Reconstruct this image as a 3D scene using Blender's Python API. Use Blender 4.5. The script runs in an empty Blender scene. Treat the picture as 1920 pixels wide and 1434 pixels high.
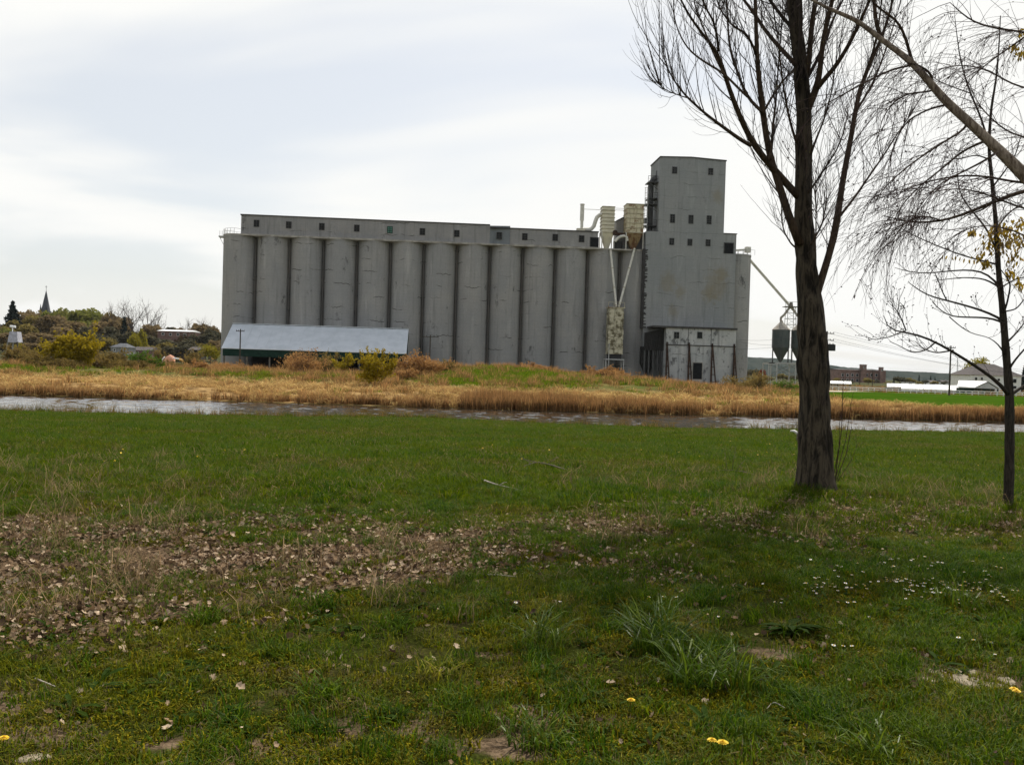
import bpy, math, random
import numpy as np
from mathutils import Vector, Matrix

random.seed(7)
rng = np.random.default_rng(11)
SC = bpy.context.scene
COL = SC.collection

# ------------------------------------------------------------------ camera
FPX = 1750.0                      # focal length in pixels of the 1920 px wide photograph
ROLL = math.radians(1.70)
PITCH = math.atan((717.0 - 690.0) / FPX)
EYE = np.array([0.0, 0.0, 1.6])
_F = np.array([0.0, math.cos(PITCH), -math.sin(PITCH)])
_U0 = np.array([0.0, math.sin(PITCH), math.cos(PITCH)])
_R0 = np.array([1.0, 0.0, 0.0])
_UP = _U0 * math.cos(ROLL) - _R0 * math.sin(ROLL)
_RT = _R0 * math.cos(ROLL) + _U0 * math.sin(ROLL)
cam_data = bpy.data.cameras.new('camera')
cam_data.sensor_width = 36.0
cam_data.lens = 36.0 * FPX / 1920.0
cam_data.clip_start = 0.1
cam_data.clip_end = 20000.0
cam = bpy.data.objects.new('camera', cam_data)
COL.objects.link(cam)
_m = Matrix(((_RT[0], _UP[0], -_F[0], EYE[0]), (_RT[1], _UP[1], -_F[1], EYE[1]), (_RT[2], _UP[2], -_F[2], EYE[2]), (0, 0, 0, 1)))
cam.matrix_world = _m
SC.camera = cam

# ------------------------------------------------------------------ sun and sky
SUN_EL = math.radians(57)
SUN_AZ = math.radians(23)         # to the right of straight ahead (+Y)
sun_vec = Vector((math.cos(SUN_EL) * math.sin(SUN_AZ), math.cos(SUN_EL) * math.cos(SUN_AZ), math.sin(SUN_EL)))
sd = bpy.data.lights.new('sun', 'SUN')
sd.energy = 4.8
sd.angle = math.radians(0.6)
sd.color = (1.0, 0.95, 0.86)
so = bpy.data.objects.new('sun', sd)
COL.objects.link(so)
so.location = (60, 100, 200)
so.rotation_euler = (-sun_vec).to_track_quat('-Z', 'Y').to_euler()

world = bpy.data.worlds.new('World')
SC.world = world
world.use_nodes = True
wn = world.node_tree.nodes
wl = world.node_tree.links
wn.clear()
w_out = wn.new('ShaderNodeOutputWorld')
w_sky = wn.new('ShaderNodeTexSky')
w_sky.sky_type = 'NISHITA'
w_sky.sun_disc = False
w_sky.sun_elevation = SUN_EL
w_sky.sun_rotation = SUN_AZ
w_sky.air_density = 1.0
w_sky.dust_density = 2.0
w_bg = wn.new('ShaderNodeBackground')
w_bg.inputs['Strength'].default_value = 0.12
wl.new(w_sky.outputs[0], w_bg.inputs['Color'])
w_cl = wn.new('ShaderNodeBackground')
w_cl.inputs['Color'].default_value = (1.0, 1.0, 0.972, 1)
w_cl.inputs['Strength'].default_value = 1.0
w_tc = wn.new('ShaderNodeTexCoord')
w_sep = wn.new('ShaderNodeSeparateXYZ')
wl.new(w_tc.outputs['Generated'], w_sep.inputs[0])
def wmath(op, a, b=None, clamp=False):
    n = wn.new('ShaderNodeMath'); n.operation = op; n.use_clamp = clamp
    for i, v in enumerate((a, b)):
        if v is None: continue
        if isinstance(v, (int, float)): n.inputs[i].default_value = v
        else: wl.new(v, n.inputs[i])
    return n.outputs[0]
def wrange(v, a, b, c, d, smooth=True):
    n = wn.new('ShaderNodeMapRange'); n.interpolation_type = 'SMOOTHSTEP' if smooth else 'LINEAR'
    wl.new(v, n.inputs['Value'])
    for k, x in zip(('From Min', 'From Max', 'To Min', 'To Max'), (a, b, c, d)): n.inputs[k].default_value = x
    return n.outputs['Result']
_den = wmath('ADD', wmath('MAXIMUM', w_sep.outputs['Z'], 0.0), 0.16)
_cx = wmath('DIVIDE', w_sep.outputs['X'], _den)
_cy = wmath('DIVIDE', w_sep.outputs['Y'], _den)
w_com = wn.new('ShaderNodeCombineXYZ')
wl.new(wmath('ADD', wmath('MULTIPLY', _cx, 0.8), 3.3), w_com.inputs[0])
wl.new(wmath('ADD', wmath('MULTIPLY', _cy, 1.0), 2.6), w_com.inputs[1])
w_no = wn.new('ShaderNodeTexNoise')
w_no.inputs['Scale'].default_value = 0.75
w_no.inputs['Detail'].default_value = 4.0
w_no.inputs['Roughness'].default_value = 0.47
w_no.inputs['Distortion'].default_value = 0.45
wl.new(w_com.outputs[0], w_no.inputs['Vector'])
_dot = wn.new('ShaderNodeVectorMath'); _dot.operation = 'DOT_PRODUCT'
wl.new(w_tc.outputs['Generated'], _dot.inputs[0]); _dot.inputs[1].default_value = tuple(sun_vec)
_glow = wrange(_dot.outputs['Value'], 0.44, 0.74, -0.06, 0.13)     # the veil is thicker and brighter round the sun
_cloud = wrange(wmath('ADD', w_no.outputs[0], _glow), 0.38, 0.55, 0.58, 1.0)   # thin veil everywhere, thicker banks in places
_low = wrange(w_sep.outputs['Z'], 0.0, 0.22, 0.85, 0.0)       # the veil thickens towards the horizon
_limb = wrange(w_sep.outputs['Z'], 0.30, 0.85, 1.0, 0.30)     # looking up there is less veil to look through
_mask = wmath('MAXIMUM', wmath('MULTIPLY', _cloud, _limb), _low, True)
w_mix = wn.new('ShaderNodeMixShader')
wl.new(_mask, w_mix.inputs[0])
wl.new(w_bg.outputs[0], w_mix.inputs[1])
wl.new(w_cl.outputs[0], w_mix.inputs[2])
wl.new(w_mix.outputs[0], w_out.inputs['Surface'])

HAZE = 0.000032                    # density of the air near the ground
SC.view_settings.view_transform = 'Standard'
SC.view_settings.look = 'None'
SC.view_settings.exposure = 0.0
SC.view_settings.gamma = 1.0
SC.view_settings.use_curve_mapping = False
SC.cycles.max_bounces = 8
SC.cycles.diffuse_bounces = 3
SC.cycles.glossy_bounces = 3
SC.cycles.transparent_max_bounces = 8
SC.cycles.volume_bounces = 0

# ------------------------------------------------------------------ where a point of the photograph lies
def ray(px, py):
    return _RT * ((px - 960.0) / FPX) + _UP * ((717.0 - py) / FPX) + _F
def P(px, py, depth):
    return EYE + ray(px, py) * depth

# ------------------------------------------------------------------ noise for shapes
def _hash(ix, iy, seed):
    n = (ix * 374761393 + iy * 668265263 + seed * 1442695041) & 0x7fffffff
    n = ((n ^ (n >> 13)) * 1274126177) & 0x7fffffff
    n = (n ^ (n >> 16)) & 0xffff
    return n / 65535.0
def vnoise(x, y, seed=0):
    x = np.asarray(x, float); y = np.asarray(y, float)
    ix = np.floor(x).astype(np.int64); iy = np.floor(y).astype(np.int64)
    fx = x - ix; fy = y - iy
    fx = fx * fx * (3 - 2 * fx); fy = fy * fy * (3 - 2 * fy)
    a = _hash(ix, iy, seed); b = _hash(ix + 1, iy, seed); c = _hash(ix, iy + 1, seed); d = _hash(ix + 1, iy + 1, seed)
    return (a + (b - a) * fx) + ((c + (d - c) * fx) - (a + (b - a) * fx)) * fy
def fbm(x, y, seed=0, octaves=4):
    s = 0; a = 0.5
    for o in range(octaves):
        s = s + a * vnoise(np.asarray(x) * 2 ** o, np.asarray(y) * 2 ** o, seed + o * 17); a *= 0.5
    return s
def sstep(a, b, x):
    t = np.clip((np.asarray(x, float) - a) / (b - a), 0, 1)
    return t * t * (3 - 2 * t)

# ------------------------------------------------------------------ terrain
WATER_Z = -2.2
BASE_Z = -0.70
def near_edge(x):
    x = np.asarray(x, float)
    return 60.0 + 0.07 * x - 1.2 * sstep(-6, -14, x) + 0.17 * np.clip(x - 15, 0, 60) + 1.3 * (fbm(x / 9.0, 0.3, 3) - 0.5) + 2.6 * np.exp(-((x + 4) / 9.0) ** 2) - 2.0 * np.exp(-((x - 6) / 8.0) ** 2)
def far_edge(x):
    x = np.asarray(x, float)
    return 84.5 - 0.01 * x + 0.17 * np.clip(x - 12, 0, 60) + 1.6 * (fbm(x / 11.0, 4.3, 5) - 0.5)
def H(x, y):
    x = np.asarray(x, float); y = np.asarray(y, float)
    ne = near_edge(np.clip(x, -300, 300)); fe = far_edge(np.clip(x, -300, 300))
    near = -1.95 * np.clip((y - 12.5) / (ne - 12.5), 0, 1)
    near = near + 0.05 * (fbm(x / 1.7, y / 1.7, 21, 3) - 0.5) * np.clip(y / 3.0, 0, 1) + 0.12 * (fbm(x / 7.0, y / 7.0, 23, 2) - 0.5)
    near = near + 0.20 * np.exp(-(((x - 4.15) / 1.0) ** 2 + ((y - 12.8) / 1.0) ** 2)) * 0.5
    fx = -2.12 + 0.92 * sstep(0, 8, y - fe) + 0.50 * sstep(8, 30, y - fe) + 0.65 * sstep(10, 34, y - fe) * (1 - sstep(62, 78, y - fe)) * (1 - sstep(18, 34, x))
    fx = fx + 1.75 * np.exp(-(((x + 2.5) / 11.0) ** 2 + ((y - 136) / 17.0) ** 2)) + 0.5 * np.exp(-(((x - 14) / 8.0) ** 2 + ((y - 130) / 14.0) ** 2))
    fx = fx + 0.5 * (fbm(x / 5.0, y / 5.0, 31, 3) - 0.45) * sstep(0, 4, y - fe) * (1 - sstep(60, 90, y - fe)) * (1 - sstep(40, 60, x) * 0.8)
    bed = -3.1
    z = np.where(y < ne, near, np.where(y > fe, fx, bed))
    t1 = sstep(0, 1.2, y - ne); z = np.where((y >= ne) & (y < ne + 1.2), near * (1 - t1) + bed * t1, z)
    t2 = sstep(0, 1.2, fe - y); z = np.where((y <= fe) & (y > fe - 1.2), fx * (1 - t2) + bed * t2, z)
    hill = 9.0 * sstep(260, 640, y) * sstep(-70, -190, x) + 5 * sstep(300, 800, y) * sstep(-70, -250, x) * fbm(x / 90.0, y / 90.0, 41, 2)
    hill = hill * (1 - sstep(1500, 2200, y))
    return z + hill
def Hs(x, y): return float(H(np.array([x]), np.array([y]))[0])
_G = {}
def G(px, py):
    if (px, py) not in _G: _G[(px, py)] = _ground_at(px, py)
    return _G[(px, py)].copy()
def _ground_at(px, py, far=4000.0):
    """ground point seen at a pixel"""
    r = ray(px, py)
    t = np.concatenate([np.arange(2, 130, 0.05), np.arange(130, far, 0.5)])
    pts = EYE[None, :] + r[None, :] * t[:, None]
    d = pts[:, 2] - H(pts[:, 0], pts[:, 1])
    k = np.argmax(d < 0)
    if d[k] >= 0: k = len(t) - 1
    p = pts[k].copy(); p[2] = Hs(p[0], p[1]); return p
def at(px, depth):
    """ground point below a picture column at a distance; photograph column read at the horizon"""
    hy = 690 + (px - 960) * math.tan(ROLL)
    p = P(px, hy, depth); p[2] = Hs(p[0], p[1]); return p

# ------------------------------------------------------------------ mesh helpers
class MB:
    def __init__(s): s.v = []; s.f = []; s.m = []
    def add(s, vs, fs, mi=0):
        o = len(s.v); s.v.extend([tuple(map(float, p)) for p in vs]); s.f.extend([tuple(i + o for i in f) for f in fs]); s.m.extend([mi] * len(fs)); return s
    def box(s, x0, x1, y0, y1, z0, z1, mi=0):
        v = [(x, y, z) for z in (z0, z1) for y in (y0, y1) for x in (x0, x1)]
        return s.add(v, [(0, 2, 3, 1), (4, 5, 7, 6), (0, 1, 5, 4), (1, 3, 7, 5), (3, 2, 6, 7), (2, 0, 4, 6)], mi)
    def cyl(s, p0, p1, r0, r1=None, n=12, caps=True, mi=0):
        r1 = r0 if r1 is None else r1
        p0 = np.array(p0, float); p1 = np.array(p1, float); d = p1 - p0; d = d / (np.linalg.norm(d) + 1e-9)
        a = np.cross(d, (0, 0, 1) if abs(d[2]) < 0.95 else (1, 0, 0)); a /= np.linalg.norm(a); b = np.cross(d, a)
        v = []
        for p, r in ((p0, r0), (p1, r1)):
            for k in range(n):
                t = 2 * math.pi * k / n; v.append(p + r * (a * math.cos(t) + b * math.sin(t)))
        f = [(k, (k + 1) % n, n + (k + 1) % n, n + k) for k in range(n)]
        if caps: f += [tuple(range(n - 1, -1, -1)), tuple(range(n, 2 * n))]
        return s.add(v, f, mi)
    def bar(s, p0, p1, w, h=None, mi=0):
        h = w if h is None else h
        p0 = np.array(p0, float); p1 = np.array(p1, float); d = p1 - p0; d = d / (np.linalg.norm(d) + 1e-9)
        a = np.cross(d, (0, 0, 1) if abs(d[2]) < 0.95 else (1, 0, 0)); a /= np.linalg.norm(a); b = np.cross(a, d)
        v = [p + sa * a * w / 2 + sb * b * h / 2 for p in (p0, p1) for sa, sb in ((-1, -1), (1, -1), (1, 1), (-1, 1))]
        return s.add(v, [(0, 1, 5, 4), (1, 2, 6, 5), (2, 3, 7, 6), (3, 0, 4, 7), (3, 2, 1, 0), (4, 5, 6, 7)], mi)
    def tube(s, pts, radii, n=8, mi=0, caps=True):
        pts = np.array(pts, float); K = len(pts)
        radii = np.broadcast_to(np.array(radii, float), (K,))
        tg = np.gradient(pts, axis=0); tg /= (np.linalg.norm(tg, axis=1)[:, None] + 1e-9)
        ref = np.array((0.13, 1, 0.05)) if abs(tg[0][1]) < 0.9 else np.array((1, 0.1, 0))
        v = []; a = np.cross(tg[0], ref); a /= np.linalg.norm(a)
        for k in range(K):
            a = a - tg[k] * np.dot(a, tg[k]); a /= np.linalg.norm(a) + 1e-9; b = np.cross(tg[k], a)
            for j in range(n):
                t = 2 * math.pi * j / n; v.append(pts[k] + radii[k] * (a * math.cos(t) + b * math.sin(t)))
        f = [(k * n + j, k * n + (j + 1) % n, (k + 1) * n + (j + 1) % n, (k + 1) * n + j) for k in range(K - 1) for j in range(n)]
        if caps: f += [tuple(range(n - 1, -1, -1)), tuple(range((K - 1) * n, K * n))]
        return s.add(v, f, mi)
    def poly(s, pts, mi=0): return s.add(pts, [tuple(range(len(pts)))], mi)
    def prism(s, poly, z0, z1, mi=0):
        n = len(poly)
        v = [(x, y, z0) for x, y in poly] + [(x, y, z1) for x, y in poly]
        f = [(k, (k + 1) % n, n + (k + 1) % n, n + k) for k in range(n)] + [tuple(range(n - 1, -1, -1)), tuple(range(n, 2 * n))]
        return s.add(v, f, mi)
    def build(s, name, mats, parent=None, off=(0, 0, 0), smooth=False, angle=None):
        me = bpy.data.meshes.new(name)
        ov = np.array(off, float)
        me.from_pydata([tuple(np.array(p) - ov) for p in s.v], [], s.f)
        return finish(me, name, mats, parent, s.m, smooth, angle)
def finish(me, name, mats, parent=None, mi=None, smooth=False, angle=None):
    mats = mats if isinstance(mats, (list, tuple)) else [mats]
    for m in mats: me.materials.append(m)
    if mi is not None and len(mats) > 1: me.polygons.foreach_set('material_index', mi)
    if smooth: me.polygons.foreach_set('use_smooth', [True] * len(me.polygons))
    if angle is not None: me.set_sharp_from_angle(angle=math.radians(angle))
    me.update()
    o = bpy.data.objects.new(name, me); COL.objects.link(o)
    if parent is not None: o.parent = parent
    return o
def mesh_np(name, V, quads=None, tris=None, mats=(), parent=None, smooth=False, mat_idx=None):
    V = np.asarray(V, np.float32)
    nq = 0 if quads is None else len(quads); nt = 0 if tris is None else len(tris)
    me = bpy.data.meshes.new(name)
    me.vertices.add(len(V)); me.vertices.foreach_set('co', V.ravel())
    loops = []; starts = []
    if nq: loops.append(np.asarray(quads, np.int32).ravel()); starts.append(np.arange(nq) * 4)
    if nt: loops.append(np.asarray(tris, np.int32).ravel()); starts.append(nq * 4 + np.arange(nt) * 3)
    L = np.concatenate(loops).astype(np.int32); S = np.concatenate(starts).astype(np.int32)
    me.loops.add(len(L)); me.loops.foreach_set('vertex_index', L)
    me.polygons.add(nq + nt); me.polygons.foreach_set('loop_start', S)
    me.update(calc_edges=True); me.validate()
    return finish(me, name, mats, parent, mat_idx, smooth)
def tag(o, label=None, cat=None, group=None, kind=None):
    if label: o['label'] = label
    if cat: o['category'] = cat
    if group: o['group'] = group
    if kind: o['kind'] = kind
    return o
def empty(name, loc=(0, 0, 0), rz=0.0):
    o = bpy.data.objects.new(name, None); COL.objects.link(o)
    o.location = tuple(map(float, loc)); o.rotation_euler = (0, 0, rz); o.empty_display_size = 0.3
    return o
def thing(name, label, cat, loc=(0, 0, 0), rz=0.0, group=None):
    return tag(empty(name, loc, rz), label, cat, group)
def copy_tree(o, parent=None):
    c = o.copy(); COL.objects.link(c); c.parent = parent
    for ch in list(o.children): copy_tree(ch, c)
    return c

# ------------------------------------------------------------------ materials
class MT:
    def __init__(s, name, rough=0.8, spec=0.3):
        s.m = bpy.data.materials.new(name); s.m.use_nodes = True
        s.n = s.m.node_tree.nodes; s.l = s.m.node_tree.links
        s.b = s.n['Principled BSDF']; s.out = s.n['Material Output']
        s.b.inputs['Roughness'].default_value = rough
        s.b.inputs['Specular IOR Level'].default_value = spec
        s._pos = None
    def node(s, t, **kw):
        n = s.n.new(t)
        for k, v in kw.items(): setattr(n, k, v)
        return n
    def set(s, inp, v):
        if isinstance(v, bpy.types.NodeSocket): s.l.new(v, inp)
        elif isinstance(v, tuple) and len(v) == 3 and inp.type == 'RGBA': inp.default_value = (*v, 1)
        else: inp.default_value = v
    def coord(s, kind='world', scale=(1, 1, 1), loc=(0, 0, 0)):
        if kind == 'world': c = s.node('ShaderNodeNewGeometry').outputs['Position']
        else: c = s.node('ShaderNodeTexCoord').outputs['Object']
        mp = s.node('ShaderNodeMapping'); s.l.new(c, mp.inputs[0])
        mp.inputs['Scale'].default_value = scale; mp.inputs['Location'].default_value = loc
        return mp.outputs[0]
    def noise(s, vec, scale, detail=4, rough=0.55, dist=0.0):
        n = s.node('ShaderNodeTexNoise'); s.l.new(vec, n.inputs['Vector'])
        n.inputs['Scale'].default_value = scale; n.inputs['Detail'].default_value = detail
        n.inputs['Roughness'].default_value = rough; n.inputs['Distortion'].default_value = dist
        return n.outputs[0]
    def ramp(s, v, a, b, c=0.0, d=1.0, smooth=True):
        n = s.node('ShaderNodeMapRange'); n.interpolation_type = 'SMOOTHSTEP' if smooth else 'LINEAR'
        s.l.new(v, n.inputs['Value'])
        for k, x in zip(('From Min', 'From Max', 'To Min', 'To Max'), (a, b, c, d)): n.inputs[k].default_value = x
        return n.outputs['Result']
    def math(s, op, a, b=None, clamp=False):
        n = s.node('ShaderNodeMath', operation=op, use_clamp=clamp)
        s.set(n.inputs[0], a)
        if b is not None: s.set(n.inputs[1], b)
        return n.outputs[0]
    def mix(s, fac, a, b, mode='MIX'):
        n = s.node('ShaderNodeMix', data_type='RGBA', blend_type=mode)
        s.set(n.inputs[0], fac); s.set(n.inputs[6], a); s.set(n.inputs[7], b)
        return n.outputs[2]
    def attr(s, name, kind='GEOMETRY'):
        n = s.node('ShaderNodeAttribute', attribute_name=name, attribute_type=kind); return n.outputs['Fac']
    def rand(s): return s.node('ShaderNodeObjectInfo').outputs['Random']
    def color(s, v): s.set(s.b.inputs['Base Color'], v); return s
    def bump(s, h, strength=0.5, dist=0.1):
        n = s.node('ShaderNodeBump'); n.inputs['Strength'].default_value = strength; n.inputs['Distance'].default_value = dist
        s.l.new(h, n.inputs['Height']); s.l.new(n.outputs[0], s.b.inputs['Normal']); return s
    def translucent(s, col, fac):
        t = s.node('ShaderNodeBsdfTranslucent'); s.set(t.inputs['Color'], col)
        mx = s.node('ShaderNodeMixShader'); s.set(mx.inputs[0], fac)
        s.l.new(s.b.outputs[0], mx.inputs[1]); s.l.new(t.outputs[0], mx.inputs[2]); s.l.new(mx.outputs[0], s.out.inputs['Surface'])
        return s
M = {}
def simple(name, col, rough=0.8, spec=0.3, var=0.25, scale=2.0, metal=0.0, coord='world'):
    t = MT(name, rough, spec)
    nz = t.noise(t.coord(coord), scale, 5)
    lo = tuple(c * (1 - var) for c in col); hi = tuple(min(1, c * (1 + var)) for c in col)
    t.color(t.mix(t.ramp(nz, 0.3, 0.7), lo, hi)); t.b.inputs['Metallic'].default_value = metal
    M[name] = t.m; return t.m

# ------------------------------------------------------------------ materials of the large structure
def concrete(name, base, warm, stain=0.6, cracks=0.5, streak=0.5, scale=1.0, patch=(), blot=((0.45, 0.45, 0.22), 0.60, 0.70)):
    t = MT(name, 0.9, 0.2)
    c = t.coord('world')
    big = t.noise(c, 0.16 * scale, 4, 0.6)
    col = t.mix(t.ramp(big, 0.35, 0.68), base, warm)
    fine = t.noise(c, 3.0, 6, 0.7)
    col = t.mix(t.ramp(fine, 0.25, 0.75, 0.0, 0.30, False), col, tuple(x * 0.45 for x in base))
    cs = t.coord('world', (1.6, 1.6, 0.10))
    st = t.noise(cs, 1.0, 5, 0.6)
    col = t.mix(t.ramp(st, 0.50, 0.76, 0.0, streak), col, tuple(x * 0.42 for x in base))
    cs2 = t.coord('world', (1.1, 1.1, 0.16), (7.7, 3.1, 5.0))
    col = t.mix(t.ramp(t.noise(cs2, 0.9, 4, 0.5), 0.55, 0.8, 0.0, 0.35), col, tuple(min(1, x * 1.5) for x in warm))
    # slip-form lift lines and short cracks that run along them
    z = t.node('ShaderNodeSeparateXYZ'); t.l.new(t.coord('world'), z.inputs[0])
    wob = t.noise(t.coord('world', (0.45, 0.45, 0.10)), 1.0, 6, 0.6)
    zz = t.math('ADD', t.math('MULTIPLY', z.outputs['Z'], 0.42), t.math('MULTIPLY', wob, 0.75))
    fr = t.math('ABSOLUTE', t.math('SUBTRACT', t.math('FRACT', zz), 0.5))
    line = t.ramp(fr, 0.0, 0.045, 1.0, 0.0)
    where = t.ramp(t.noise(t.coord('world', (0.22, 0.22, 0.30), (3, 9, 1)), 1.0, 3), 0.54, 0.64)
    col = t.mix(t.math('MULTIPLY', t.math('MULTIPLY', line, where), cracks), col, (0.035, 0.03, 0.025))
    lift = t.ramp(t.math('ABSOLUTE', t.math('SUBTRACT', t.math('FRACT', t.math('MULTIPLY', z.outputs['Z'], 0.82)), 0.5)), 0.0, 0.06, 0.16, 0.0)
    col = t.mix(lift, col, tuple(x * 0.55 for x in base))
    bl = t.ramp(t.noise(t.coord('world', blot[0], (31, 4, 12)), 1.0, 8, 0.74), blot[1], blot[2], 0.0, stain)
    col = t.mix(bl, col, tuple(x * 0.24 for x in base))
    for (pu, pz, rr_) in patch:      # yellowish stains, each a ragged spot of its own
        d = t.node('ShaderNodeVectorMath', operation='LENGTH'); t.l.new(t.coord('object', (1 / rr_, 0, 1 / rr_ / 1.3), (-pu / rr_, 0, -pz / rr_ / 1.3)), d.inputs[0])
        e = t.math('ADD', d.outputs['Value'], t.math('MULTIPLY', t.math('SUBTRACT', t.noise(t.coord('object'), 0.9, 6, 0.7), 0.5), 2.4))
        col = t.mix(t.ramp(e, 0.35, 1.25, 0.42, 0.0), col, (0.22, 0.185, 0.115))
    t.color(col); t.bump(t.math('ADD', fine, t.math('MULTIPLY', line, -0.6)), 0.5, 0.06)
    M[name] = t.m; return t.m
concrete('silo_concrete', (0.31, 0.31, 0.30), (0.355, 0.345, 0.322), 0.85, 1.0, 0.38, 1.0, (), ((0.42, 0.42, 0.22), 0.585, 0.69))
concrete('gap_shade_concrete', (0.15, 0.145, 0.135), (0.19, 0.175, 0.155), 0.8, 0.5, 0.6)  # base tone darkened: carries the shade in the gaps between the silos
concrete('gallery_concrete', (0.285, 0.283, 0.275), (0.33, 0.32, 0.305), 0.8, 1.0, 0.6, 2.0)
concrete('gallery_patch', (0.19, 0.21, 0.22), (0.22, 0.235, 0.24), 0.3, 0.3, 0.4, 2.0)
concrete('annex_concrete', (0.44, 0.45, 0.44), (0.52, 0.52, 0.50), 0.88, 0.6, 0.8, 3.0, (), ((0.95, 0.95, 0.6), 0.53, 0.62))
simple('dark_trim', (0.055, 0.052, 0.05), 0.8)
simple('window_frame', (0.075, 0.075, 0.072), 0.6)
simple('window_glass', (0.012, 0.014, 0.014), 0.5, 0.15)
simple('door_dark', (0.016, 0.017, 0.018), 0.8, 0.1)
simple('green_panel', (0.06, 0.16, 0.12), 0.5)
simple('rust_dark', (0.05, 0.028, 0.018), 0.9, var=0.5)
simple('dark_metal', (0.06, 0.06, 0.058), 0.6, 0.4)
simple('pale_ledge', (0.33, 0.31, 0.27), 0.9, scale=1.0)
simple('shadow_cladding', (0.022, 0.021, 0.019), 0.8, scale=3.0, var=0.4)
simple('cream_metal', (0.60, 0.56, 0.42), 0.55, 0.4, var=0.12, scale=0.7)
simple('pale_pipe', (0.62, 0.60, 0.52), 0.5, 0.4, var=0.12)
simple('grey_timber', (0.16, 0.14, 0.115), 0.9, var=0.3)
simple('pole_wood', (0.06, 0.048, 0.036), 0.9, var=0.3)
simple('black_metal', (0.018, 0.018, 0.018), 0.5)
simple('wire', (0.05, 0.05, 0.055), 0.6)
simple('white_sheet', (0.86, 0.86, 0.84), 0.5, 0.4, var=0.05)
simple('white_wall', (0.74, 0.74, 0.70), 0.8, var=0.08)
simple('green_wall', (0.012, 0.036, 0.027), 0.8, 0.1)
simple('dark_roof', (0.075, 0.062, 0.058), 0.85)
simple('brick_wall', (0.20, 0.125, 0.10), 0.9, scale=0.6)
simple('slate', (0.075, 0.08, 0.088), 0.8)
simple('galvanised', (0.42, 0.42, 0.40), 0.45, 0.5, var=0.15)
t = MT('shed_roof_sheet', 0.4, 0.5)
_n = t.noise(t.coord('object', (0.5, 0.15, 1)), 1.2, 4)
t.color(t.mix(t.ramp(_n, 0.3, 0.7), (0.52, 0.56, 0.58), (0.62, 0.655, 0.68))); M['shed_roof_sheet'] = t.m
t = MT('bin_green', 0.6, 0.35)
_c = t.coord('object', (1, 1, 0.25)); _n = t.noise(_c, 2.0, 5)
t.color(t.mix(t.ramp(_n, 0.35, 0.7), (0.050, 0.068, 0.064), (0.082, 0.092, 0.085))); M['bin_green'] = t.m
def weathered(name, base, rust, amt, seed=0.0):
    t = MT(name, 0.65, 0.35)
    c = t.coord('object', (1, 1, 1), (seed, 0, 0)); n1 = t.noise(c, 0.9, 6, 0.65)
    col = t.mix(t.ramp(n1, 0.55 - amt * 0.12, 0.72 - amt * 0.12), base, rust)
    n2 = t.noise(t.coord('object', (2.2, 2.2, 0.3), (seed, 2, 0)), 1.0, 5)
    col = t.mix(t.ramp(n2, 0.5, 0.72, 0, 0.6), col, tuple(x * 0.6 for x in rust))
    t.color(col); M[name] = t.m; return t.m
weathered('cream_rusty', (0.56, 0.51, 0.35), (0.20, 0.11, 0.05), 0.55, 4.0)
weathered('cream_mossy', (0.54, 0.50, 0.36), (0.12, 0.10, 0.05), 0.95, 9.0)
weathered('rust_hopper', (0.28, 0.20, 0.10), (0.15, 0.07, 0.03), 1.0, 2.0)
weathered('roof_zinc', (0.40, 0.37, 0.31), (0.22, 0.15, 0.10), 0.3, 1.0)

# ground sheet: zones come as vertex attributes, everything finer from world-position noise
t = MT('ground_cover', 1.0, 0.0)
c = t.coord('world')
g1 = t.noise(c, 0.35, 6, 0.62); g2 = t.noise(c, 2.3, 6, 0.65); g3 = t.noise(c, 14.0, 5, 0.7)
col = t.mix(t.ramp(g1, 0.35, 0.65), (0.034, 0.048, 0.007), (0.055, 0.062, 0.010))
col = t.mix(t.ramp(g2, 0.42, 0.66), col, (0.060, 0.052, 0.018))
gfine = t.noise(c, 55.0, 4, 0.75)
col = t.mix(t.ramp(gfine, 0.42, 0.62, 0.75, 0.0), col, (0.016, 0.018, 0.005))
soil = t.mix(t.ramp(t.math('ADD', t.math('MULTIPLY', g3, 0.5), t.math('MULTIPLY', t.noise(c, 60.0, 4, 0.75), 0.5)), 0.38, 0.62), (0.050, 0.034, 0.020), (0.19, 0.135, 0.085))
col = t.mix(t.ramp(t.math('ADD', g2, t.math('MULTIPLY', t.attr('soil'), 0.6)), 0.62, 0.80), col, soil)
lit = t.mix(t.ramp(t.noise(c, 45.0, 4, 0.7), 0.38, 0.62), (0.022, 0.015, 0.009), (0.17, 0.115, 0.07))
col = t.mix(t.ramp(t.math('ADD', t.attr('litter'), t.math('MULTIPLY', g2, 0.5)), 0.45, 0.8), col, lit)
far = t.mix(t.ramp(t.noise(c, 0.12, 5), 0.35, 0.65), (0.125, 0.105, 0.042), (0.075, 0.092, 0.024))
far = t.mix(t.attr('green'), far, (0.070, 0.115, 0.010))
far = t.mix(t.ramp(t.noise(t.coord('world', (0.35, 1, 1)), 0.8, 6, 0.7), 0.45, 0.66, 0.0, 0.7), far, (0.22, 0.145, 0.06))
col = t.mix(t.attr('far'), col, far)
straw = t.mix(t.ramp(t.noise(t.coord('world', (0.5, 1.4, 1)), 1.3, 6, 0.72), 0.40, 0.60), (0.12, 0.072, 0.030), (0.46, 0.30, 0.13))
col = t.mix(t.attr('straw'), col, straw)
lawn = t.mix(t.ramp(t.noise(c, 0.25, 5), 0.3, 0.7), (0.030, 0.072, 0.004), (0.046, 0.090, 0.006))
col = t.mix(t.attr('lawn'), col, lawn)
town = t.mix(t.ramp(t.noise(c, 0.03, 5), 0.35, 0.65), (0.05, 0.06, 0.028), (0.10, 0.09, 0.05))
col = t.mix(t.attr('town'), col, town)
mud = (0.035, 0.028, 0.02)
col = t.mix(t.attr('mud'), col, mud)
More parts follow.
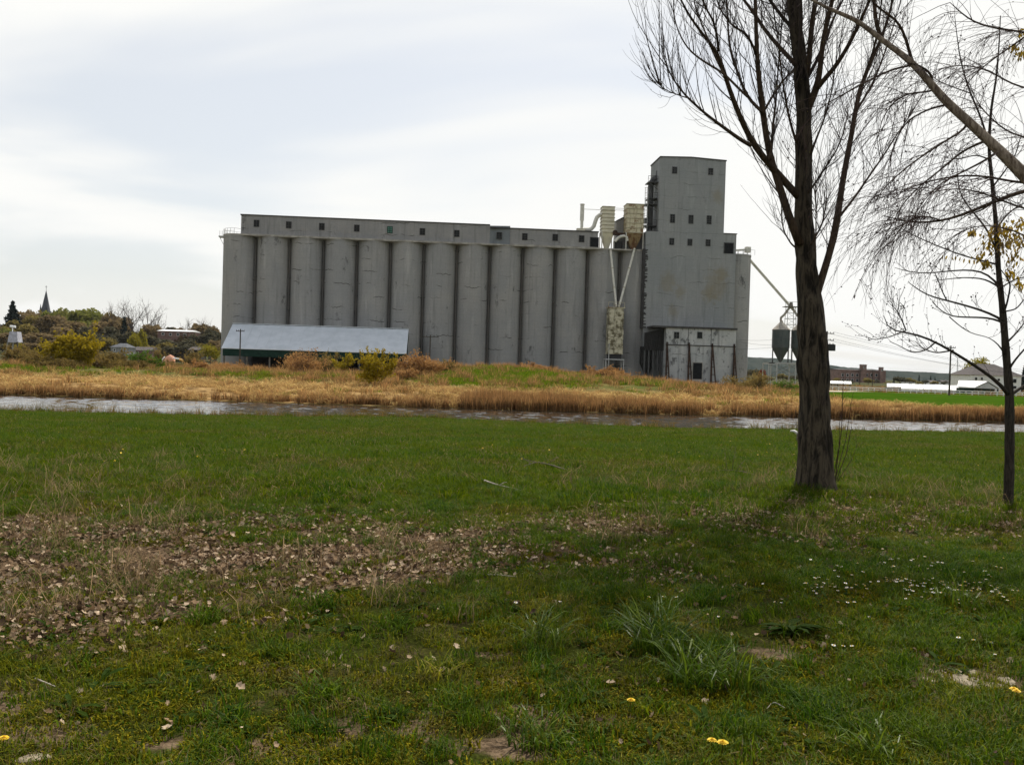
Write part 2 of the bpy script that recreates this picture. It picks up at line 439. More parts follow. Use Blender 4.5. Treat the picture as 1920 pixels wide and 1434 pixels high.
t.color(col); t.bump(t.math('ADD', g3, g2), 0.8, 0.04); M['ground_cover'] = t.m

t = MT('river_water', 0.07, 0.5)
t.color((0.030, 0.024, 0.017)); t.b.inputs['IOR'].default_value = 1.33
w1 = t.noise(t.coord('world', (0.55, 1.5, 1)), 1.4, 5, 0.6, 0.3); w2 = t.noise(t.coord('world', (0.10, 0.30, 1)), 1.0, 3)
t.bump(t.math('MULTIPLY', w1, t.ramp(w2, 0.35, 0.65, 0.35, 1.6)), 0.25, 0.02); M['river_water'] = t.m

# ------------------------------------------------------------------ ground, water, hills
def blobs(x, y, lst):
    r = np.zeros_like(x)
    for (px, py, sx, sy, w) in lst:
        g = G(px, py); r = np.maximum(r, w * np.exp(-(((x - g[0]) / sx) ** 2 + ((y - g[1]) / sy) ** 2)))
    return r
LITTER = [(60, 1090, 1.3, 1.1, 1.0), (250, 1075, 1.2, 1.0, 1.0), (450, 1055, 1.2, 1.0, 1.0), (640, 1055, 1.1, 0.85, 1.0), (300, 1140, 0.9, 0.6, 0.95), (500, 1105, 0.8, 0.5, 0.9), (760, 1070, 0.8, 0.7, 0.8), (120, 1140, 0.9, 0.6, 0.9),
          (100, 1180, 0.8, 0.5, 0.8), (880, 1020, 1.3, 1.2, 0.75), (1080, 1000, 1.3, 1.3, 0.6), (1180, 1060, 0.8, 0.6, 0.6), (620, 985, 1.6, 1.0, 0.75), (250, 1000, 1.5, 1.2, 0.85), (1240, 1085, 0.5, 0.4, 0.5), (1400, 960, 1.6, 1.2, 0.85), (1240, 990, 1.2, 1.1, 0.6), (1560, 950, 1.6, 0.9, 0.85),
          (1720, 985, 1.6, 1.0, 0.72), (1860, 960, 1.5, 0.9, 0.75), (1530, 1010, 0.7, 0.8, 0.72), (560, 1000, 1.6, 0.6, 0.6), (0, 1000, 1.4, 1.5, 0.6)]
SOIL = [(990, 1345, 0.25, 0.14, 1.0), (60, 1370, 0.35, 0.2, 1.0), (20, 1310, 0.3, 0.2, 0.8), (300, 1400, 0.2, 0.12, 0.7), (1490, 1230, 0.25, 0.15, 0.7), (1060, 1420, 0.25, 0.1, 0.8), (1780, 1270, 0.4, 0.18, 0.9), (560, 1345, 0.3, 0.12, 0.6), (1300, 1150, 0.3, 0.2, 0.4)]
SOIL += [(float(a_), float(b_), float(c_), float(c_) * 0.6, float(d_)) for a_, b_, c_, d_ in zip(np.random.default_rng(52).uniform(-40, 1960, 34), np.random.default_rng(53).uniform(1150, 1432, 34), np.random.default_rng(54).uniform(0.08, 0.24, 34), np.random.default_rng(55).uniform(0.45, 0.9, 34))]
DRY = [(30, 1000, 1.2, 1.2, 0.7), (150, 960, 1.2, 1.4, 0.4), (0, 900, 2.5, 3.0, 0.55), (300, 1120, 1.2, 0.7, 0.6), (1500, 900, 1.6, 1.0, 0.5), (1700, 930, 2.0, 1.0, 0.5), (1240, 920, 2.5, 1.0, 0.4)]
GREENS = [(400, 697, 6, 5, 1.0), (340, 692, 6, 5, 0.8), (20, 690, 5, 5, 0.9), (250, 690, 6, 4, 0.6), (950, 708, 7, 14, 1.0), (1030, 712, 6, 10, 1.0), (880, 706, 5, 12, 1.0), (990, 700, 8, 12, 1.0), (1215, 719, 7, 5, 1.0), (1290, 724, 5, 4, 0.8), (470, 702, 6, 4, 0.8), (620, 704, 5, 3, 0.9), (660, 708, 4, 3, 0.8), (770, 708, 4, 4, 0.6), (1470, 724, 5, 5, 0.9)]
def zone(x, y, lst): return blobs(np.asarray(x, float), np.asarray(y, float), lst)

def axis(segs):
    r = []
    for a, b, s in segs: r.append(np.arange(a, b, s))
    return np.concatenate(r + [np.array([segs[-1][1]])])
gx = axis([(-7000, -1500, 700), (-1500, -400, 60), (-400, -120, 10), (-120, -60, 2.5), (-60, -14, 0.8), (-14, 14, 0.22), (14, 60, 0.8), (60, 120, 2.5), (120, 400, 12), (400, 1500, 80), (1500, 7000, 700)])
gy = axis([(-400, -20, 20), (-20, 2, 1.0), (2, 18, 0.22), (18, 56, 0.8), (56, 66, 0.3), (66, 81, 2.0), (81, 92, 0.3), (92, 135, 0.8), (135, 220, 3), (220, 760, 14), (760, 2400, 120), (2400, 9000, 800)])
XX, YY = np.meshgrid(gx, gy); nx = len(gx); ny = len(gy)
ZZ = H(XX.ravel(), YY.ravel())
V = np.stack([XX.ravel(), YY.ravel(), ZZ], 1)
ii = (np.arange(ny - 1)[:, None] * nx + np.arange(nx - 1)[None, :]).ravel()
ground = mesh_np('ground', V, quads=np.stack([ii, ii + 1, ii + 1 + nx, ii + nx], 1), mats=[M['ground_cover']], smooth=True)
tag(ground, 'grassy river plain with leaf litter, straw banks and a mown lawn', kind='structure')
x = V[:, 0]; y = V[:, 1]; ne = near_edge(np.clip(x, -300, 300)); fe = far_edge(np.clip(x, -300, 300))
def vattr(me, name, val):
    a = me.attributes.new(name, 'FLOAT', 'POINT'); a.data.foreach_set('value', np.clip(val, 0, 1).astype(np.float32))
nearmask = (np.abs(x) < 16) & (y > 1) & (y < 22)
lt = np.zeros(len(x)); so_ = np.zeros(len(x)); lt[nearmask] = zone(x[nearmask], y[nearmask], LITTER); so_[nearmask] = zone(x[nearmask], y[nearmask], SOIL)
def lawn_mask(x, y):
    return sstep(36, 40, x) * sstep(4, 6, y - far_edge(np.clip(x, -300, 300))) * (1 - sstep(158, 160, y))
def straw_mask(x, y, fe):
    d = y - fe
    w = 24 + 10 * (fbm(x / 14.0, 1.7, 51) - 0.4) - 13 * sstep(34, 42, x)
    return sstep(-0.3, 0.2, d) * (1 - sstep(w * 0.55, w, d + 8 * (fbm(x / 3.0, y / 3.0, 53) - 0.45))) * (1 - 0.9 * np.clip(zone(x, y, GREENS) * 1.3 - 0.15, 0, 1) * sstep(5, 9, d))
me = ground.data
vattr(me, 'green', zone(x, y, GREENS)); vattr(me, 'litter', lt); vattr(me, 'soil', so_)
vattr(me, 'far', sstep(-0.2, 0.2, y - fe)); vattr(me, 'straw', straw_mask(x, y, fe)); vattr(me, 'lawn', lawn_mask(x, y) * (1 - straw_mask(x, y, fe)))
vattr(me, 'town', sstep(200, 260, y)); vattr(me, 'mud', sstep(-0.35, 0.1, y - ne) * (1 - sstep(-0.6, -0.3, y - fe)))

wx = axis([(-300, -70, 10), (-70, 70, 0.32), (70, 300, 10)]); wy = axis([(50, 58, 0.8), (58, 91, 0.085), (91, 95, 0.8)])
WX, WY = np.meshgrid(wx, wy); WZ = np.full(WX.shape, WATER_Z)
rw = np.random.default_rng(19)
for q in range(26):            # wind ripples: many short trains of different heading and length
    lam = rw.uniform(0.45, 1.5); th = rw.normal(1.45, 0.42); amp = 0.0068 * lam * rw.uniform(0.5, 1.0)
    WZ = WZ + amp * np.sin(2 * np.pi / lam * (np.cos(th) * WX + np.sin(th) * WY) + rw.uniform(0, 6.28) + 1.5 * fbm(WX / 6, WY / 6, 200 + q, 2)) * (0.35 + 1.1 * fbm(WX / 9.0, WY / 3.0, 240 + q % 4, 2))
nwx = len(wx); ii = (np.arange(len(wy) - 1)[:, None] * nwx + np.arange(nwx - 1)[None, :]).ravel()
wat = mesh_np('water', np.stack([WX.ravel(), WY.ravel(), WZ.ravel()], 1), quads=np.stack([ii, ii + 1, ii + 1 + nwx, ii + nwx], 1), mats=[M['river_water']], smooth=True)
tag(wat, 'brown rippled river between the grass and the reed bank', kind='structure')

# far wooded ridges: solid terrain with a tree-top skyline
t = MT('ridge_forest', 1.0, 0.0)
n1 = t.noise(t.coord('world', (1, 1, 1.6)), 0.03, 6, 0.7)
t.color(t.mix(t.ramp(n1, 0.35, 0.65), (0.016, 0.026, 0.022), (0.045, 0.052, 0.042))); M['ridge_forest'] = t.m
def ridge(name, y0, depth, prof, step, label, seed):
    xs = np.arange(-2600, 2601, step); K = 9
    vv = []
    for k in range(K):
        f = k / (K - 1)
        base = np.array([prof(a) for a in xs]) * math.sin(math.pi * min(1, f * 0.5 + 0.0) ) if f < 1 else np.array([prof(a) for a in xs])
        z = base + (9.0 * (fbm(xs / 16.0, f * 37.0, seed + k, 3) - 0.4) if k > 0 else 0)
        vv.append(np.stack([xs, np.full_like(xs, y0) + depth * f + 8 * (fbm(xs / 40.0, k * 3.1, seed) - 0.5), BASE_Z + z - (8 if k == 0 else 0)], 1))
    for k, zz in ((K, -9),):
        vv.append(np.stack([xs, np.full_like(xs, y0 + depth * 1.6), np.full_like(xs, BASE_Z + zz)], 1))
    V = np.concatenate(vv); n = len(xs)
    ii = (np.arange(K)[:, None] * n + np.arange(n - 1)[None, :]).ravel()
    o = mesh_np(name, V, quads=np.stack([ii, ii + 1, ii + 1 + n, ii + n], 1), mats=[M['ridge_forest']], smooth=False)
    return tag(o, label, kind='structure')
def hz(px): return 690 + (px - 960) * math.tan(ROLL)
def prof_a(x):   # profile traced at 2600 m: height of the skyline over the plain
    px = 960 + x * FPX / 2900
    ys = np.interp(px, [-600, 300, 1300, 1403, 1446, 1553, 1610, 1665, 1808, 1920, 2300], [668, 668, 668, 670, 672, 688, 692, 696, 703, 709, 716])
    return (hz(px) - ys) * 2900 / FPX + 2.0
ridge('hills', 2300, 600, prof_a, 7.0, 'low wooded ridge fading blue along the horizon', 61)

# ------------------------------------------------------------------ the grain elevator
EA = math.radians(4.5)
EAX = np.array([math.cos(EA), math.sin(EA), 0]); EAV = np.array([-math.sin(EA), math.cos(EA), 0])
EO = P(447, 560, 180.0); EO[2] = BASE_Z
def E(px, py, v):
    """u, z of the point on the elevator's plane v seen at a pixel"""
    r = ray(px, py); s = (v - np.dot(EYE - EO, EAV)) / np.dot(r, EAV); p = EYE + r * s - EO
    return float(np.dot(p, EAX)), float(p[2])
PIT = E(1128, 560, 0)[0] / 11.0
RS = 0.468 * PIT
ZS = E(447, 438, -RS)[1]                 # top of the silos
VF = -RS                                  # plane of the silo fronts
elev = thing('grain_elevator', 'long grey concrete grain elevator with a row of silos and tall headhouse', 'grain elevator', EO, EA)
def part(mb, name, mat, **kw): return mb.build(name, mat, elev, **kw)

s0 = MB()
def lathe(mb, cx, cy, prof, n, mi=0):
    v = []; K = len(prof)
    for (r, z) in prof:
        for j in range(n):
            a = 2 * math.pi * j / n; v.append((cx + r * math.cos(a), cy + r * math.sin(a), z))
    f = [(k * n + j, k * n + (j + 1) % n, (k + 1) * n + (j + 1) % n, (k + 1) * n + j) for k in range(K - 1) for j in range(n)]
    return mb.add(v, f, mi)
def silo_at(u, top, r=None):
    r = RS if r is None else r
    mb = MB(); lathe(mb, 0, 0, [(r, -1.5), (r, 0.0), (r, top * 0.33), (r, top * 0.66), (r, top - 0.35), (r + 0.06, top - 0.34), (r + 0.06, top), (0.02, top)], 56)
    o = mb.build('silo', M['silo_concrete'], elev, smooth=True, angle=40); o.location = (u, 0, 0); return o
for k in range(13):
    silo_at(k * PIT, ZS - 0.3)
uR = E(1404, 560, 0)[0] - RS
ZR = E(1392, 476, VF)[1]
silo_at(uR, ZR)
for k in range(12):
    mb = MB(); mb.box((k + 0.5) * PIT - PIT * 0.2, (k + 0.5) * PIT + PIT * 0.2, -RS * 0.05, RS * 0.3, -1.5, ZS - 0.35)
    part(mb, 'infill_wall', M['gap_shade_concrete'])
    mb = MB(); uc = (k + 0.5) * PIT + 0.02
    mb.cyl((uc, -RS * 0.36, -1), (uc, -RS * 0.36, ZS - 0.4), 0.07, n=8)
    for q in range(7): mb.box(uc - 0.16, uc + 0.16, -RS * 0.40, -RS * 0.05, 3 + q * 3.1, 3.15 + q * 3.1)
    part(mb, 'conduit', M['gap_shade_concrete'])
# roof slab over the silo tops, rounded at the far left end
uE = E(1205, 460, VF)[0]
ov = 0.16
arc = [(RS * -math.sin(a) * 1.03, -RS * math.cos(a) * 1.03) for a in np.linspace(0, math.pi, 18)]
pl = [(uE, VF - ov)] + [(x_, y_) for x_, y_ in arc] + [(uE, RS)]
mb = MB(); mb.prism([(p[0], min(max(p[1], VF - ov), RS)) for p in pl][::-1], ZS - 0.3, ZS)
part(mb, 'roof_slab', M['pale_ledge'])
# gallery
uGa = E(452, 420, VF + 0.9)[0]; uGb = E(918, 450, VF + 0.9)[0]; uGc = E(956, 450, VF + 0.25)[0]; uGd = E(1121, 450, VF + 0.25)[0]
zGt = E(600, 409.5, VF + 0.9)[1]; zGt2 = E(1040, 432.5, VF + 0.25)[1]
vA, vC = VF + 0.9, VF + 0.25
mb = MB(); mb.box(uGa, uGb, vA, RS - 0.5, ZS + 0.003, zGt); part(mb, 'gallery', M['gallery_concrete'])
mb = MB(); mb.prism([(uGb, vA), (uGc, vC), (uGc, RS - 0.5), (uGb, RS - 0.5)], ZS + 0.003, zGt - 0.05); part(mb, 'gallery_infill', M['gallery_patch'])
mb = MB(); mb.box(uGc, uGd, vC, RS - 0.5, ZS + 0.003, zGt2); part(mb, 'gallery_extension', M['gallery_concrete'])
mb = MB(); mb.box(uGa - 0.15, uGb + 0.02, vA - 0.15, RS - 0.35, zGt, zGt + 0.2); mb.box(uGb + 0.021, uGd + 0.15, vC - 0.15, RS - 0.35, zGt2 - 0.002, zGt2 + 0.2)
part(mb, 'roof_edge', M['dark_trim'])
mb = MB(); mb.box(uGa, uGc, vA - 0.32, vA - 0.003, ZS + 0.003, ZS + 0.16); mb.box(uGc + 0.01, uGd, vC - 0.3, vC - 0.003, ZS + 0.003, ZS + 0.14)
part(mb, 'ledge', M['pale_ledge'])
def window(px, py, wpx, hpx, v, kind='plain', rows=2, glass='window_glass', frame='window_frame'):
    u0, z1 = E(px - wpx / 2, py - hpx / 2, v); u1, z0 = E(px + wpx / 2, py + hpx / 2, v)
    w, h = u1 - u0, z1 - z0
    f = MB(); t_ = 0.09
    f.box(-w / 2 - t_, w / 2 + t_, -0.10, 0.02, -h / 2 - t_, -h / 2); f.box(-w / 2 - t_, w / 2 + t_, -0.10, 0.02, h / 2, h / 2 + t_)
    f.box(-w / 2 - t_, -w / 2, -0.10, 0.02, -h / 2, h / 2); f.box(w / 2, w / 2 + t_, -0.10, 0.02, -h / 2, h / 2)
    if kind != 'hole':
        f.box(-0.035, 0.035, -0.075, 0.02, -h / 2, h / 2)
        for r in range(1, rows + 1):
            zc = -h / 2 + h * r / (rows + 1); f.box(-w / 2, -0.036, -0.07, 0.02, zc - 0.03, zc + 0.03); f.box(0.036, w / 2, -0.07, 0.02, zc - 0.03, zc + 0.03)
    o = f.build('window', M[frame], elev); o.location = (u0 + w / 2, v, z0 + h / 2)
    p = MB(); p.box(-w / 2, w / 2, -0.04, -0.012, -h / 2, h / 2)
    p.build('pane', M[glass], o)
    return o
for i, (px, py) in enumerate([(481, 419), (541.5, 422), (603.5, 425), (669, 428), (731, 431), (792, 434.5), (856.5, 438), (936, 442), (984, 444), (1041, 445.5), (1090.5, 448)]):
    v = vA if px < 918 else (VF + 0.45 if px < 955 else vC)
    window(px, py, 8.2, 11.5, v - (0.12 if 918 < px < 955 else 0), glass='green_panel' if i == 4 else 'window_glass', frame='dark_trim' if i != 4 else 'green_wall')
def door(px0, py0, px1, py1, v, mat='door_dark', frame='dark_trim', name='door'):
    u0, z1 = E(px0, py0, v); u1, z0 = E(px1, py1, v)
    f = MB(); t_ = 0.14
    f.box(u0 - t_, u0, v - 0.1, v + 0.02, z0, z1 + t_); f.box(u1, u1 + t_, v - 0.1, v + 0.02, z0, z1 + t_); f.box(u0, u1, v - 0.1, v + 0.02, z1, z1 + t_)
    o = f.build(name, M[frame], elev)
    p = MB(); p.box(u0, u1, v - 0.05, v - 0.012, z0, z1)
    for q in range(1, 4): p.box(u0 + 0.1, u1 - 0.1, v - 0.08, v - 0.05, z0 + (z1 - z0) * q / 4 - 0.06, z0 + (z1 - z0) * q / 4 + 0.06)
    p.build('door_leaf', M[mat], o)
    return o
door(1107.5, 446, 1121, 467, vC)
# railing on the deck at the left end
mb = MB()
ra = [(RS * -math.sin(a) * 1.0, -RS * math.cos(a) * 1.0) for a in np.linspace(0.15, math.pi - 0.15, 12)]
for (x_, y_) in ra: mb.cyl((x_, y_, ZS), (x_, y_, ZS + 1.05), 0.035, n=5)
for zz in (0.55, 1.05):
    for a_, b_ in zip(ra[:-1], ra[1:]): mb.cyl((a_[0], a_[1], ZS + zz), (b_[0], b_[1], ZS + zz), 0.03, n=5)
mb.cyl((ra[0][0], ra[0][1], ZS + 1.05), (uGa, vA - 0.1, ZS + 1.0), 0.03, n=5)
part(mb, 'railing', M['galvanised'])
mb = MB(); mb.box(-RS - 0.75, -RS * 0.75, -1.2, 0.4, ZS - 0.55, ZS - 0.3); mb.bar((-RS - 0.7, -0.4, ZS - 0.5), (-RS, -0.4, ZS - 1.8), 0.08)
mb.bar((-RS - 0.72, -0.4, ZS - 0.5), (-RS - 0.72, -0.4, ZS + 0.75), 0.06); mb.bar((-RS - 0.25, -0.4, ZS - 0.5), (-RS - 0.25, -0.4, ZS + 0.75), 0.06)
part(mb, 'roof_hoist', M['galvanised'])
# headhouse
VH = VF - 1.2
concrete('headhouse_concrete', (0.275, 0.287, 0.285), (0.315, 0.318, 0.308), 0.45, 0.5, 0.4, 0.8, [(*E(1252, 528, VH), 1.7), (*E(1276, 548, VH), 1.1), (*E(1342, 535, VH), 2.6), (*E(1330, 552, VH), 1.6), (*E(1352, 514, VH), 1.4), (*E(1262, 585, VH), 1.2), (*E(1345, 368, VH), 1.2)])
uB0 = E(1208, 560, VH)[0]; uB1 = E(1377, 560, VH)[0]; zB = E(1222, 433.5, VH)[1]
uT0 = E(1236.5, 360, VH)[0]; uT1 = E(1359.5, 360, VH)[0]; zT = E(1298, 298.5, VH)[1]
zP = E(1367, 439, VH)[1]
mb = MB()
mb.box(uB0, uB1, VH, VH + 14.0, -1.5, zB - 0.02)
part(mb, 'headhouse', M['headhouse_concrete'])
mb = MB()
um = (uT0 + uT1) / 2 - 0.4
fr = [(uT0, zB), (uT1, zB), (uT1, zT - 0.12), (um, zT + 0.22), (uT0, zT + 0.05)]
v_ = [(u, VH, z) for u, z in fr] + [(u, VH + 8.2, z) for u, z in fr]
mb.add(v_, [(0, 1, 2, 3, 4), (9, 8, 7, 6, 5), (0, 5, 6, 1), (1, 6, 7, 2), (2, 7, 8, 3), (3, 8, 9, 4), (4, 9, 5, 0)])
part(mb, 'tower', M['headhouse_concrete'])
mb = MB()
for (ua, za), (ub, zb) in (((uT0 - 0.12, zT + 0.05), (um, zT + 0.22)), ((um, zT + 0.22), (uT1 + 0.12, zT - 0.12))):
    mb.add([(ua, VH - 0.12, za), (ub, VH - 0.12, zb), (ub, VH + 8.3, zb), (ua, VH + 8.3, za), (ua, VH - 0.12, za + 0.22), (ub, VH - 0.12, zb + 0.22), (ub, VH + 8.3, zb + 0.22), (ua, VH + 8.3, za + 0.22)],
           [(0, 1, 5, 4), (1, 2, 6, 5), (2, 3, 7, 6), (3, 0, 4, 7), (4, 5, 6, 7), (3, 2, 1, 0)])
part(mb, 'tower_roof', M['dark_trim'])
mb = MB(); mb.box(uT1 + 0.004, uB1, VH, VH + 5.0, zB, zP); part(mb, 'penthouse', M['headhouse_concrete'])
mb = MB(); mb.box(uT1 + 0.01, uB1 + 0.12, VH - 0.12, VH + 5.1, zP, zP + 0.16); part(mb, 'penthouse_roof', M['dark_trim'])
for px, py, w, h in [(1265, 319.5, 7.4, 11.5), (1332.5, 322, 7.4, 11.5), (1261, 410, 7, 15), (1295.5, 411.5, 7, 15), (1329.5, 412.5, 7, 15), (1259.5, 453, 7, 11.5), (1293.5, 454.5, 7, 11.5), (1327.5, 455.5, 7, 11.5)]:
    window(px, py, w, h, VH, rows=2 if h < 13 else 3)
door(1358.5, 456, 1374, 476, VH, frame='window_frame')
# window in the tower's left wall
mb = MB(); zc = E(1231, 320, VH)[1]; mb.box(uT0 - 0.08, uT0 + 0.02, VH + 2.6, VH + 3.4, zc - 0.7, zc + 0.6)
mb.build('window', M['window_glass'], elev)
# stained strip and downpipe at the headhouse corner
mb = MB(); mb.box(uB0 - 0.42, uB0 - 0.004, VH + 0.1, VF + 0.8, 10.8, zB - 3.4)
rr = random.Random(3)
for k in range(70):
    zz = 10.8 + (zB - 14.2) * rr.random(); ww = rr.uniform(0.08, 0.5); mb.box(uB0 + 0.003 - 0.2, uB0 + ww, VH - 0.05 - rr.random() * 0.08, VH + 0.09, zz, zz + rr.uniform(0.06, 0.35))
part(mb, 'corner_joint', M['dark_trim'])
# scaffold and ducts up the tower's left side
mb = MB(); z0_, z1_ = E(1218, 425, VH + 3)[1], E(1218, 345, VH + 3)[1]
mb.cyl((uT0 - 1.1, VH + 3.0, zB), (uT0 - 1.1, VH + 3.0, z1_ - 0.6), 0.62, n=12); mb.tube([(uT0 - 1.1, VH + 3, z1_ - 0.6), (uT0 - 1.0, VH + 3, z1_ + 0.3), (uT0 - 0.5, VH + 3, z1_ + 1.0), (uT0 + 0.1, VH + 3, z1_ + 1.4)], 0.55, 10)
mb.cyl((uT0 - 1.2, VH + 3.0, z0_ + 1.2), (uT0 - 4.4, VH + 3.4, z0_ + 0.9), 0.55, n=10)
part(mb, 'duct', M['dark_metal'])
for q, zz in enumerate((z1_ + 0.1, z1_ - 3.1, z0_ + 4.2, z0_)):
    mb = MB(); ext = (2.0, 1.9, 2.4, 3.4)[q]
    mb.box(uT0 - ext, uT0 - 0.01, VH + 1.2, VH + 4.2, zz - 0.12, zz)
    for uu in np.linspace(uT0 - ext, uT0 - 0.1, 4): mb.cyl((uu, VH + 1.2, zz), (uu, VH + 1.2, zz + 1.1), 0.04, n=5)
    mb.bar((uT0 - ext, VH + 1.2, zz + 1.1), (uT0 - 0.05, VH + 1.2, zz + 1.1), 0.07); mb.bar((uT0 - ext, VH + 1.2, zz + 0.6), (uT0 - 0.05, VH + 1.2, zz + 0.6), 0.05)
    mb.bar((uT0 - ext + 0.1, VH + 1.3, zz - 0.1), (uT0 - 0.05, VH + 1.3, zz - 1.5), 0.1)
    part(mb, 'platform', M['dark_metal'])
mb = MB(); lu = uT0 - 2.3
for du in (-0.28, 0.28): mb.cyl((lu + du, VH + 1.0, z0_ - 1.0), (lu + du, VH + 1.0, z1_ - 1.2), 0.05, n=5)
for q in range(26): mb.cyl((lu - 0.28, VH + 1.0, z0_ - 0.8 + q * 0.32), (lu + 0.28, VH + 1.0, z0_ - 0.8 + q * 0.32), 0.03, n=4)
for q in range(7):
    zz = z0_ + 0.6 + q * 1.1; cg = [(lu + 0.42 * math.cos(a), VH + 0.95 - 0.5 * abs(math.sin(a)), zz) for a in np.linspace(0, math.pi, 7)]
    mb.tube(cg, 0.03, 4)
part(mb, 'ladder', M['galvanised'])
# loading annex at the foot of the headhouse
VX = VH - 5.0
uX0 = E(1248, 660, VX)[0]; uX1 = E(1379, 660, VX)[0]; zX = E(1310, 616.5, VX)[1]
mb = MB(); mb.box(uX0, uX1, VX, VH - 0.01, -1.5, zX); part(mb, 'loading_annex', M['annex_concrete'])
mb = MB(); mb.box(E(1224, 613, VX)[0], uX1 + 0.15, VX - 0.35, VH - 0.004, zX + 0.003, zX + 0.34); part(mb, 'annex_roof', M['dark_trim'])
zl = E(1310, 648, VX)[1]
mb = MB(); mb.box(uX0 - 0.03, uX1 + 0.03, VX - 0.11, VX - 0.003, zl - 0.09, zl + 0.09); part(mb, 'ledge', M['dark_trim'])
for px in (1290.5, 1333.5):
    mb = MB(); uu = E(px, 630, VX)[0]; mb.box(uu - 0.05, uu + 0.05, VX - 0.05, VX - 0.003, zl + 0.1, zX - 0.01); part(mb, 'joint_strip', M['dark_trim'])
window(1268.5, 628.5, 8, 11, VX, rows=1); window(1312, 628.5, 7.5, 11, VX, 'hole')
door(1299.5, 680, 1315.5, 711, VX, frame='pale_ledge')
for px in (1249, 1290.5, 1334, 1375):
    uu = E(px, 680, VX)[0]; zt = zl + 0.5
    mb = MB()
    for sg in ((-0.12, 0.22) if px != 1334 else (-0.25, 0.30)):
        mb.bar((uu, VX - 0.2, zt), (uu + sg * 2.0, VX - 1.5, -0.6), 0.26, 0.2)
    mb.bar((uu, VX - 0.16, zt), (uu, VX - 0.16, -0.5), 0.34, 0.2)
    for q in range(4): zz = 0.8 + q * 1.4; f_ = 1 - (zz + 0.6) / (zt + 0.6); mb.bar((uu - 0.25 * f_, VX - 0.2 - 1.2 * f_, zz), (uu + 0.45 * f_, VX - 0.2 - 1.2 * f_, zz), 0.12)
    part(mb, 'buttress', M['rust_dark'])
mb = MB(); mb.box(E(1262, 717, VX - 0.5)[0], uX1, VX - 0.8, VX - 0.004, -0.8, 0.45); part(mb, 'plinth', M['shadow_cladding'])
# dark covered bay between the silos and the annex
uY0 = E(1206, 660, VX + 2.2)[0]; vY = VX + 1.6; zc_ = E(1230, 657, vY)[1]
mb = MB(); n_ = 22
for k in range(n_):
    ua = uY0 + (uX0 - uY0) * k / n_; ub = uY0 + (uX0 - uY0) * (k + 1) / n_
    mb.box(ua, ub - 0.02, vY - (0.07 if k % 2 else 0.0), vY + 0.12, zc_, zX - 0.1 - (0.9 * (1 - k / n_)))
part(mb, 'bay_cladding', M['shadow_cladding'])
mb = MB()
for uu in np.linspace(uY0 + 0.2, uX0 - 0.3, 5): mb.box(uu - 0.14, uu + 0.14, vY + 0.14, vY + 0.42, -1, zc_ + 1.5)
part(mb, 'bay_post', M['dark_metal'])
mb = MB(); uu = uY0 + (uX0 - uY0) * 0.28
mb.add([(uu - 1.2, vY + 1, 4.0), (uu + 1.2, vY + 1, 4.0), (uu + 1.2, vY + 3, 4.0), (uu - 1.2, vY + 3, 4.0), (uu - 0.3, vY + 1.7, 1.6), (uu + 0.3, vY + 1.7, 1.6), (uu + 0.3, vY + 2.3, 1.6), (uu - 0.3, vY + 2.3, 1.6)],
       [(0, 1, 5, 4), (1, 2, 6, 5), (2, 3, 7, 6), (3, 0, 4, 7), (4, 5, 6, 7)]); mb.box(uu - 1.2, uu + 1.2, vY + 1, vY + 3, 4.0, 7.2)
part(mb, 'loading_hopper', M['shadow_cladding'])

# ------------------------------------------------------------------ machinery on and beside the elevator (things of their own, same local frame)
def eth(name, label, cat, u, v, z, group=None):
    p = EO + EAX * u + EAV * v; return thing(name, label, cat, (p[0], p[1], EO[2] + z), EA, group)
def el(mb, name, mat, root, u, v, z, **kw): return mb.build(name, mat, root, off=(u, v, z), **kw)
def ribbed(mb, u0, u1, v0, v1, z0, z1, n):
    mb.box(u0, u1, v0, v1, z0, z1)
    for q in range(n + 1):
        zz = z0 + (z1 - z0) * q / n; mb.box(u0 - 0.09, u1 + 0.09, v0 - 0.09, v1 + 0.09, zz - 0.07, zz + 0.07, 1)
def hopper(mb, u0, u1, v0, v1, zt, zb, w):
    um_, vm_ = (u0 + u1) / 2, (v0 + v1) / 2
    mb.add([(u0, v0, zt), (u1, v0, zt), (u1, v1, zt), (u0, v1, zt), (um_ - w, vm_ - w, zb), (um_ + w, vm_ - w, zb), (um_ + w, vm_ + w, zb), (um_ - w, vm_ + w, zb)],
           [(0, 1, 5, 4), (1, 2, 6, 5), (2, 3, 7, 6), (3, 0, 4, 7), (7, 6, 5, 4)])
def collector(label, px0, px1, pyt, pyh, pyb, v, ribs, mat, hmat, deep):
    u0, zt = E(px0, pyt, v); u1, zh = E(px1, pyh, v); zb = E(px0, pyb, v)[1]
    um_ = (u0 + u1) / 2
    r = eth('dust_collector', label, 'dust collector', um_, v + deep / 2, ZS)
    O = (um_, v + deep / 2, ZS)
    mb = MB(); ribbed(mb, u0, u1, v, v + deep, zh, zt, ribs); el(mb, 'filter_house', [M[mat], M['pole_wood'] if False else M['cream_rib']], r, *O)
    mb = MB(); hopper(mb, u0, u1, v, v + deep, zh - 0.05, zb, 0.3); el(mb, 'hopper', M[hmat], r, *O)
    for uu in (u0, u1):
        for vv in (v, v + deep):
            mb = MB(); mb.bar((uu, vv, ZS), (uu, vv, zh), 0.16); el(mb, 'leg', M['pale_pipe'], r, *O)
    return u0, u1, zt, zh, zb
simple('cream_rib', (0.36, 0.32, 0.22), 0.7)
c1 = collector('tall cream dust collector beside the exhaust stack on the silo roof', 1130.5, 1151.5, 387, 436, 468, VF + 0.6, 7, 'cream_metal', 'cream_metal', 2.6)
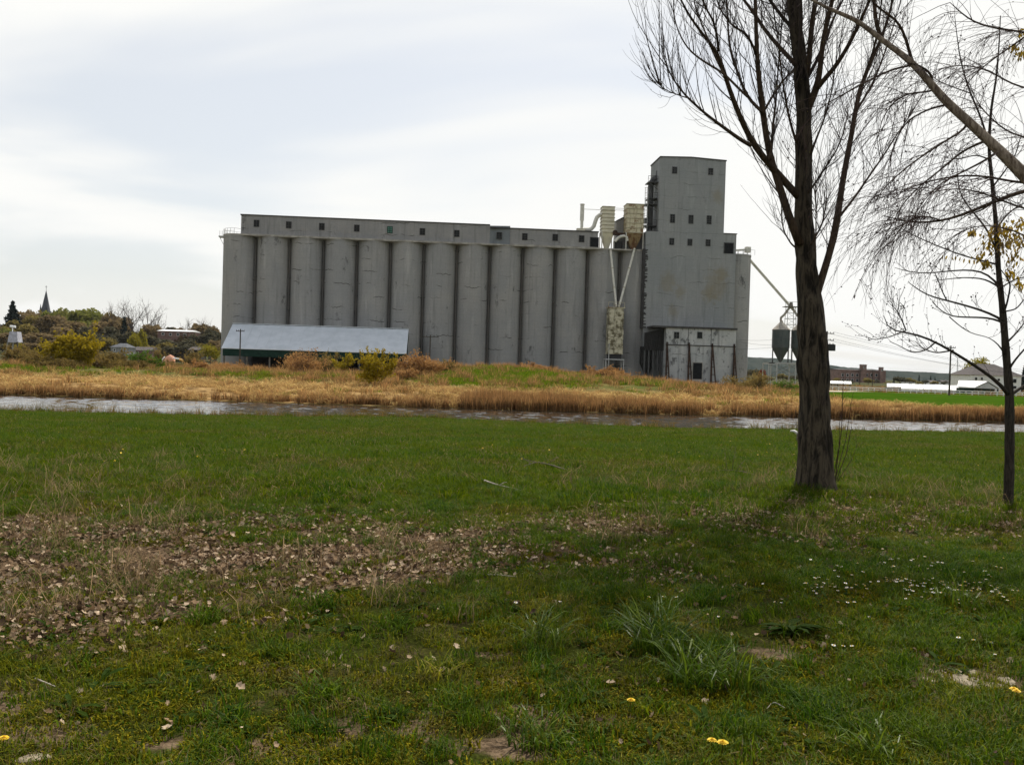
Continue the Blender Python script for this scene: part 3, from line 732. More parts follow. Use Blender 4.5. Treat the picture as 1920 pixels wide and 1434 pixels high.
c2 = collector('wide rust-streaked dust collector against the headhouse tower', 1176, 1206, 382, 437, 468, VF - 0.1, 6, 'cream_rusty', 'rust_hopper', 3.2)
vS = VF + 1.6
u_, zt_ = E(1092, 384, vS)
r = eth('exhaust_stack', 'slim cream exhaust stack with a curved duct to the narrow collector', 'exhaust stack', u_, vS, zGt2 + 0.2)
O = (u_, vS, zGt2 + 0.2); zb_ = zGt2 + 0.2
mb = MB(); mb.cyl((u_, vS, zb_), (u_, vS, zt_ - 3.0), 0.30, n=14); mb.cyl((u_, vS, zt_ - 3.1), (u_, vS, zt_), 0.40, n=14); el(mb, 'pipe', M['pale_pipe'], r, *O, smooth=True, angle=40)
mb = MB(); mb.cyl((u_, vS, zt_), (u_, vS, zt_ + 0.12), 0.46, n=14); el(mb, 'cap', M['cream_rib'], r, *O)
mb = MB(); mb.box(u_ - 1.0, u_ + 0.6, vS - 0.5, vS + 0.5, zb_ + 0.003, zb_ + 0.6); el(mb, 'fan_housing', M['cream_metal'], r, *O)
pp = [E(a_, b_, vS) for a_, b_ in ((1096, 430), (1104, 430.5), (1109, 429), (1113.5, 424), (1116, 416), (1119, 408), (1124, 403.5), (1131, 402))]
mb = MB(); mb.tube([(a_, vS, b_) for a_, b_ in pp], 0.40, 12); el(mb, 'duct', M['pale_pipe'], r, *O, smooth=True, angle=50)
mb = MB(); z_ = E(1110, 393, vS)[1]; mb.bar((u_, vS, z_), (c1[0], vS, z_), 0.08); el(mb, 'brace', M['pale_pipe'], r, *O)
z_ = E(1164, 386, vS)[1]
mb = MB()
for dz in (0, 0.35): mb.bar((c1[1] - 0.1, vS, c1[2] - 0.1 - dz), (c2[0] + 0.1, vS, c1[2] - 0.1 - dz), 0.07)
el(mb, 'catwalk_rail', M['pale_pipe'], r, *O)
# grey machine house behind the collectors
vm = RS - 3.2
u0, zt = E(1157, 415, vm); u1 = E(1207, 410, vm)[0]
r = eth('machine_house', 'small grey sloping-roofed machine house behind the dust collectors', 'machine house', (u0 + u1) / 2, vm, ZS)
O = ((u0 + u1) / 2, vm, ZS); zh = E(1175, 405, vm)[1]
mb = MB(); fr = [(u0, ZS), (u1, ZS), (u1, zh), (u0 + 2.0, zh), (u0, zt)]
mb.add([(a_, vm, b_) for a_, b_ in fr] + [(a_, vm + 3, b_) for a_, b_ in fr], [(0, 1, 2, 3, 4), (9, 8, 7, 6, 5), (0, 5, 6, 1), (1, 6, 7, 2), (2, 7, 8, 3), (3, 8, 9, 4), (4, 9, 5, 0)])
el(mb, 'wall', M['gallery_concrete'], r, *O)
mb = MB(); mb.bar((u0 - 0.1, vm + 1.5, zt + 0.1), (u0 + 2.0, vm + 1.5, zh + 0.12), 3.3, 0.14); mb.bar((u0 + 2.0, vm + 1.5, zh + 0.1), (u1, vm + 1.5, zh + 0.1), 3.3, 0.14); el(mb, 'roof', M['dark_trim'], r, *O)
# blower and looping duct between the collectors
vb = VF + 0.2
ub, zb2 = E(1160, 452, vb)
r = eth('blower', 'olive blower drum and pale looping duct between the two collectors', 'blower', ub, vb + 0.8, ZS); O = (ub, vb + 0.8, ZS)
mb = MB(); mb.cyl((ub, vb + 0.8, ZS + 0.003), (ub, vb + 0.8, zb2), 0.95, n=16); el(mb, 'drum', M['shadow_cladding'], r, *O, smooth=True, angle=40)
mb = MB(); pp = [E(a_, b_, vb) for a_, b_ in ((1153, 453), (1158, 447), (1164, 443.5), (1170, 442.5), (1175, 445), (1176, 452))]
mb.tube([(a_, vb, b_) for a_, b_ in pp], 0.28, 10); el(mb, 'duct', M['pale_pipe'], r, *O, smooth=True, angle=50)
mb = MB(); za = E(1160, 438, vb)[1]; mb.bar((E(1150, 438, vb)[0], vb + 0.7, za), (E(1178, 438, vb)[0], vb + 0.7, za), 0.5, 0.5); mb.cyl((ub - 0.7, vb + 0.2, za + 0.2), (ub - 0.7, vb + 1.2, za + 0.2), 0.5, n=12); el(mb, 'gangway', M['rust_dark'], r, *O)
# spouts down to the dryer
vD = VF - 3.4
for nm, a_, b_, lb in (('grain_spout', (1144.5, 466), (1155.5, 575), 'steep pale spout pipe from the narrow collector to the dryer'), ('grain_spout', (1190, 466), (1160.5, 575), 'slanting pale spout pipe from the rusty collector to the dryer')):
    ua, za = E(a_[0], a_[1], VF - 0.3); ub_, zb_ = E(b_[0], b_[1], vD + 1)
    r = eth(nm, lb, 'spout', ub_, vD + 1, zb_); O = (ub_, vD + 1, zb_)
    mb = MB(); mb.cyl((ua, VF - 0.3, za), (ub_, vD + 1, zb_), 0.21, n=10); el(mb, 'pipe', M['pale_pipe'], r, *O, smooth=True, angle=40)
    d_ = np.array((ub_ - ua, vD + 1 - VF + 0.3, zb_ - za))
    for q in (0.02, 0.34, 0.67, 0.97): mb = MB(); p_ = np.array((ua, VF - 0.3, za)) + d_ * q; mb.cyl(p_, p_ + d_ * 0.008, 0.28, n=10); el(mb, 'flange', M['cream_rib'], r, *O)
u0, zt = E(1141, 577, vD); u1, zb_ = E(1168.5, 664, vD); zg = 0.0
r = eth('grain_dryer', 'stained cream grain dryer column standing before the silos', 'grain dryer', (u0 + u1) / 2, vD + 1.2, 0); O = ((u0 + u1) / 2, vD + 1.2, 0)
nd = 9
for q in range(nd):
    za = zb_ + (zt - zb_) * q / nd; zb3 = zb_ + (zt - zb_) * (q + 1) / nd
    mb = MB(); off = 0.05 * math.sin(q * 2.1)
    mb.box(u0 + 0.12, u1 - 0.12 + off, vD, vD + 2.4, za + 0.05, zb3 - 0.05); mb.box(u0 + 0.02, u1 - 0.02, vD - 0.08, vD + 2.45, za - 0.04, za + 0.045)
    el(mb, 'dryer_section', M['cream_mossy'], r, *O)
mb = MB(); mb.box(u0 - 0.1, u1 + 0.1, vD - 0.15, vD + 2.5, zt + 0.0, zt + 0.16)
for uu in np.linspace(u0, u1, 4): mb.cyl((uu, vD, zt + 0.1), (uu, vD, zt + 1.1), 0.04, n=5)
mb.bar((u0, vD, zt + 1.1), (u1, vD, zt + 1.1), 0.06); el(mb, 'top_platform', M['cream_rusty'], r, *O)
zq = E(1155, 674, vD)[1]
mb = MB(); mb.box(u0 - 0.3, u1 + 0.2, vD - 0.3, vD + 2.5, zq - 0.1, zq + 0.1); el(mb, 'lower_platform', M['galvanised'], r, *O)
mb = MB(); mb.box(u0 + 0.3, u1 - 0.3, vD + 0.3, vD + 2.2, zq + 0.1, zb_ - 0.06); el(mb, 'burner_box', M['black_metal'], r, *O)
for uu in (u0 - 0.25, u0 + 0.3, u1 + 0.1):
    for vv in (vD - 0.2, vD + 2.4):
        mb = MB(); mb.bar((uu, vv, -0.5), (uu, vv, zq if uu != u0 + 0.3 else zb_ + 2), 0.13); el(mb, 'leg', M['galvanised'], r, *O)
# conveyor to the outside bins
vK = VF + 1.0
u0, z0_ = E(1379, 471.5, VF + 2); u1, z1_ = E(1402, 470, VF + 2)
r = eth('conveyor', 'short pale conveyor arm on top of the end silo', 'conveyor', u0, VF + 2, ZR); O = (u0, VF + 2, ZR)
mb = MB(); mb.bar((u0, VF + 2, z0_ + 0.2), (u1, VF + 2, z1_ + 0.2), 0.5, 0.35); mb.box(u1 - 0.5, u1 + 0.5, VF + 1.5, VF + 2.5, z1_ - 0.4, z1_ + 0.7); el(mb, 'trough', M['pale_pipe'], r, *O)
mb = MB()
for uu in (u0 + 0.5, u1 - 0.8, u1): mb.bar((uu, VF + 2, ZR), (uu, VF + 2, z1_ + 0.1), 0.1)
for uu in np.linspace(u0 + 0.4, u1 + 1.2, 5): mb.cyl((uu, VF + 1.2, ZR), (uu, VF + 1.2, ZR + 1.0), 0.035, n=5)
mb.bar((u0 + 0.4, VF + 1.2, ZR + 1.0), (u1 + 1.2, VF + 1.2, ZR + 1.0), 0.05); el(mb, 'support', M['galvanised'], r, *O)
# the two hopper bins on a braced stand; their depth follows the elevator's right end
DB = 190.0
def bp(px, py, d=DB): return P(px, py, d)
pa = bp(1404, 484, 189.0); pb = bp(1486, 578)
r = thing('grain_spout', 'long pale spout slanting from the end silo down to the green bins', 'spout', (pb[0], pb[1], pb[2]))
mb = MB(); mb.cyl(pa, pb, 0.20, n=10); mb.cyl(pa + (0.15, 0, -0.55), pb + (0.15, 0, -0.55), 0.09, n=6); mb.build('pipe', M['pale_pipe'], r, off=pb, smooth=True, angle=40)
for q in np.linspace(0.03, 0.97, 7): mb = MB(); mb.bar(pa + (pb - pa) * q, pa + (pb - pa) * q + np.array((0.15, 0, -0.55)), 0.1); mb.build('brace', M['galvanised'], r, off=pb)
sc_ = DB / FPX
zdeck = bp(1470, 680)[2]; zsh = bp(1464, 619)[2]; zcy = bp(1464, 652)[2]; zap = bp(1464, 604)[2]
for i, pxc in enumerate((1464.0, 1500.0)):
    cx, cy, _ = bp(pxc, 640); R_ = 16.2 * sc_
    r = thing('hopper_bin', ('dark green hopper bin with pale cone roof, nearer the silos', 'dark green hopper bin partly hidden behind the big trunk')[i], 'hopper bin', (cx, cy, zdeck))
    O = (cx, cy, zdeck); mb = MB(); lathe(mb, cx, cy, [(R_, zcy), (R_, (zcy + zsh) / 2 - 0.05), (R_ + 0.06, (zcy + zsh) / 2), (R_, (zcy + zsh) / 2 + 0.05), (R_, zsh), (R_ + 0.05, zsh + 0.04)], 28); mb.build('shell', M['bin_green'], r, off=O, smooth=True, angle=40)
    mb = MB(); lathe(mb, cx, cy, [(R_ + 0.08, zsh + 0.04), (0.32, zap), (0.3, zap + 0.3), (0.01, zap + 0.3)], 28); mb.build('cone_roof', M['roof_zinc'], r, off=O)
    mb = MB(); lathe(mb, cx, cy, [(0.3, zdeck + 0.25), (R_ - 0.02, zcy)], 28); mb.build('hopper', M['bin_green'], r, off=O)
    for k in range(6):
        a = k * math.pi / 3 + 0.3; mb = MB(); mb.bar((cx + R_ * math.cos(a), cy + R_ * math.sin(a), zdeck), (cx + R_ * math.cos(a), cy + R_ * math.sin(a), zcy + 0.5), 0.13); mb.build('leg', M['dark_metal'], r, off=O)
cx, cy, _ = bp(1482, 600)
r = thing('distributor_tower', 'lattice distributor tower with two feed arms above the green bins', 'distributor tower', (cx, cy, zsh)); O = (cx, cy, zsh)
ztop = bp(1484, 576)[2]; w_ = 0.95; mb = MB()
for sx in (-w_, w_):
    for sy in (-w_, w_): mb.bar((cx + sx, cy + sy, zsh), (cx + sx * 0.8, cy + sy * 0.8, ztop), 0.10)
for zz in np.linspace(zsh, ztop, 5):
    for sx in (-w_, w_): mb.bar((cx + sx, cy - w_, zz), (cx + sx, cy + w_, zz), 0.07); mb.bar((cx - w_, cy + sx, zz), (cx + w_, cy + sx, zz), 0.07)
zl_ = np.linspace(zsh, ztop, 5)
for q in range(4): mb.bar((cx - w_, cy - w_, zl_[q]), (cx + w_, cy - w_, zl_[q + 1]), 0.05); mb.bar((cx + w_, cy - w_, zl_[q]), (cx - w_, cy - w_, zl_[q + 1]), 0.05)
mb.build('lattice', M['galvanised'], r, off=O)
mb = MB(); mb.box(cx - 1.4, cx + 1.4, cy - 1.2, cy + 1.2, ztop, ztop + 0.1); mb.cyl((cx, cy, ztop + 0.1), (cx, cy, ztop + 1.0), 0.5, 0.25, n=12)
for sx in (-1.4, 0, 1.4): mb.cyl((cx + sx, cy - 1.2, ztop), (cx + sx, cy - 1.2, ztop + 1.0), 0.04, n=5)
mb.bar((cx - 1.4, cy - 1.2, ztop + 1), (cx + 1.4, cy - 1.2, ztop + 1), 0.06); mb.build('head', M['grey_timber'], r, off=O)
for pxc in (1464.0, 1500.0):
    e_ = bp(pxc, 603); mb = MB(); mb.tube([(cx, cy, ztop + 0.3), ((cx * 0.35 + e_[0] * 0.65), cy, ztop - (ztop - zap) * 0.5), (e_[0], cy, zap + 0.9), (e_[0], cy, zap + 0.25)], 0.24, 10); mb.build('feed_arm', M['roof_zinc'], r, off=O, smooth=True, angle=40)
xs = [bp(p_, 700)[0] for p_ in (1451, 1486, 1521)]; xb = bp(1436, 700)[0] - 0.0
r = thing('bin_stand', 'galvanised cross-braced stand carrying the green bins', 'stand', (xs[1], cy, BASE_Z)); O = (xs[1], cy, BASE_Z)
y0, y1 = cy - 2.2, cy + 2.2
mb = MB()
for yy in (y0, y1): mb.bar((xs[0] - 0.4, yy, zdeck - 0.12), (xs[2] + 0.4, yy, zdeck - 0.12), 0.2, 0.24)
for xx in [xb] + xs: mb.bar((xx, y0, zdeck - 0.3), (xx, y1, zdeck - 0.3), 0.14)
mb.bar((xb, y1, zdeck - 0.1), (xs[2], y1, zdeck - 0.1), 0.2); mb.bar((xb, y0, zdeck - 0.35), (xs[0], y0, zdeck - 0.35), 0.2)
mb.build('deck_beam', M['galvanised'], r, off=O)
for xx in [xb] + xs:
    for yy in (y0, y1):
        mb = MB(); mb.bar((xx, yy, Hs(xx, yy) - 0.4), (xx, yy, zdeck - 0.25), 0.17); mb.build('leg', M['galvanised'], r, off=O)
zm = (zdeck + BASE_Z) / 2
for a_, b_ in zip(xs[:-1], xs[1:]):
    for yy in (y0, y1):
        mb = MB()
        for s_, e_ in ((zdeck - 0.4, zm), (zm, BASE_Z + 0.2)): mb.bar((a_, yy, s_), (b_, yy, e_), 0.055); mb.bar((b_, yy, s_), (a_, yy, e_), 0.055)
        mb.build('cross_brace', M['grey_timber'], r, off=O)

# ------------------------------------------------------------------ storage shed in front of the left silos
def shed():
    vE = VF - 14.0
    vRd = vE + 8.6
    u0, ze = E(415, 653, vE); u1, ze1 = E(762, 662, vE); zr = E(596, 612.2, vRd)[1]
    ze = (ze + ze1) / 2
    r = eth('storage_shed', 'long low shed with pale blue-grey sheet roof before the left silos', 'shed', (u0 + u1) / 2, vE + 6, 0); O = ((u0 + u1) / 2, vE + 6, 0)
    vB = vRd + 3.6; zb_ = zr - 3.6 * (zr - ze) / 8.6
    n = 34
    mb = MB()
    for k in range(n):
        ua = u0 + (u1 - u0) * k / n; ub = u0 + (u1 - u0) * (k + 1) / n; lift = 0.045 * (k % 2)
        for (va, za), (vb_, zb3) in (((vE, ze), (vRd, zr)),):
            mb.add([(ua, va, za + lift), (ub, va, za + lift), (ub, vb_, zb3 + lift), (ua, vb_, zb3 + lift), (ua, va, za - 0.1), (ub, va, za - 0.1), (ub, vb_, zb3 - 0.1), (ua, vb_, zb3 - 0.1)],
                   [(0, 1, 2, 3), (7, 6, 5, 4), (0, 4, 5, 1), (1, 5, 6, 2), (3, 2, 6, 7), (0, 3, 7, 4)])
    el(mb, 'roof', M['shed_roof_sheet'], r, *O)
    mb = MB(); mb.add([(u0, vRd, zr + 0.02), (u1, vRd, zr + 0.02), (u1, vB, zb_), (u0, vB, zb_), (u0, vRd, zr - 0.1), (u1, vRd, zr - 0.1), (u1, vB, zb_ - 0.1), (u0, vB, zb_ - 0.1)], [(0, 1, 2, 3), (7, 6, 5, 4), (0, 4, 5, 1), (1, 5, 6, 2), (2, 6, 7, 3), (0, 3, 7, 4)])
    el(mb, 'back_roof', M['shed_roof_sheet'], r, *O)
    mb = MB(); mb.bar((u0, vRd, zr + 0.12), (u1, vRd, zr + 0.12), 0.5, 0.08); el(mb, 'ridge_cap', M['shed_roof_sheet'], r, *O)
    mb = MB(); mb.box(u0 + 0.2, u1 - 0.1, vE + 0.25, vE + 0.4, ze - 1.35, ze - 0.11); el(mb, 'fascia', M['green_wall'], r, *O)
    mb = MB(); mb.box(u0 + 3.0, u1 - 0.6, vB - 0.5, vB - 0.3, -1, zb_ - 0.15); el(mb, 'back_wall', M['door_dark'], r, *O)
    for uu in (u0 + 0.25, u1 - 0.3):
        mb = MB(); mb.add([(uu, vE + 0.45, ze - 1.0), (uu, vB - 0.55, ze - 1.0), (uu, vB - 0.55, zb_ - 0.12), (uu, vRd, zr - 0.12), (uu, vE + 0.45, ze - 0.12)] + [(uu + 0.12, vE + 0.45, ze - 1.0), (uu + 0.12, vB - 0.55, ze - 1.0), (uu + 0.12, vB - 0.55, zb_ - 0.12), (uu + 0.12, vRd, zr - 0.12), (uu + 0.12, vE + 0.45, ze - 0.12)],
                          [(4, 3, 2, 1, 0), (5, 6, 7, 8, 9), (0, 1, 6, 5), (1, 2, 7, 6), (2, 3, 8, 7), (3, 4, 9, 8), (4, 0, 5, 9)])
        el(mb, 'gable', M['green_wall'], r, *O)
    for uu in np.linspace(u0 + 0.4, u1 - 0.4, 9):
        mb = MB(); mb.box(uu - 0.12, uu + 0.12, vE + 0.45, vE + 0.69, -1, ze - 0.12); el(mb, 'post', M['grey_timber'], r, *O)
shed()

# ------------------------------------------------------------------ bark, leaves and tree builders
def bark(name, dark, light, ridge=1.0, sc=1.0):
    t = MT(name, 0.95, 0.15)
    v = t.coord('object', (9 * sc, 9 * sc, 1.6 * sc))
    n1 = t.noise(v, 1.6, 6, 0.7, 0.6); n2 = t.noise(t.coord('object', (1, 1, 1)), 5.0, 4)
    col = t.mix(t.ramp(n1, 0.36, 0.62), dark, light)
    col = t.mix(t.ramp(n2, 0.55, 0.75, 0, 0.4), col, tuple(c * 0.7 + 0.01 for c in light))
    t.color(col); t.bump(n1, 1.0 * ridge, 0.03); M[name] = t.m; return t.m
bark('willow_bark', (0.010, 0.008, 0.006), (0.086, 0.068, 0.046))
bark('limb_bark', (0.030, 0.020, 0.012), (0.086, 0.058, 0.037), 0.4, 2.0)
bark('young_bark', (0.020, 0.017, 0.013), (0.055, 0.045, 0.034), 0.4, 3.0)
bark('birch_bark', (0.12, 0.085, 0.06), (0.33, 0.265, 0.20), 0.3, 2.0)
simple('twig_bark', (0.045, 0.032, 0.026), 0.8)
simple('twig_reddish', (0.065, 0.036, 0.030), 0.8)
def leafmat(name, a, b, tr=0.35, scale=1.5, instance=False):
    t = MT(name, 0.9, 0.05)
    n = t.noise(t.coord('world'), scale, 4)
    c = t.mix(t.ramp(n, 0.3, 0.7), a, b)
    c = t.mix(t.math('MULTIPLY', t.rand(), 0.30), c, tuple(x * 0.6 for x in a))
    t.color(c); t.translucent(c, tr); M[name] = t.m; return t.m
leafmat('leaf_young', (0.28, 0.18, 0.02), (0.40, 0.28, 0.03), 0.55, 6)
leafmat('bud_green', (0.20, 0.19, 0.05), (0.26, 0.22, 0.07), 0.4, 6)

def rot_about(v, k, a):
    return v * math.cos(a) + np.cross(k, v) * math.sin(a) + k * np.dot(k, v) * (1 - math.cos(a))
class Sticks:
    """many thin tapering tubes of the same number of rings, made with numpy"""
    def __init__(s): s.P = []; s.R = []
    def add(s, pts, rad): s.P.append(pts); s.R.append(rad)
    def grow(s, starts, dirs, lens, r0, r1, K=6, bias=(0, 0, 0.0), wob=0.18, rg=None):
        rg = rg if rg is not None else rng
        n = len(starts); pts = np.zeros((n, K, 3)); pts[:, 0] = starts
        d = dirs / (np.linalg.norm(dirs, axis=1)[:, None] + 1e-9)
        step = np.asarray(lens)[:, None] / (K - 1); b = np.asarray(bias, float)
        if b.ndim == 1: b = np.broadcast_to(b, (n, 3))
        for k in range(1, K):
            d = d + b / (K - 1) + rg.normal(0, wob / math.sqrt(K), (n, 3)); d /= np.linalg.norm(d, axis=1)[:, None]
            pts[:, k] = pts[:, k - 1] + d * step
        tt = np.linspace(0, 1, K)[None, :]
        rad = np.asarray(r0).reshape(-1, 1) * (1 - tt) + np.asarray(r1).reshape(-1, 1) * tt
        rad = np.broadcast_to(rad, (n, K)).copy()
        s.P.append(pts); s.R.append(rad); return pts, rad
    def mesh(s, name, mat, parent=None, off=(0, 0, 0), sides=3):
        Vs = []; Qs = []; o = 0
        for pts, rad in zip(s.P, s.R):
            n, K, _ = pts.shape
            tg = np.gradient(pts, axis=1); tg /= (np.linalg.norm(tg, axis=2)[..., None] + 1e-9)
            ref = np.broadcast_to(np.array((0.31, 0.85, 0.42)), tg.shape)
            a = np.cross(tg, ref); a /= (np.linalg.norm(a, axis=2)[..., None] + 1e-9); b = np.cross(tg, a)
            ang = 2 * np.pi * np.arange(sides) / sides
            ring = pts[:, :, None, :] + rad[:, :, None, None] * (a[:, :, None, :] * np.cos(ang)[None, None, :, None] + b[:, :, None, :] * np.sin(ang)[None, None, :, None])
            Vs.append(ring.reshape(-1, 3))
            i = np.arange(n)[:, None, None] * K * sides; k = np.arange(K - 1)[None, :, None] * sides; j = np.arange(sides)[None, None, :]; jn = (j + 1) % sides
            q = np.stack([i + k + j, i + k + jn, i + k + sides + jn, i + k + sides + j], -1).reshape(-1, 4) + o
            Qs.append(q); o += n * K * sides
        return mesh_np(name, np.concatenate(Vs) - np.asarray(off), quads=np.concatenate(Qs), mats=[mat], parent=parent, smooth=True)
def sample_on(pts, n, lo=0.0, hi=1.0, rg=None):
    """random points on polylines pts (m,K,3): positions, tangents, parameter"""
    rg = rg if rg is not None else rng
    m, K, _ = pts.shape
    i = rg.integers(0, m, n); t = rg.uniform(lo, hi, n) * (K - 1); k = np.minimum(t.astype(int), K - 2); f = (t - k)[:, None]
    a = pts[i, k]; b = pts[i, k + 1]; return a + (b - a) * f, (b - a) / (np.linalg.norm(b - a, axis=1)[:, None] + 1e-9), t / (K - 1), i
def fans(tang, spread, rg=None):
    rg = rg if rg is not None else rng
    r = rg.normal(0, 1, tang.shape); r -= tang * np.sum(r * tang, 1)[:, None]; r /= np.linalg.norm(r, axis=1)[:, None] + 1e-9
    return tang * np.cos(spread)[:, None] + r * np.sin(spread)[:, None]
def quads_at(c, size, rg, elong=1.6, up=0.0, normal=None):
    """random leaf quads"""
    n = len(c); a = rg.normal(0, 1, (n, 3)); a[:, 2] += up; a /= np.linalg.norm(a, axis=1)[:, None]
    b = rg.normal(0, 1, (n, 3)); b -= a * np.sum(a * b, 1)[:, None]; b /= np.linalg.norm(b, axis=1)[:, None]
    s = np.asarray(size).reshape(-1, 1) if np.ndim(size) else np.full((n, 1), size)
    u = a * s * elong / 2; w = b * s / 2
    V = np.stack([c - u, c + w * 0.9, c + u, c - w], 1).reshape(-1, 3)
    return V, np.arange(n * 4).reshape(n, 4)
def traced(points, z0, z1=None, curve=1.0):
    """polyline (px, py[, width px]) of the photograph given real depth; returns points and radii"""
    n = len(points); z1 = z0 if z1 is None else z1
    out = []; rad = []
    L = np.cumsum([0] + [math.hypot(points[i + 1][0] - points[i][0], points[i + 1][1] - points[i][1]) for i in range(n - 1)]); L = L / max(L[-1], 1e-6)
    for i, p in enumerate(points):
        d = z0 + (z1 - z0) * L[i] ** curve; out.append(P(p[0], p[1], d)); rad.append(p[2] / 2 * d / FPX)
    return np.array(out), np.array(rad), L
def resample(pts, rad, K):
    L = np.concatenate([[0], np.cumsum(np.linalg.norm(np.diff(pts, axis=0), axis=1))]); t = np.linspace(0, L[-1], K)
    # Catmull-like smoothing through dense linear sampling
    q = np.stack([np.interp(t, L, pts[:, i]) for i in range(3)], 1)
    for _ in range(2): q[1:-1] = (q[:-2] + 2 * q[1:-1] + q[2:]) / 4
    return q, np.interp(t, L, rad)

# ------------------------------------------------------------------ the big willow-like tree by the lawn
TD = G(1530, 918)[1]
tb = G(1530, 920)
TREE = thing('tree', 'big bare rough-barked tree with forked trunk standing on the lawn', 'tree', (tb[0], tb[1], tb[2]))
trunk_px = [(1530, 950, 82), (1530, 925, 78), (1529, 905, 70), (1528.5, 880, 66), (1528, 850, 63), (1528, 800, 59), (1528, 750, 58), (1528, 700, 57.5), (1525, 650, 57), (1522, 615, 54), (1520, 590, 50), (1518.5, 560, 46), (1515.5, 530, 42), (1512, 500, 39.5),
            (1509, 463, 37.5), (1507.5, 420, 34.5), (1507, 390, 33), (1506.5, 340, 31.5), (1506.5, 300, 31), (1507, 250, 29), (1507, 210, 28), (1506, 180, 28), (1503, 140, 27), (1498, 100, 25), (1493, 60, 24), (1489, 20, 25), (1484, -30, 25), (1476, -120, 22), (1470, -240, 17), (1466, -380, 12), (1463, -540, 6)]
tp, tr, _ = traced(trunk_px, TD, TD + 0.25)
tp, tr = resample(tp, tr, 190)
NS = 56
tg = np.gradient(tp, axis=0); tg /= np.linalg.norm(tg, axis=1)[:, None]
A = np.cross(tg, (0, 1, 0)); A /= np.linalg.norm(A, axis=1)[:, None]; B = np.cross(tg, A)
ang = 2 * np.pi * np.arange(NS) / NS
ss = np.concatenate([[0], np.cumsum(np.linalg.norm(np.diff(tp, axis=0), axis=1))])
TH, SS = np.meshgrid(ang, ss)
def periodic(th, s, fa, fs, seed):
    x_ = th / (2 * np.pi) * fa
    w = (th / (2 * np.pi)); return vnoise(x_, s * fs, seed) * (1 - w) + vnoise(x_ - fa, s * fs, seed) * w
hb = np.abs(periodic(TH, SS, 14, 2.2, 71) - 0.5) * 2; hb2 = periodic(TH, SS, 26, 5.0, 73); lump = periodic(TH, SS, 3, 1.3, 75)
low = np.clip(1 - SS / 0.75, 0, 1)
relief = (hb - 0.5) * 0.044 + (hb2 - 0.5) * 0.022
flare = low ** 2 * 0.16 * (0.5 + 0.8 * np.cos(3 * TH + 0.7) * 0.6 + 0.4 * np.cos(5 * TH))
Rr = tr[:, None] * (1 + (lump - 0.5) * 0.10) + relief * np.clip(tr[:, None] / 0.2, 0.25, 1) + flare * 0.55
kn = np.exp(-((SS - 1.95) / 0.22) ** 2) * np.maximum(0, np.cos(TH - 0.4)) * 0.05
Rr = Rr + kn
V = tp[:, None, :] + Rr[..., None] * (A[:, None, :] * np.cos(TH)[..., None] + B[:, None, :] * np.sin(TH)[..., None])
ii = (np.arange(len(tp) - 1)[:, None] * NS); jj = np.arange(NS)[None, :]
Q = np.stack([ii + jj, ii + (jj + 1) % NS, ii + NS + (jj + 1) % NS, ii + NS + jj], -1).reshape(-1, 4)
mesh_np('trunk', V.reshape(-1, 3) - tb, quads=Q[:, ::-1], mats=[M['willow_bark']], parent=TREE, smooth=True)
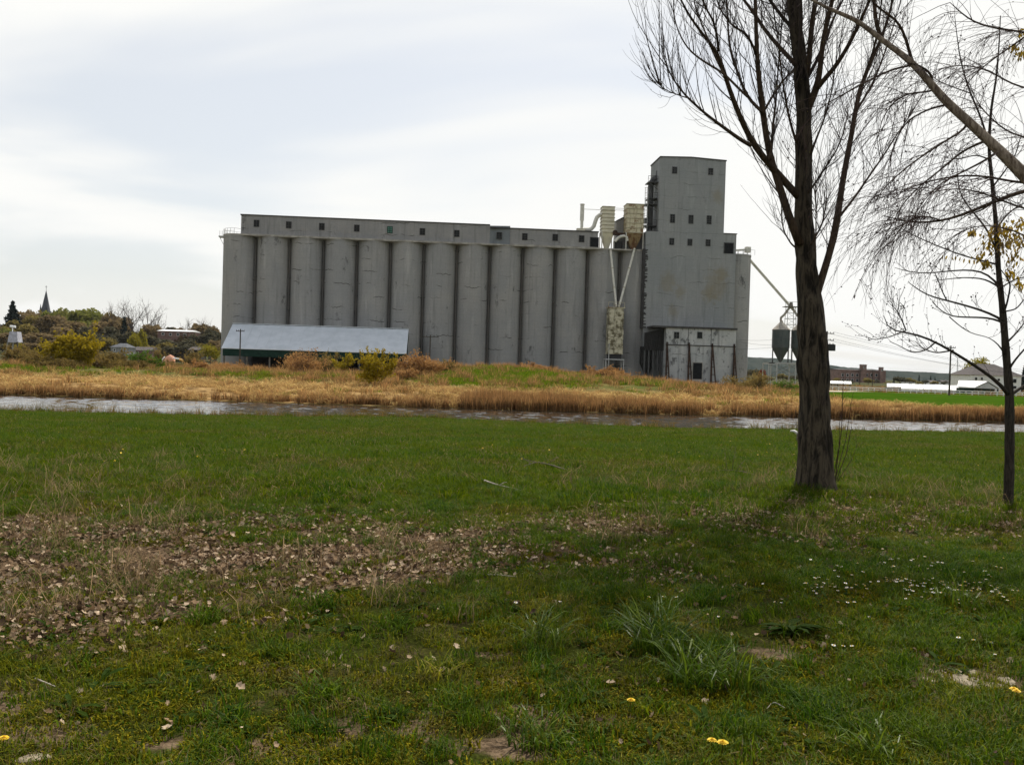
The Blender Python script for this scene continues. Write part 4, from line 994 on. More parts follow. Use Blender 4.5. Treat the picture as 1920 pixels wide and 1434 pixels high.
LIMBS = [
 ([(1500, 458, 17), (1491, 441, 16), (1478, 405, 15), (1465, 356, 14), (1453, 325, 13), (1443, 298, 12.5), (1436, 254, 11.5), (1431, 213, 11), (1425, 166, 10), (1419, 117, 8.5), (1418, 58, 7.5), (1416, 0, 6.5), (1414, -90, 5), (1411, -190, 2.5)], 0, -0.5),
 ([(1500, 372, 15), (1488, 360, 14), (1469, 338, 13.5), (1453, 318, 13), (1436, 303, 12.5), (1414, 273, 12), (1405, 258, 11), (1386, 217, 10), (1374, 185, 9), (1359, 144, 8), (1347, 94, 6.5), (1330, 78, 5.5), (1316, 66, 5), (1289, 25, 4), (1275, 0, 3.4), (1255, -50, 2)], 0.1, -1.5),
 ([(1408, 273, 8), (1392, 265, 7.5), (1363, 244, 6.5), (1324, 215, 5), (1287, 182, 4), (1263, 152, 3), (1246, 117, 2.2), (1240, 86, 1.3)], -0.8, -1.6),
 ([(1290, 184, 2.6), (1283, 182.5, 2.4), (1259, 174, 1.9), (1243, 166, 1.6), (1230, 153, 1.1)], -1.4, -1.8),
 ([(1432, 212, 7), (1424, 208, 6.5), (1400, 181, 6), (1390, 156, 5.2), (1376, 116, 4.6), (1367, 84, 4), (1362, 0, 3), (1360, -60, 1.6)], -0.3, 0.4),
 ([(1402, 182, 5), (1388, 170, 4.6), (1357, 137, 4.4), (1322, 118, 4), (1290, 94, 3.2), (1269, 55, 2.4), (1262, 20, 1.9), (1264, -20, 1.1)], -0.2, 1.1),
 ([(1360, 145, 5), (1348, 120, 4.6), (1336, 96, 4), (1322, 60, 3.2), (1305, 20, 2.6), (1296, -30, 1.4)], -0.9, -0.2),
 ([(1347, 96, 5), (1345, 70, 4.6), (1338, 40, 4), (1320, 10, 3), (1304, -40, 1.6)], -1.0, -1.9),
 ([(1434, 206, 5), (1446, 185, 4.6), (1464, 156, 4.0), (1490, 129, 3.4), (1512, 100, 2.4)], -0.2, 0.9),
 ([(1492, 122, 10), (1486, 115, 9), (1464, 92, 8), (1435, 58, 7), (1411, 21, 6), (1394, 0, 5), (1370, -40, 3)], 0.1, 0.9),
 ([(1418, 100, 5), (1400, 64, 4.4), (1372, 48, 3.6), (1350, 18, 3), (1338, -20, 2)], -0.3, -1.0),
 ([(1512, 140, 11), (1517, 125, 10), (1519, 78, 9.5), (1525, 25, 9), (1530, 0, 8.5), (1537, -80, 6), (1545, -190, 3)], 0.1, -0.4),
 ([(1514, 204, 15), (1523, 186, 14), (1534, 160, 12), (1538, 127, 10), (1542, 82, 9.5), (1552, 35, 8.5), (1561, 0, 8), (1578, -80, 6), (1590, -180, 3)], 0.1, -0.9),
 ([(1532, 166, 10), (1543, 152, 9), (1567, 125, 8), (1592, 84, 7), (1616, 35, 6), (1631, 0, 5.4), (1660, -70, 3)], -0.1, -1.4),
 ([(1522, 572, 24), (1532, 556, 18), (1538, 540, 15), (1545, 503, 13.5), (1554, 477, 13), (1565, 452, 13.5), (1570, 407, 13.5), (1576, 365, 11.5), (1581, 334, 11), (1588, 293, 10.5), (1597, 258, 9.5), (1602, 215, 9), (1610, 172, 8), (1620, 140, 7.5), (1641, 101, 6.5), (1652, 74, 5.6), (1664, 46, 5), (1674, 0, 4), (1690, -70, 2)], 0, 0.9),
 ([(1574, 406, 6), (1580, 399, 5), (1605, 367, 4.4), (1632, 327, 3.6), (1659, 289, 3), (1680, 255, 2.4), (1706, 218, 1.8), (1716, 190, 1)], 0.3, 1.0),
 ([(1608, 180, 6), (1622, 140, 5), (1634, 109, 4.6), (1646, 60, 3.6), (1652, 10, 2.6), (1660, -40, 1.4)], 0.6, -0.2),
 ([(1604, 210, 5), (1614, 196, 4.6), (1638, 154, 4), (1655, 110, 3.2), (1672, 60, 2.4), (1684, 20, 1.4)], 0.6, 1.6),
 ([(1514, 362, 5), (1521, 355, 4.2), (1541, 325, 3.4), (1570, 280, 2.8), (1583, 245, 2.2), (1590, 210, 1.2)], 0.0, -0.7),
 ([(1494, 268, 6), (1488, 252, 5), (1478, 215, 4.2), (1470, 170, 3.4), (1463, 120, 2.6), (1457, 60, 1.8)], 0.0, -0.8),
 ([(1520, 290, 5), (1530, 262, 4), (1545, 225, 3.2), (1558, 180, 2.6), (1566, 130, 2), (1570, 80, 1.2)], 0.0, -1.1),
 ([(1443, 300, 6), (1447, 270, 5), (1450, 230, 4.4), (1455, 190, 3.6), (1458, 140, 2.8), (1462, 90, 1.8)], -0.3, 0.8),
 ([(1520, 460, 4), (1526, 450, 3.4), (1541, 422, 3), (1548, 390, 2.4), (1551, 355, 1.6)], -0.1, -0.4),
 ([(1490, 463, 3.4), (1483, 457, 3), (1470, 435, 2.6), (1465, 410, 2.2), (1465, 380, 1.4)], -0.1, -0.5),
 ([(1527, 470, 3), (1530, 440, 2.6), (1530, 390, 2.2), (1528, 340, 1.6), (1533, 310, 1)], -0.2, -0.4),
]
limb_lines = []; branch_sticks = Sticks(); twigs = Sticks()
rt = np.random.default_rng(5)
for pts_, za, zb in LIMBS:
    p_, r_, _ = traced(pts_, TD + za, TD + zb)
    if za == 0 or True:
        p_, r_ = resample(p_, r_, 22)
    mb = MB(); mb.tube(p_, r_, 10 if r_[0] > 0.03 else 7); mb.build('limb', M['limb_bark'], TREE, off=tb, smooth=True)
    limb_lines.append(p_)
LL = np.stack(limb_lines)
# ascending shoots: the first order from limbs, finer ones from those
wts = np.array([np.linalg.norm(np.diff(l, axis=0), axis=1).sum() for l in LL]); wts[0] *= 1.6; wts[14] *= 1.5
sel = rt.choice(len(LL), 250, p=wts / wts.sum())
st, tgt, tt, _i = sample_on(LL[sel], 250, 0.12, 0.95, rt)
d = fans(tgt, rt.uniform(0.3, 0.9, 250), rt); d[:, 2] = np.abs(d[:, 2]) * 0.8 + 0.25
b1, _r = twigs.grow(st, d, rt.uniform(0.5, 1.45, 250), rt.uniform(0.0055, 0.009, 250), 0.0022, 9, (0, 0, 0.85), 0.16, rt)
st, tgt, tt, _i = sample_on(np.stack([resample(l, np.ones(len(l)), 12)[0] for l in LL]), 420, 0.15, 1.0, rt)
d = fans(tgt, rt.uniform(0.3, 1.0, 420), rt); d[:, 2] += 0.3
b2, _r = twigs.grow(st, d, rt.uniform(0.25, 0.9, 420), rt.uniform(0.003, 0.0052, 420), 0.0014, 9, (0, 0, 1.0), 0.2, rt)
st, tgt, tt, _i = sample_on(np.concatenate([b1, b2]), 1500, 0.1, 0.95, rt)
d = fans(tgt, rt.uniform(0.3, 0.9, 1500), rt)
b3, _r = twigs.grow(st, d, rt.uniform(0.12, 0.55, 1500), 0.0026, 0.0011, 7, (0, 0, 0.9), 0.22, rt)
# epicormic shoots close along the upper trunk
hs = rt.uniform(0.42, 0.92, 260); kk = (hs * (len(tp) - 1)).astype(int); aa = rt.uniform(0, 2 * np.pi, 260)
rd = A[kk] * np.cos(aa)[:, None] + B[kk] * np.sin(aa)[:, None]
b4, _r = twigs.grow(tp[kk] + rd * tr[kk][:, None] * 0.8, rd * 0.9 + np.array((0, 0, 0.6)), rt.uniform(0.3, 1.2, 260), rt.uniform(0.003, 0.0062, 260), 0.0014, 9, (0, 0, 1.3), 0.18, rt)
st, tgt, tt, _i = sample_on(b4, 420, 0.1, 0.9, rt)
twigs.grow(st, fans(tgt, rt.uniform(0.3, 0.8, 420), rt), rt.uniform(0.12, 0.5, 420), 0.0026, 0.0011, 7, (0, 0, 0.9), 0.2, rt)
# the upper crown, above what the picture shows: it is what shades the lawn
up = np.array([k for k in range(len(tp)) if tp[k][2] > 5.6]); ku = up[(np.linspace(0, 0.97, 26) * (len(up) - 1)).astype(int)]; au = rt.uniform(0, 2 * np.pi, 26)
ru = A[ku] * np.cos(au)[:, None] + B[ku] * np.sin(au)[:, None]
u1, _r = twigs.grow(tp[ku], ru * 0.8 + np.array((0, 0, 0.85)), rt.uniform(1.6, 3.4, 26), rt.uniform(0.022, 0.045, 26), 0.008, 12, (0, 0, 0.5), 0.2, rt)
ext = np.stack([resample(l[-8:], np.ones(8), 12)[0] for l in limb_lines if l[-1][2] > 5.9]); ed = ext[:, -1] - ext[:, -4]; ed /= np.linalg.norm(ed, axis=1)[:, None]
u0, _r = twigs.grow(ext[:, -1], ed + np.array((0, 0, 0.2)), rt.uniform(1.0, 2.4, len(ext)), 0.012, 0.005, 12, (0, 0, 0.4), 0.2, rt); u1 = np.concatenate([u1, u0])
st, tgt, tt, _i = sample_on(u1, 420, 0.15, 1.0, rt); u2, _r = twigs.grow(st, fans(tgt, rt.uniform(0.3, 0.9, 420), rt), rt.uniform(0.5, 1.5, 420), 0.009, 0.003, 9, (0, 0, 0.6), 0.2, rt)
st, tgt, tt, _i = sample_on(u2, 2200, 0.1, 1.0, rt); u3, _r = twigs.grow(st, fans(tgt, rt.uniform(0.3, 0.9, 2200), rt), rt.uniform(0.25, 0.8, 2200), 0.0042, 0.0016, 7, (0, 0, 0.5), 0.2, rt)
tag(twigs.mesh('twigs', M['twig_bark'], TREE, tb), kind='stuff')
# opening buds strung along the young shoots
st, tgt, tt, _i = sample_on(np.concatenate([b2, b4]), 1300, 0.15, 1.0, rt)
Vb, Qb = quads_at(st + rt.normal(0, 0.004, st.shape), rt.uniform(0.006, 0.014, len(st)), rt, 1.8)
tag(mesh_np('buds', Vb - tb, quads=Qb, mats=[M['bud_green']], parent=TREE), kind='stuff')
# thin suckers beside the trunk foot
suck = Sticks()
for px0, py0, px1, py1, w in ((1566, 905, 1582, 700, 2.6), (1564, 910, 1600, 735, 1.9), (1569, 900, 1597, 800, 2.2), (1562, 905, 1576, 770, 2.0), (1571, 902, 1610, 830, 1.5), (1497, 905, 1491, 770, 1.5)):
    a_ = P(px0, py0, TD + 0.05); b_ = P(px1, py1, TD - 0.1); mid = (a_ + b_) / 2 + np.array((0.02, 0, 0)); pts = np.stack([a_, a_ * .6 + mid * .4, mid + np.array((0.012, 0, 0)), mid * .4 + b_ * .6, b_])
    suck.add(pts[None], np.linspace(1, 0.45, 5)[None] * w / 2 * TD / FPX)
pts_all = np.concatenate(suck.P); st, tgt, _, _ = sample_on(pts_all, 26, 0.3, 0.95, rt)
suck.grow(st, fans(tgt, rt.uniform(0.3, 0.6, 26), rt), rt.uniform(0.05, 0.2, 26), 0.003, 0.0015, 5, (0, 0, 0.5), 0.1, rt)
tag(suck.mesh('suckers', M['twig_reddish'], TREE, tb), kind='stuff')

# ------------------------------------------------------------------ young tree at the right
yb = G(1890, 950); YD = yb[1]
YT = thing('tree', 'slender young tree with bare side branches and a few drooping new leaves', 'tree', tuple(yb))
ypx = [(1888.5, 965, 21), (1889.5, 950, 19.5), (1891.5, 920, 18), (1893, 850, 17), (1893, 800, 17), (1893, 741, 16), (1889.5, 700, 14.5), (1886, 657, 13.5), (1880.5, 586, 12), (1872, 508, 9.5), (1867, 413, 8), (1861, 350, 7), (1856, 300, 6.2), (1853.5, 276, 5.8), (1858.5, 201, 4.5), (1868, 150, 3.6), (1873, 90, 2.6), (1876, 30, 1.6)]
p_, r_, _ = traced(ypx, YD, YD + 0.1); p_, r_ = resample(p_, r_, 60)
mb = MB(); mb.tube(p_, r_ * (1 + 0.05 * np.sin(np.arange(60) * 1.7)), 16); mb.build('trunk', M['young_bark'], YT, off=yb, smooth=True)
ytrunk = p_
YL = [
 ([(1890, 738, 9), (1884, 726, 7.5), (1862, 708, 6.6), (1844, 696, 6), (1788, 660, 5), (1746, 636, 4.2), (1698, 620, 3.4), (1680, 624, 2.6), (1658, 623, 2.2), (1651, 607, 1.8), (1657, 592, 1.2)], 0, -0.9),
 ([(1699, 620, 2.6), (1689, 595, 2.2), (1680, 580, 1.8), (1669, 570, 1.2)], -0.8, -0.9), ([(1697, 620, 2.2), (1668, 632, 1.8), (1641, 637, 1.2)], -0.8, -1.2), ([(1683, 583, 1.8), (1687, 566, 1.2), (1697, 578, 1)], -0.85, -0.8),
 ([(1756, 640, 3), (1735, 658, 2.4), (1710, 662, 2), (1690, 650, 1.6), (1668, 640, 1)], -0.6, -0.3), ([(1780, 658, 3), (1755, 662, 2.4), (1733, 655, 1.8), (1716, 640, 1.2)], -0.5, 0.1),
 ([(1882, 602, 6), (1878, 598, 5), (1858, 588, 4.5), (1819, 575, 3.8), (1774, 563, 3.2), (1740, 555, 2.6), (1718, 541, 2), (1703, 529, 1.2)], 0, 0.7), ([(1775, 563, 2.4), (1766, 545, 2), (1757, 520, 1.6), (1753, 512, 1)], 0.4, 0.5),
 ([(1882, 606, 5), (1870, 599, 4), (1844, 595, 3.4), (1812, 595, 3), (1779, 593, 2.4), (1760, 580, 2), (1748, 566, 1.2)], 0, -0.8), ([(1780, 594, 2), (1800, 612, 1.8), (1822, 626, 1.6), (1855, 632, 1.4), (1875, 648, 2.6), (1883, 662, 4)], -0.6, 0),
 ([(1874, 537, 5), (1864, 526, 4), (1850, 510, 3.6), (1826, 506, 3.2), (1802, 506, 2.8), (1772, 509, 2.4), (1740, 513, 2), (1700, 510, 1.6), (1678, 502, 1)], 0, 1.0),
 ([(1873, 538, 4.5), (1862, 531, 3.4), (1844, 522, 2.8), (1822, 521, 2.4), (1802, 520, 2), (1775, 524, 1.6), (1748, 526, 1)], 0, -0.7), ([(1882, 586, 4), (1888, 570, 3.6), (1894, 540, 3), (1895, 530, 2.8), (1884, 515, 2), (1876, 505, 1.6)], 0, -0.3),
 ([(1871, 482, 5), (1868, 472, 4.4), (1861, 450, 4), (1848, 425, 3.6), (1826, 400, 3), (1801, 370, 2.4), (1795, 338, 2), (1794, 300, 1.2)], 0, 0.6), ([(1870, 496, 4), (1845, 490, 3), (1800, 478, 2.6), (1735, 452, 2), (1690, 430, 1.6), (1676, 420, 1)], 0, 0.9),
 ([(1855, 283, 4.4), (1847, 241, 3.8), (1833, 205, 3.4), (1818, 173, 3), (1801, 118, 2.4), (1795, 75, 1.8), (1790, 30, 1)], 0, -0.5), ([(1819, 175, 2.4), (1790, 165, 2), (1758, 152, 1.5), (1745, 140, 1)], -0.3, -0.8),
 ([(1893, 690, 5), (1899, 680, 4), (1912, 664, 3.4), (1930, 645, 2.8), (1950, 615, 2), (1960, 590, 1.2)], 0, -0.4), ([(1893, 742, 7), (1902, 735, 6), (1920, 723, 5), (1960, 705, 3.6), (2010, 700, 2)], 0, 0.5), ([(1890, 640, 4), (1905, 625, 3), (1925, 600, 2), (1932, 570, 1.2)], 0, 0.4),
 ([(1868, 430, 4), (1885, 405, 3), (1910, 385, 2.4), (1950, 370, 1.4)], 0, 0.6), ([(1864, 378, 4), (1840, 395, 3), (1815, 402, 2.2), (1790, 420, 1.2)], 0, -0.6), ([(1862, 350, 3.4), (1885, 320, 2.6), (1905, 290, 2), (1915, 250, 1.2)], 0, -0.5),
 ([(1857, 300, 3), (1830, 290, 2.4), (1795, 300, 1.8), (1770, 295, 1)], 0, 0.5), ([(1880, 585, 3), (1905, 580, 2.4), (1930, 550, 1.6)], 0, -0.3), ([(1876, 540, 3), (1900, 525, 2.4), (1940, 515, 1.4)], 0, 0.4),
]
ylines = []
for pts_, za, zb in YL:
    p_, r_, _ = traced(pts_, YD + za, YD + zb); p_, r_ = resample(p_, r_, 14)
    mb = MB(); mb.tube(p_, r_, 7); mb.build('branch', M['young_bark'], YT, off=yb, smooth=True); ylines.append(p_)
YLn = np.stack(ylines); yt = Sticks(); ry = np.random.default_rng(9)
st, tgt, _, _ = sample_on(YLn, 230, 0.15, 1.0, ry); d = fans(tgt, ry.uniform(0.4, 1.0, 230), ry); d[:, 2] += 0.35; d[:, 0] -= 0.1
y1, _ = yt.grow(st, d, ry.uniform(0.10, 0.45, 230), 0.0034, 0.0016, 6, (0, 0, 0.5), 0.3, ry)
st, tgt, _, _ = sample_on(y1, 380, 0.3, 1.0, ry)
y2, _ = yt.grow(st, fans(tgt, ry.uniform(0.4, 0.9, 380), ry), ry.uniform(0.03, 0.16, 380), 0.0022, 0.0012, 4, (0, 0, 0.3), 0.3, ry)
tag(yt.mesh('twigs', M['twig_bark'], YT, yb), kind='stuff')
ends = np.concatenate([y1[:, -1], y2[:, -1]])
Vb, Qb = quads_at(np.repeat(ends, 2, 0), ry.uniform(0.010, 0.020, 2 * len(ends)), ry, 1.6)
tag(mesh_np('buds', Vb - yb, quads=Qb, mats=[M['twig_reddish']], parent=YT), kind='stuff')
# drooping strings of young leaves, each a leaf blade of its own
lp = MB(); w_ = 0.013; L_ = 0.062
lv = [(0, 0, 0), (w_, 0.006, -L_ * 0.3), (w_ * 0.8, 0.012, -L_ * 0.65), (0, 0.010, -L_), (-w_ * 0.8, 0.012, -L_ * 0.65), (-w_, 0.006, -L_ * 0.3), (0, -0.004, -L_ * 0.35), (0, -0.002, -L_ * 0.7)]
leaf0 = None; cnt = 0
def leaf_at(p, s, rz, tilt):
    global leaf0
    if leaf0 is None:
        lp.add(lv, [(0, 6, 1), (0, 5, 6), (1, 6, 7, 2), (5, 4, 7, 6), (2, 7, 3), (4, 3, 7)]); leaf0 = lp.build('leaf', M['leaf_young'], YT); o = leaf0
    else:
        o = leaf0.copy(); COL.objects.link(o)
    o.location = tuple(p - yb); o.rotation_euler = (tilt[0], tilt[1], rz); o.scale = (s, s, s); return o
ctr = [(1862, 440, 22, 30), (1885, 432, 26, 42), (1905, 447, 24, 40), (1878, 458, 20, 26), (1852, 462, 16, 22), (1848, 492, 9, 22), (1838, 476, 14, 12), (1822, 434, 8, 16), (1900, 476, 22, 14), (1895, 510, 12, 12), (1912, 532, 10, 10), (1914, 100, 10, 14), (1902, 84, 8, 10), (1915, 60, 8, 8), (1916, 415, 14, 14)]
for cx_, cy_, sp, n_ in ctr:
    for q in range(int(n_ * 1.5)):
        dd = YD + ry.normal(0, 0.10)
        leaf_at(P(cx_ + ry.normal(0, sp * 0.5), cy_ + ry.normal(0, sp * 0.45), dd), ry.uniform(0.6, 1.5), ry.uniform(0, 6.28), (ry.normal(0, 0.35), ry.normal(0, 0.35)))
for k in range(9):
    leaf_at(P(1768 + k * 8.2, 476 + k * 1.6 + ry.normal(0, 1), YD + 0.3), 1.1, ry.uniform(0, 6), (ry.normal(0, 0.2), ry.normal(0, 0.2)))

# ------------------------------------------------------------------ leaning birch whose stem enters from the right
BD = 9.6
bb = at(2370, BD); bb = np.array((bb[0], BD, Hs(bb[0], BD)))
BT = thing('tree', 'leaning pale-barked birch with weeping twigs crossing the upper right', 'tree', tuple(bb))
st_px = [(1925, 334, 24), (1893, 301, 21), (1858, 268, 18), (1808, 221, 16.5), (1770, 188, 15.5), (1748, 160, 13.5), (1708, 115, 12), (1680, 94, 10.5), (1652, 75, 9.5), (1635, 60, 9), (1602, 35, 8), (1561, 21, 6.5), (1537, 8, 5), (1500, -12, 4), (1450, -30, 2)]
p_, r_, _ = traced(st_px, BD, BD + 0.5)
pre = np.array([bb + (0.05, 0, -0.2), bb + (0.0, 0, 0.5), bb + (-0.25, 0, 1.3), bb + (-0.85, 0, 2.2), (p_[0] + bb + (-0.85, 0, 2.2)) / 2 + (0.0, 0, 0.05)])
p_ = np.concatenate([pre, p_]); r_ = np.concatenate([[0.15, 0.12, 0.105, 0.09, 0.078], r_]); p_, r_ = resample(p_, r_, 80)
mb = MB(); mb.tube(p_, r_, 18); mb.build('trunk', M['birch_bark'], BT, off=bb, smooth=True); btr = p_[30:]
BL = [
 ([(1712, 120, 7), (1708, 110, 6.5), (1703, 88, 6), (1691, 52, 5), (1676, 33, 4.4), (1652, 20, 4), (1632, 0, 3), (1610, -30, 2)], 0.35, 0.0), ([(1656, 78, 9), (1650, 70, 8.5), (1643, 49, 8), (1640, 20, 7), (1639, 0, 6.5), (1634, -80, 4), (1632, -160, 2)], 0.4, 0.3),
 ([(1752, 170, 5), (1746, 140, 4.4), (1735, 130, 4), (1720, 122, 3.5), (1700, 118, 2)], 0.3, 0.0), ([(1815, 229, 5), (1813, 243, 4.5), (1790, 254, 4), (1770, 266, 3.6), (1720, 299, 3), (1690, 322, 2.4), (1657, 352, 1.9), (1640, 380, 1.2)], 0.2, -0.6),
 ([(1852, 262, 5), (1841, 269, 4.5), (1808, 279, 4), (1770, 314, 3.2), (1720, 352, 2.6), (1690, 385, 2), (1668, 430, 1.2)], 0.2, 0.6), ([(1716, 122, 4.5), (1705, 123, 4.2), (1670, 131, 3.6), (1620, 156, 3), (1580, 178, 2.4), (1549, 195, 1.6), (1530, 210, 1)], 0.35, -0.3),
 ([(1780, 196, 4.4), (1766, 198, 4), (1733, 208, 3.4), (1700, 228, 2.6), (1680, 260, 2), (1668, 300, 1.2)], 0.25, 0.8), ([(1752, 168, 4), (1745, 173, 3.6), (1708, 174, 3), (1678, 188, 2.4), (1655, 220, 1.8), (1645, 260, 1.1)], 0.3, -0.2),
 ([(2010, 90, 6), (1960, 72, 4.6), (1920, 60, 4), (1861, 53, 3.6), (1828, 43, 3.2), (1806, 30, 2.6), (1793, 15, 2), (1781, 5, 1.2)], -0.3, 0.2), ([(1960, 352, 9), (1920, 357, 7.5), (1880, 372, 6.8), (1850, 384, 6.2), (1821, 397, 5.6), (1790, 408, 4.8), (1766, 415, 4.2), (1735, 418, 3.6), (1695, 417, 3), (1673, 408, 2.2), (1655, 404, 1.4)], -0.2, -0.5),
 ([(1768, 415, 3), (1740, 405, 2.6), (1712, 408, 2.2), (1690, 425, 1.8), (1672, 455, 1.2)], -0.4, -0.7), ([(1990, 340, 7), (1945, 345, 5), (1900, 342, 4.4), (1850, 330, 3.8), (1800, 328, 3.2), (1750, 338, 2.6), (1700, 352, 2), (1670, 375, 1.2)], -0.1, 0.6),
 ([(1990, 420, 5), (1940, 396, 4), (1900, 385, 3.4), (1840, 360, 2.8), (1790, 352, 2.2), (1740, 362, 1.4)], -0.1, -0.6), ([(2000, 180, 6), (1950, 172, 4), (1900, 160, 3.2), (1850, 130, 2.6), (1800, 120, 2), (1760, 130, 1.2)], 0.1, 0.6),
 ([(2010, 10, 6), (1960, 40, 4), (1915, 75, 3.4), (1870, 105, 2.6), (1820, 145, 1.8), (1800, 180, 1)], 0.2, -0.4), ([(1870, 285, 5), (1850, 300, 4), (1800, 325, 3), (1760, 345, 2.4), (1720, 390, 1.6), (1705, 430, 1)], 0.1, -0.7),
 ([(2000, 280, 5), (1940, 262, 3.6), (1890, 250, 3), (1850, 215, 2.4), (1830, 190, 1.6), (1815, 150, 1)], 0.0, 0.5), ([(1990, 470, 4), (1950, 455, 3), (1900, 432, 2.4), (1850, 420, 2), (1800, 432, 1.4), (1770, 460, 1)], 0.3, 0.2),
]
blines = []
for pts_, za, zb in BL:
    q_, r_, _ = traced(pts_, BD + za, BD + zb); q_, r_ = resample(q_, r_, 16)
    mb = MB(); mb.tube(q_, r_, 8); mb.build('branch', M['limb_bark'], BT, off=bb, smooth=True); blines.append(q_)
BLn = np.stack(blines); bt = Sticks(); rb = np.random.default_rng(21)
st, tgt, _, _ = sample_on(BLn, 300, 0.1, 1.0, rb); d = fans(tgt, rb.uniform(0.3, 1.0, 300), rb); d[:, 2] += 0.1; d[:, 0] -= 0.25
k1, _ = bt.grow(st, d, rb.uniform(0.3, 0.95, 300), rb.uniform(0.0032, 0.005, 300), 0.0016, 9, (-0.15, 0, -0.9), 0.25, rb)
st, tgt, _, _ = sample_on(k1, 900, 0.15, 1.0, rb)
k2, _ = bt.grow(st, fans(tgt, rb.uniform(0.3, 1.0, 900), rb), rb.uniform(0.15, 0.6, 900), 0.0021, 0.0010, 8, (-0.1, 0, -1.1), 0.25, rb)
st, tgt, _, _ = sample_on(np.concatenate([BLn[:, ::2][:, :8], resample(btr, np.ones(len(btr)), 8)[0][None].repeat(6, 0)]), 330, 0.1, 1.0, rb); d = fans(tgt, rb.uniform(0.6, 1.4, 330), rb)
k3, _ = bt.grow(st, d, rb.uniform(0.2, 0.8, 330), 0.0026, 0.0011, 8, (-0.1, 0, -0.7), 0.28, rb)
st, tgt, _, _ = sample_on(k2, 900, 0.2, 1.0, rb)
bt.grow(st, fans(tgt, rb.uniform(0.3, 0.8, 900), rb), rb.uniform(0.06, 0.3, 900), 0.0014, 0.0009, 5, (0, 0, -1.0), 0.2, rb)
tag(bt.mesh('twigs', M['twig_reddish'], BT, bb), kind='stuff')
tipsrc = np.concatenate([k1[k1[:, -1, 0] < 4.35], k1, k2[:, :8].repeat(1, 0)[:, [0, 1, 2, 3, 4, 5, 6, 7, 7]]])
st, tgt, _, _ = sample_on(tipsrc, 1500, 0.3, 1.0, rb)
Vb, Qb = quads_at(st + rb.normal(0, 0.006, st.shape), rb.uniform(0.009, 0.019, len(st)), rb, 2.0)
tag(mesh_np('catkins', Vb - bb, quads=Qb, mats=[M['twig_reddish']], parent=BT), kind='stuff')

# ------------------------------------------------------------------ utility poles and wires
def pole(px, ytop, depth, label, arms=1, transformer=False, w=0.15, arm=1.1):
    top = P(px, ytop, depth); g = np.array((top[0], top[1], Hs(top[0], top[1])))
    r = thing('utility_pole', label, 'utility pole', tuple(g))
    mb = MB(); mb.cyl((g[0], g[1], g[2] - 0.3), top, w, w * 0.7, n=10); mb.build('pole', M['pole_wood'], r, off=g)
    pts = []
    for k in range(arms):
        z = top[2] - 0.35 - k * 1.1
        mb = MB(); mb.bar((top[0] - arm, top[1] - 0.12, z), (top[0] + arm, top[1] - 0.12, z), 0.12); mb.build('crossarm', M['pole_wood'], r, off=g)
        for q in (-0.92, -0.45, 0.45, 0.92):
            mb = MB(); mb.cyl((top[0] + q * arm, top[1] - 0.12, z + 0.065), (top[0] + q * arm, top[1] - 0.12, z + 0.26), 0.05, 0.035, n=7); mb.build('insulator', M['black_metal'], r, off=g)
            pts.append(np.array((top[0] + q * arm, top[1] - 0.12, z + 0.26)))
    if transformer:
        z = top[2] - 2.6
        mb = MB(); mb.box(top[0] - 0.55, top[0] + 1.1, top[1] - 0.95, top[1] - 0.2, z - 0.55, z + 0.45); mb.bar((top[0] - 0.5, top[1] - 0.15, z + 0.5), (top[0] + 1.2, top[1] - 0.15, z + 0.5), 0.1)
        for q in (-0.2, 0.3, 0.8): mb.cyl((top[0] + q, top[1] - 0.6, z + 0.45), (top[0] + q, top[1] - 0.6, z + 0.7), 0.06, n=6)
        mb.build('transformer', M['black_metal'], r, off=g)
    return r, pts
p1, w1 = pole(1551, 621, 150, 'dark utility pole with boxy transformer just right of the big trunk', 2, True, 0.17)
p2, w2 = pole(1783, 648, 150, 'plain dark utility pole in front of the white low sheds', 1, False, 0.15, 0.7)
p3, w3 = pole(451, 617, 158, 'thin utility pole standing before the shed roof', 1, False, 0.13, 0.7)
p4, w4 = pole(807, 628, 168, 'weathered utility pole in front of the silos right of the shed', 1, False, 0.13, 1.5)
def wire(a, b, sag, label, r=0.018, group=None):
    a = np.array(a, float); b = np.array(b, float); q = np.linspace(0, 1, 24)[:, None]; pts = a + (b - a) * q; pts[:, 2] -= (4 * sag * q * (1 - q)).ravel()
    mid = (a + b) / 2; mb = MB(); mb.tube(pts, r, 4)
    o = mb.build('power_line', M['wire'], None, off=mid); o.location = tuple(mid)
    return tag(o, label, 'power line', group)
wire(w1[0], P(1980, 705, 190), 0.7, 'topmost power line running from the transformer pole past the low sheds', group='power lines to the right')
wire(w1[3], P(1990, 701, 190), 0.9, 'second highest power line running from the transformer pole past the low sheds', group='power lines to the right')
wire(w1[4], P(2000, 712, 185), 0.8, 'third highest power line running from the transformer pole past the low sheds', group='power lines to the right')
wire(w1[7], P(1980, 708, 185), 0.9, 'lowest power line running from the transformer pole past the low sheds', group='power lines to the right')
wire(w1[1], P(1385, 637, 175), 0.6, 'upper power line dipping from the pole to the end silo')
wire(w1[5], P(1385, 640, 175), 0.9, 'middle power line dipping from the pole to the end silo')
wire(w1[6], P(1380, 655, 175), 0.4, 'lowest power line from the pole to the end silo')

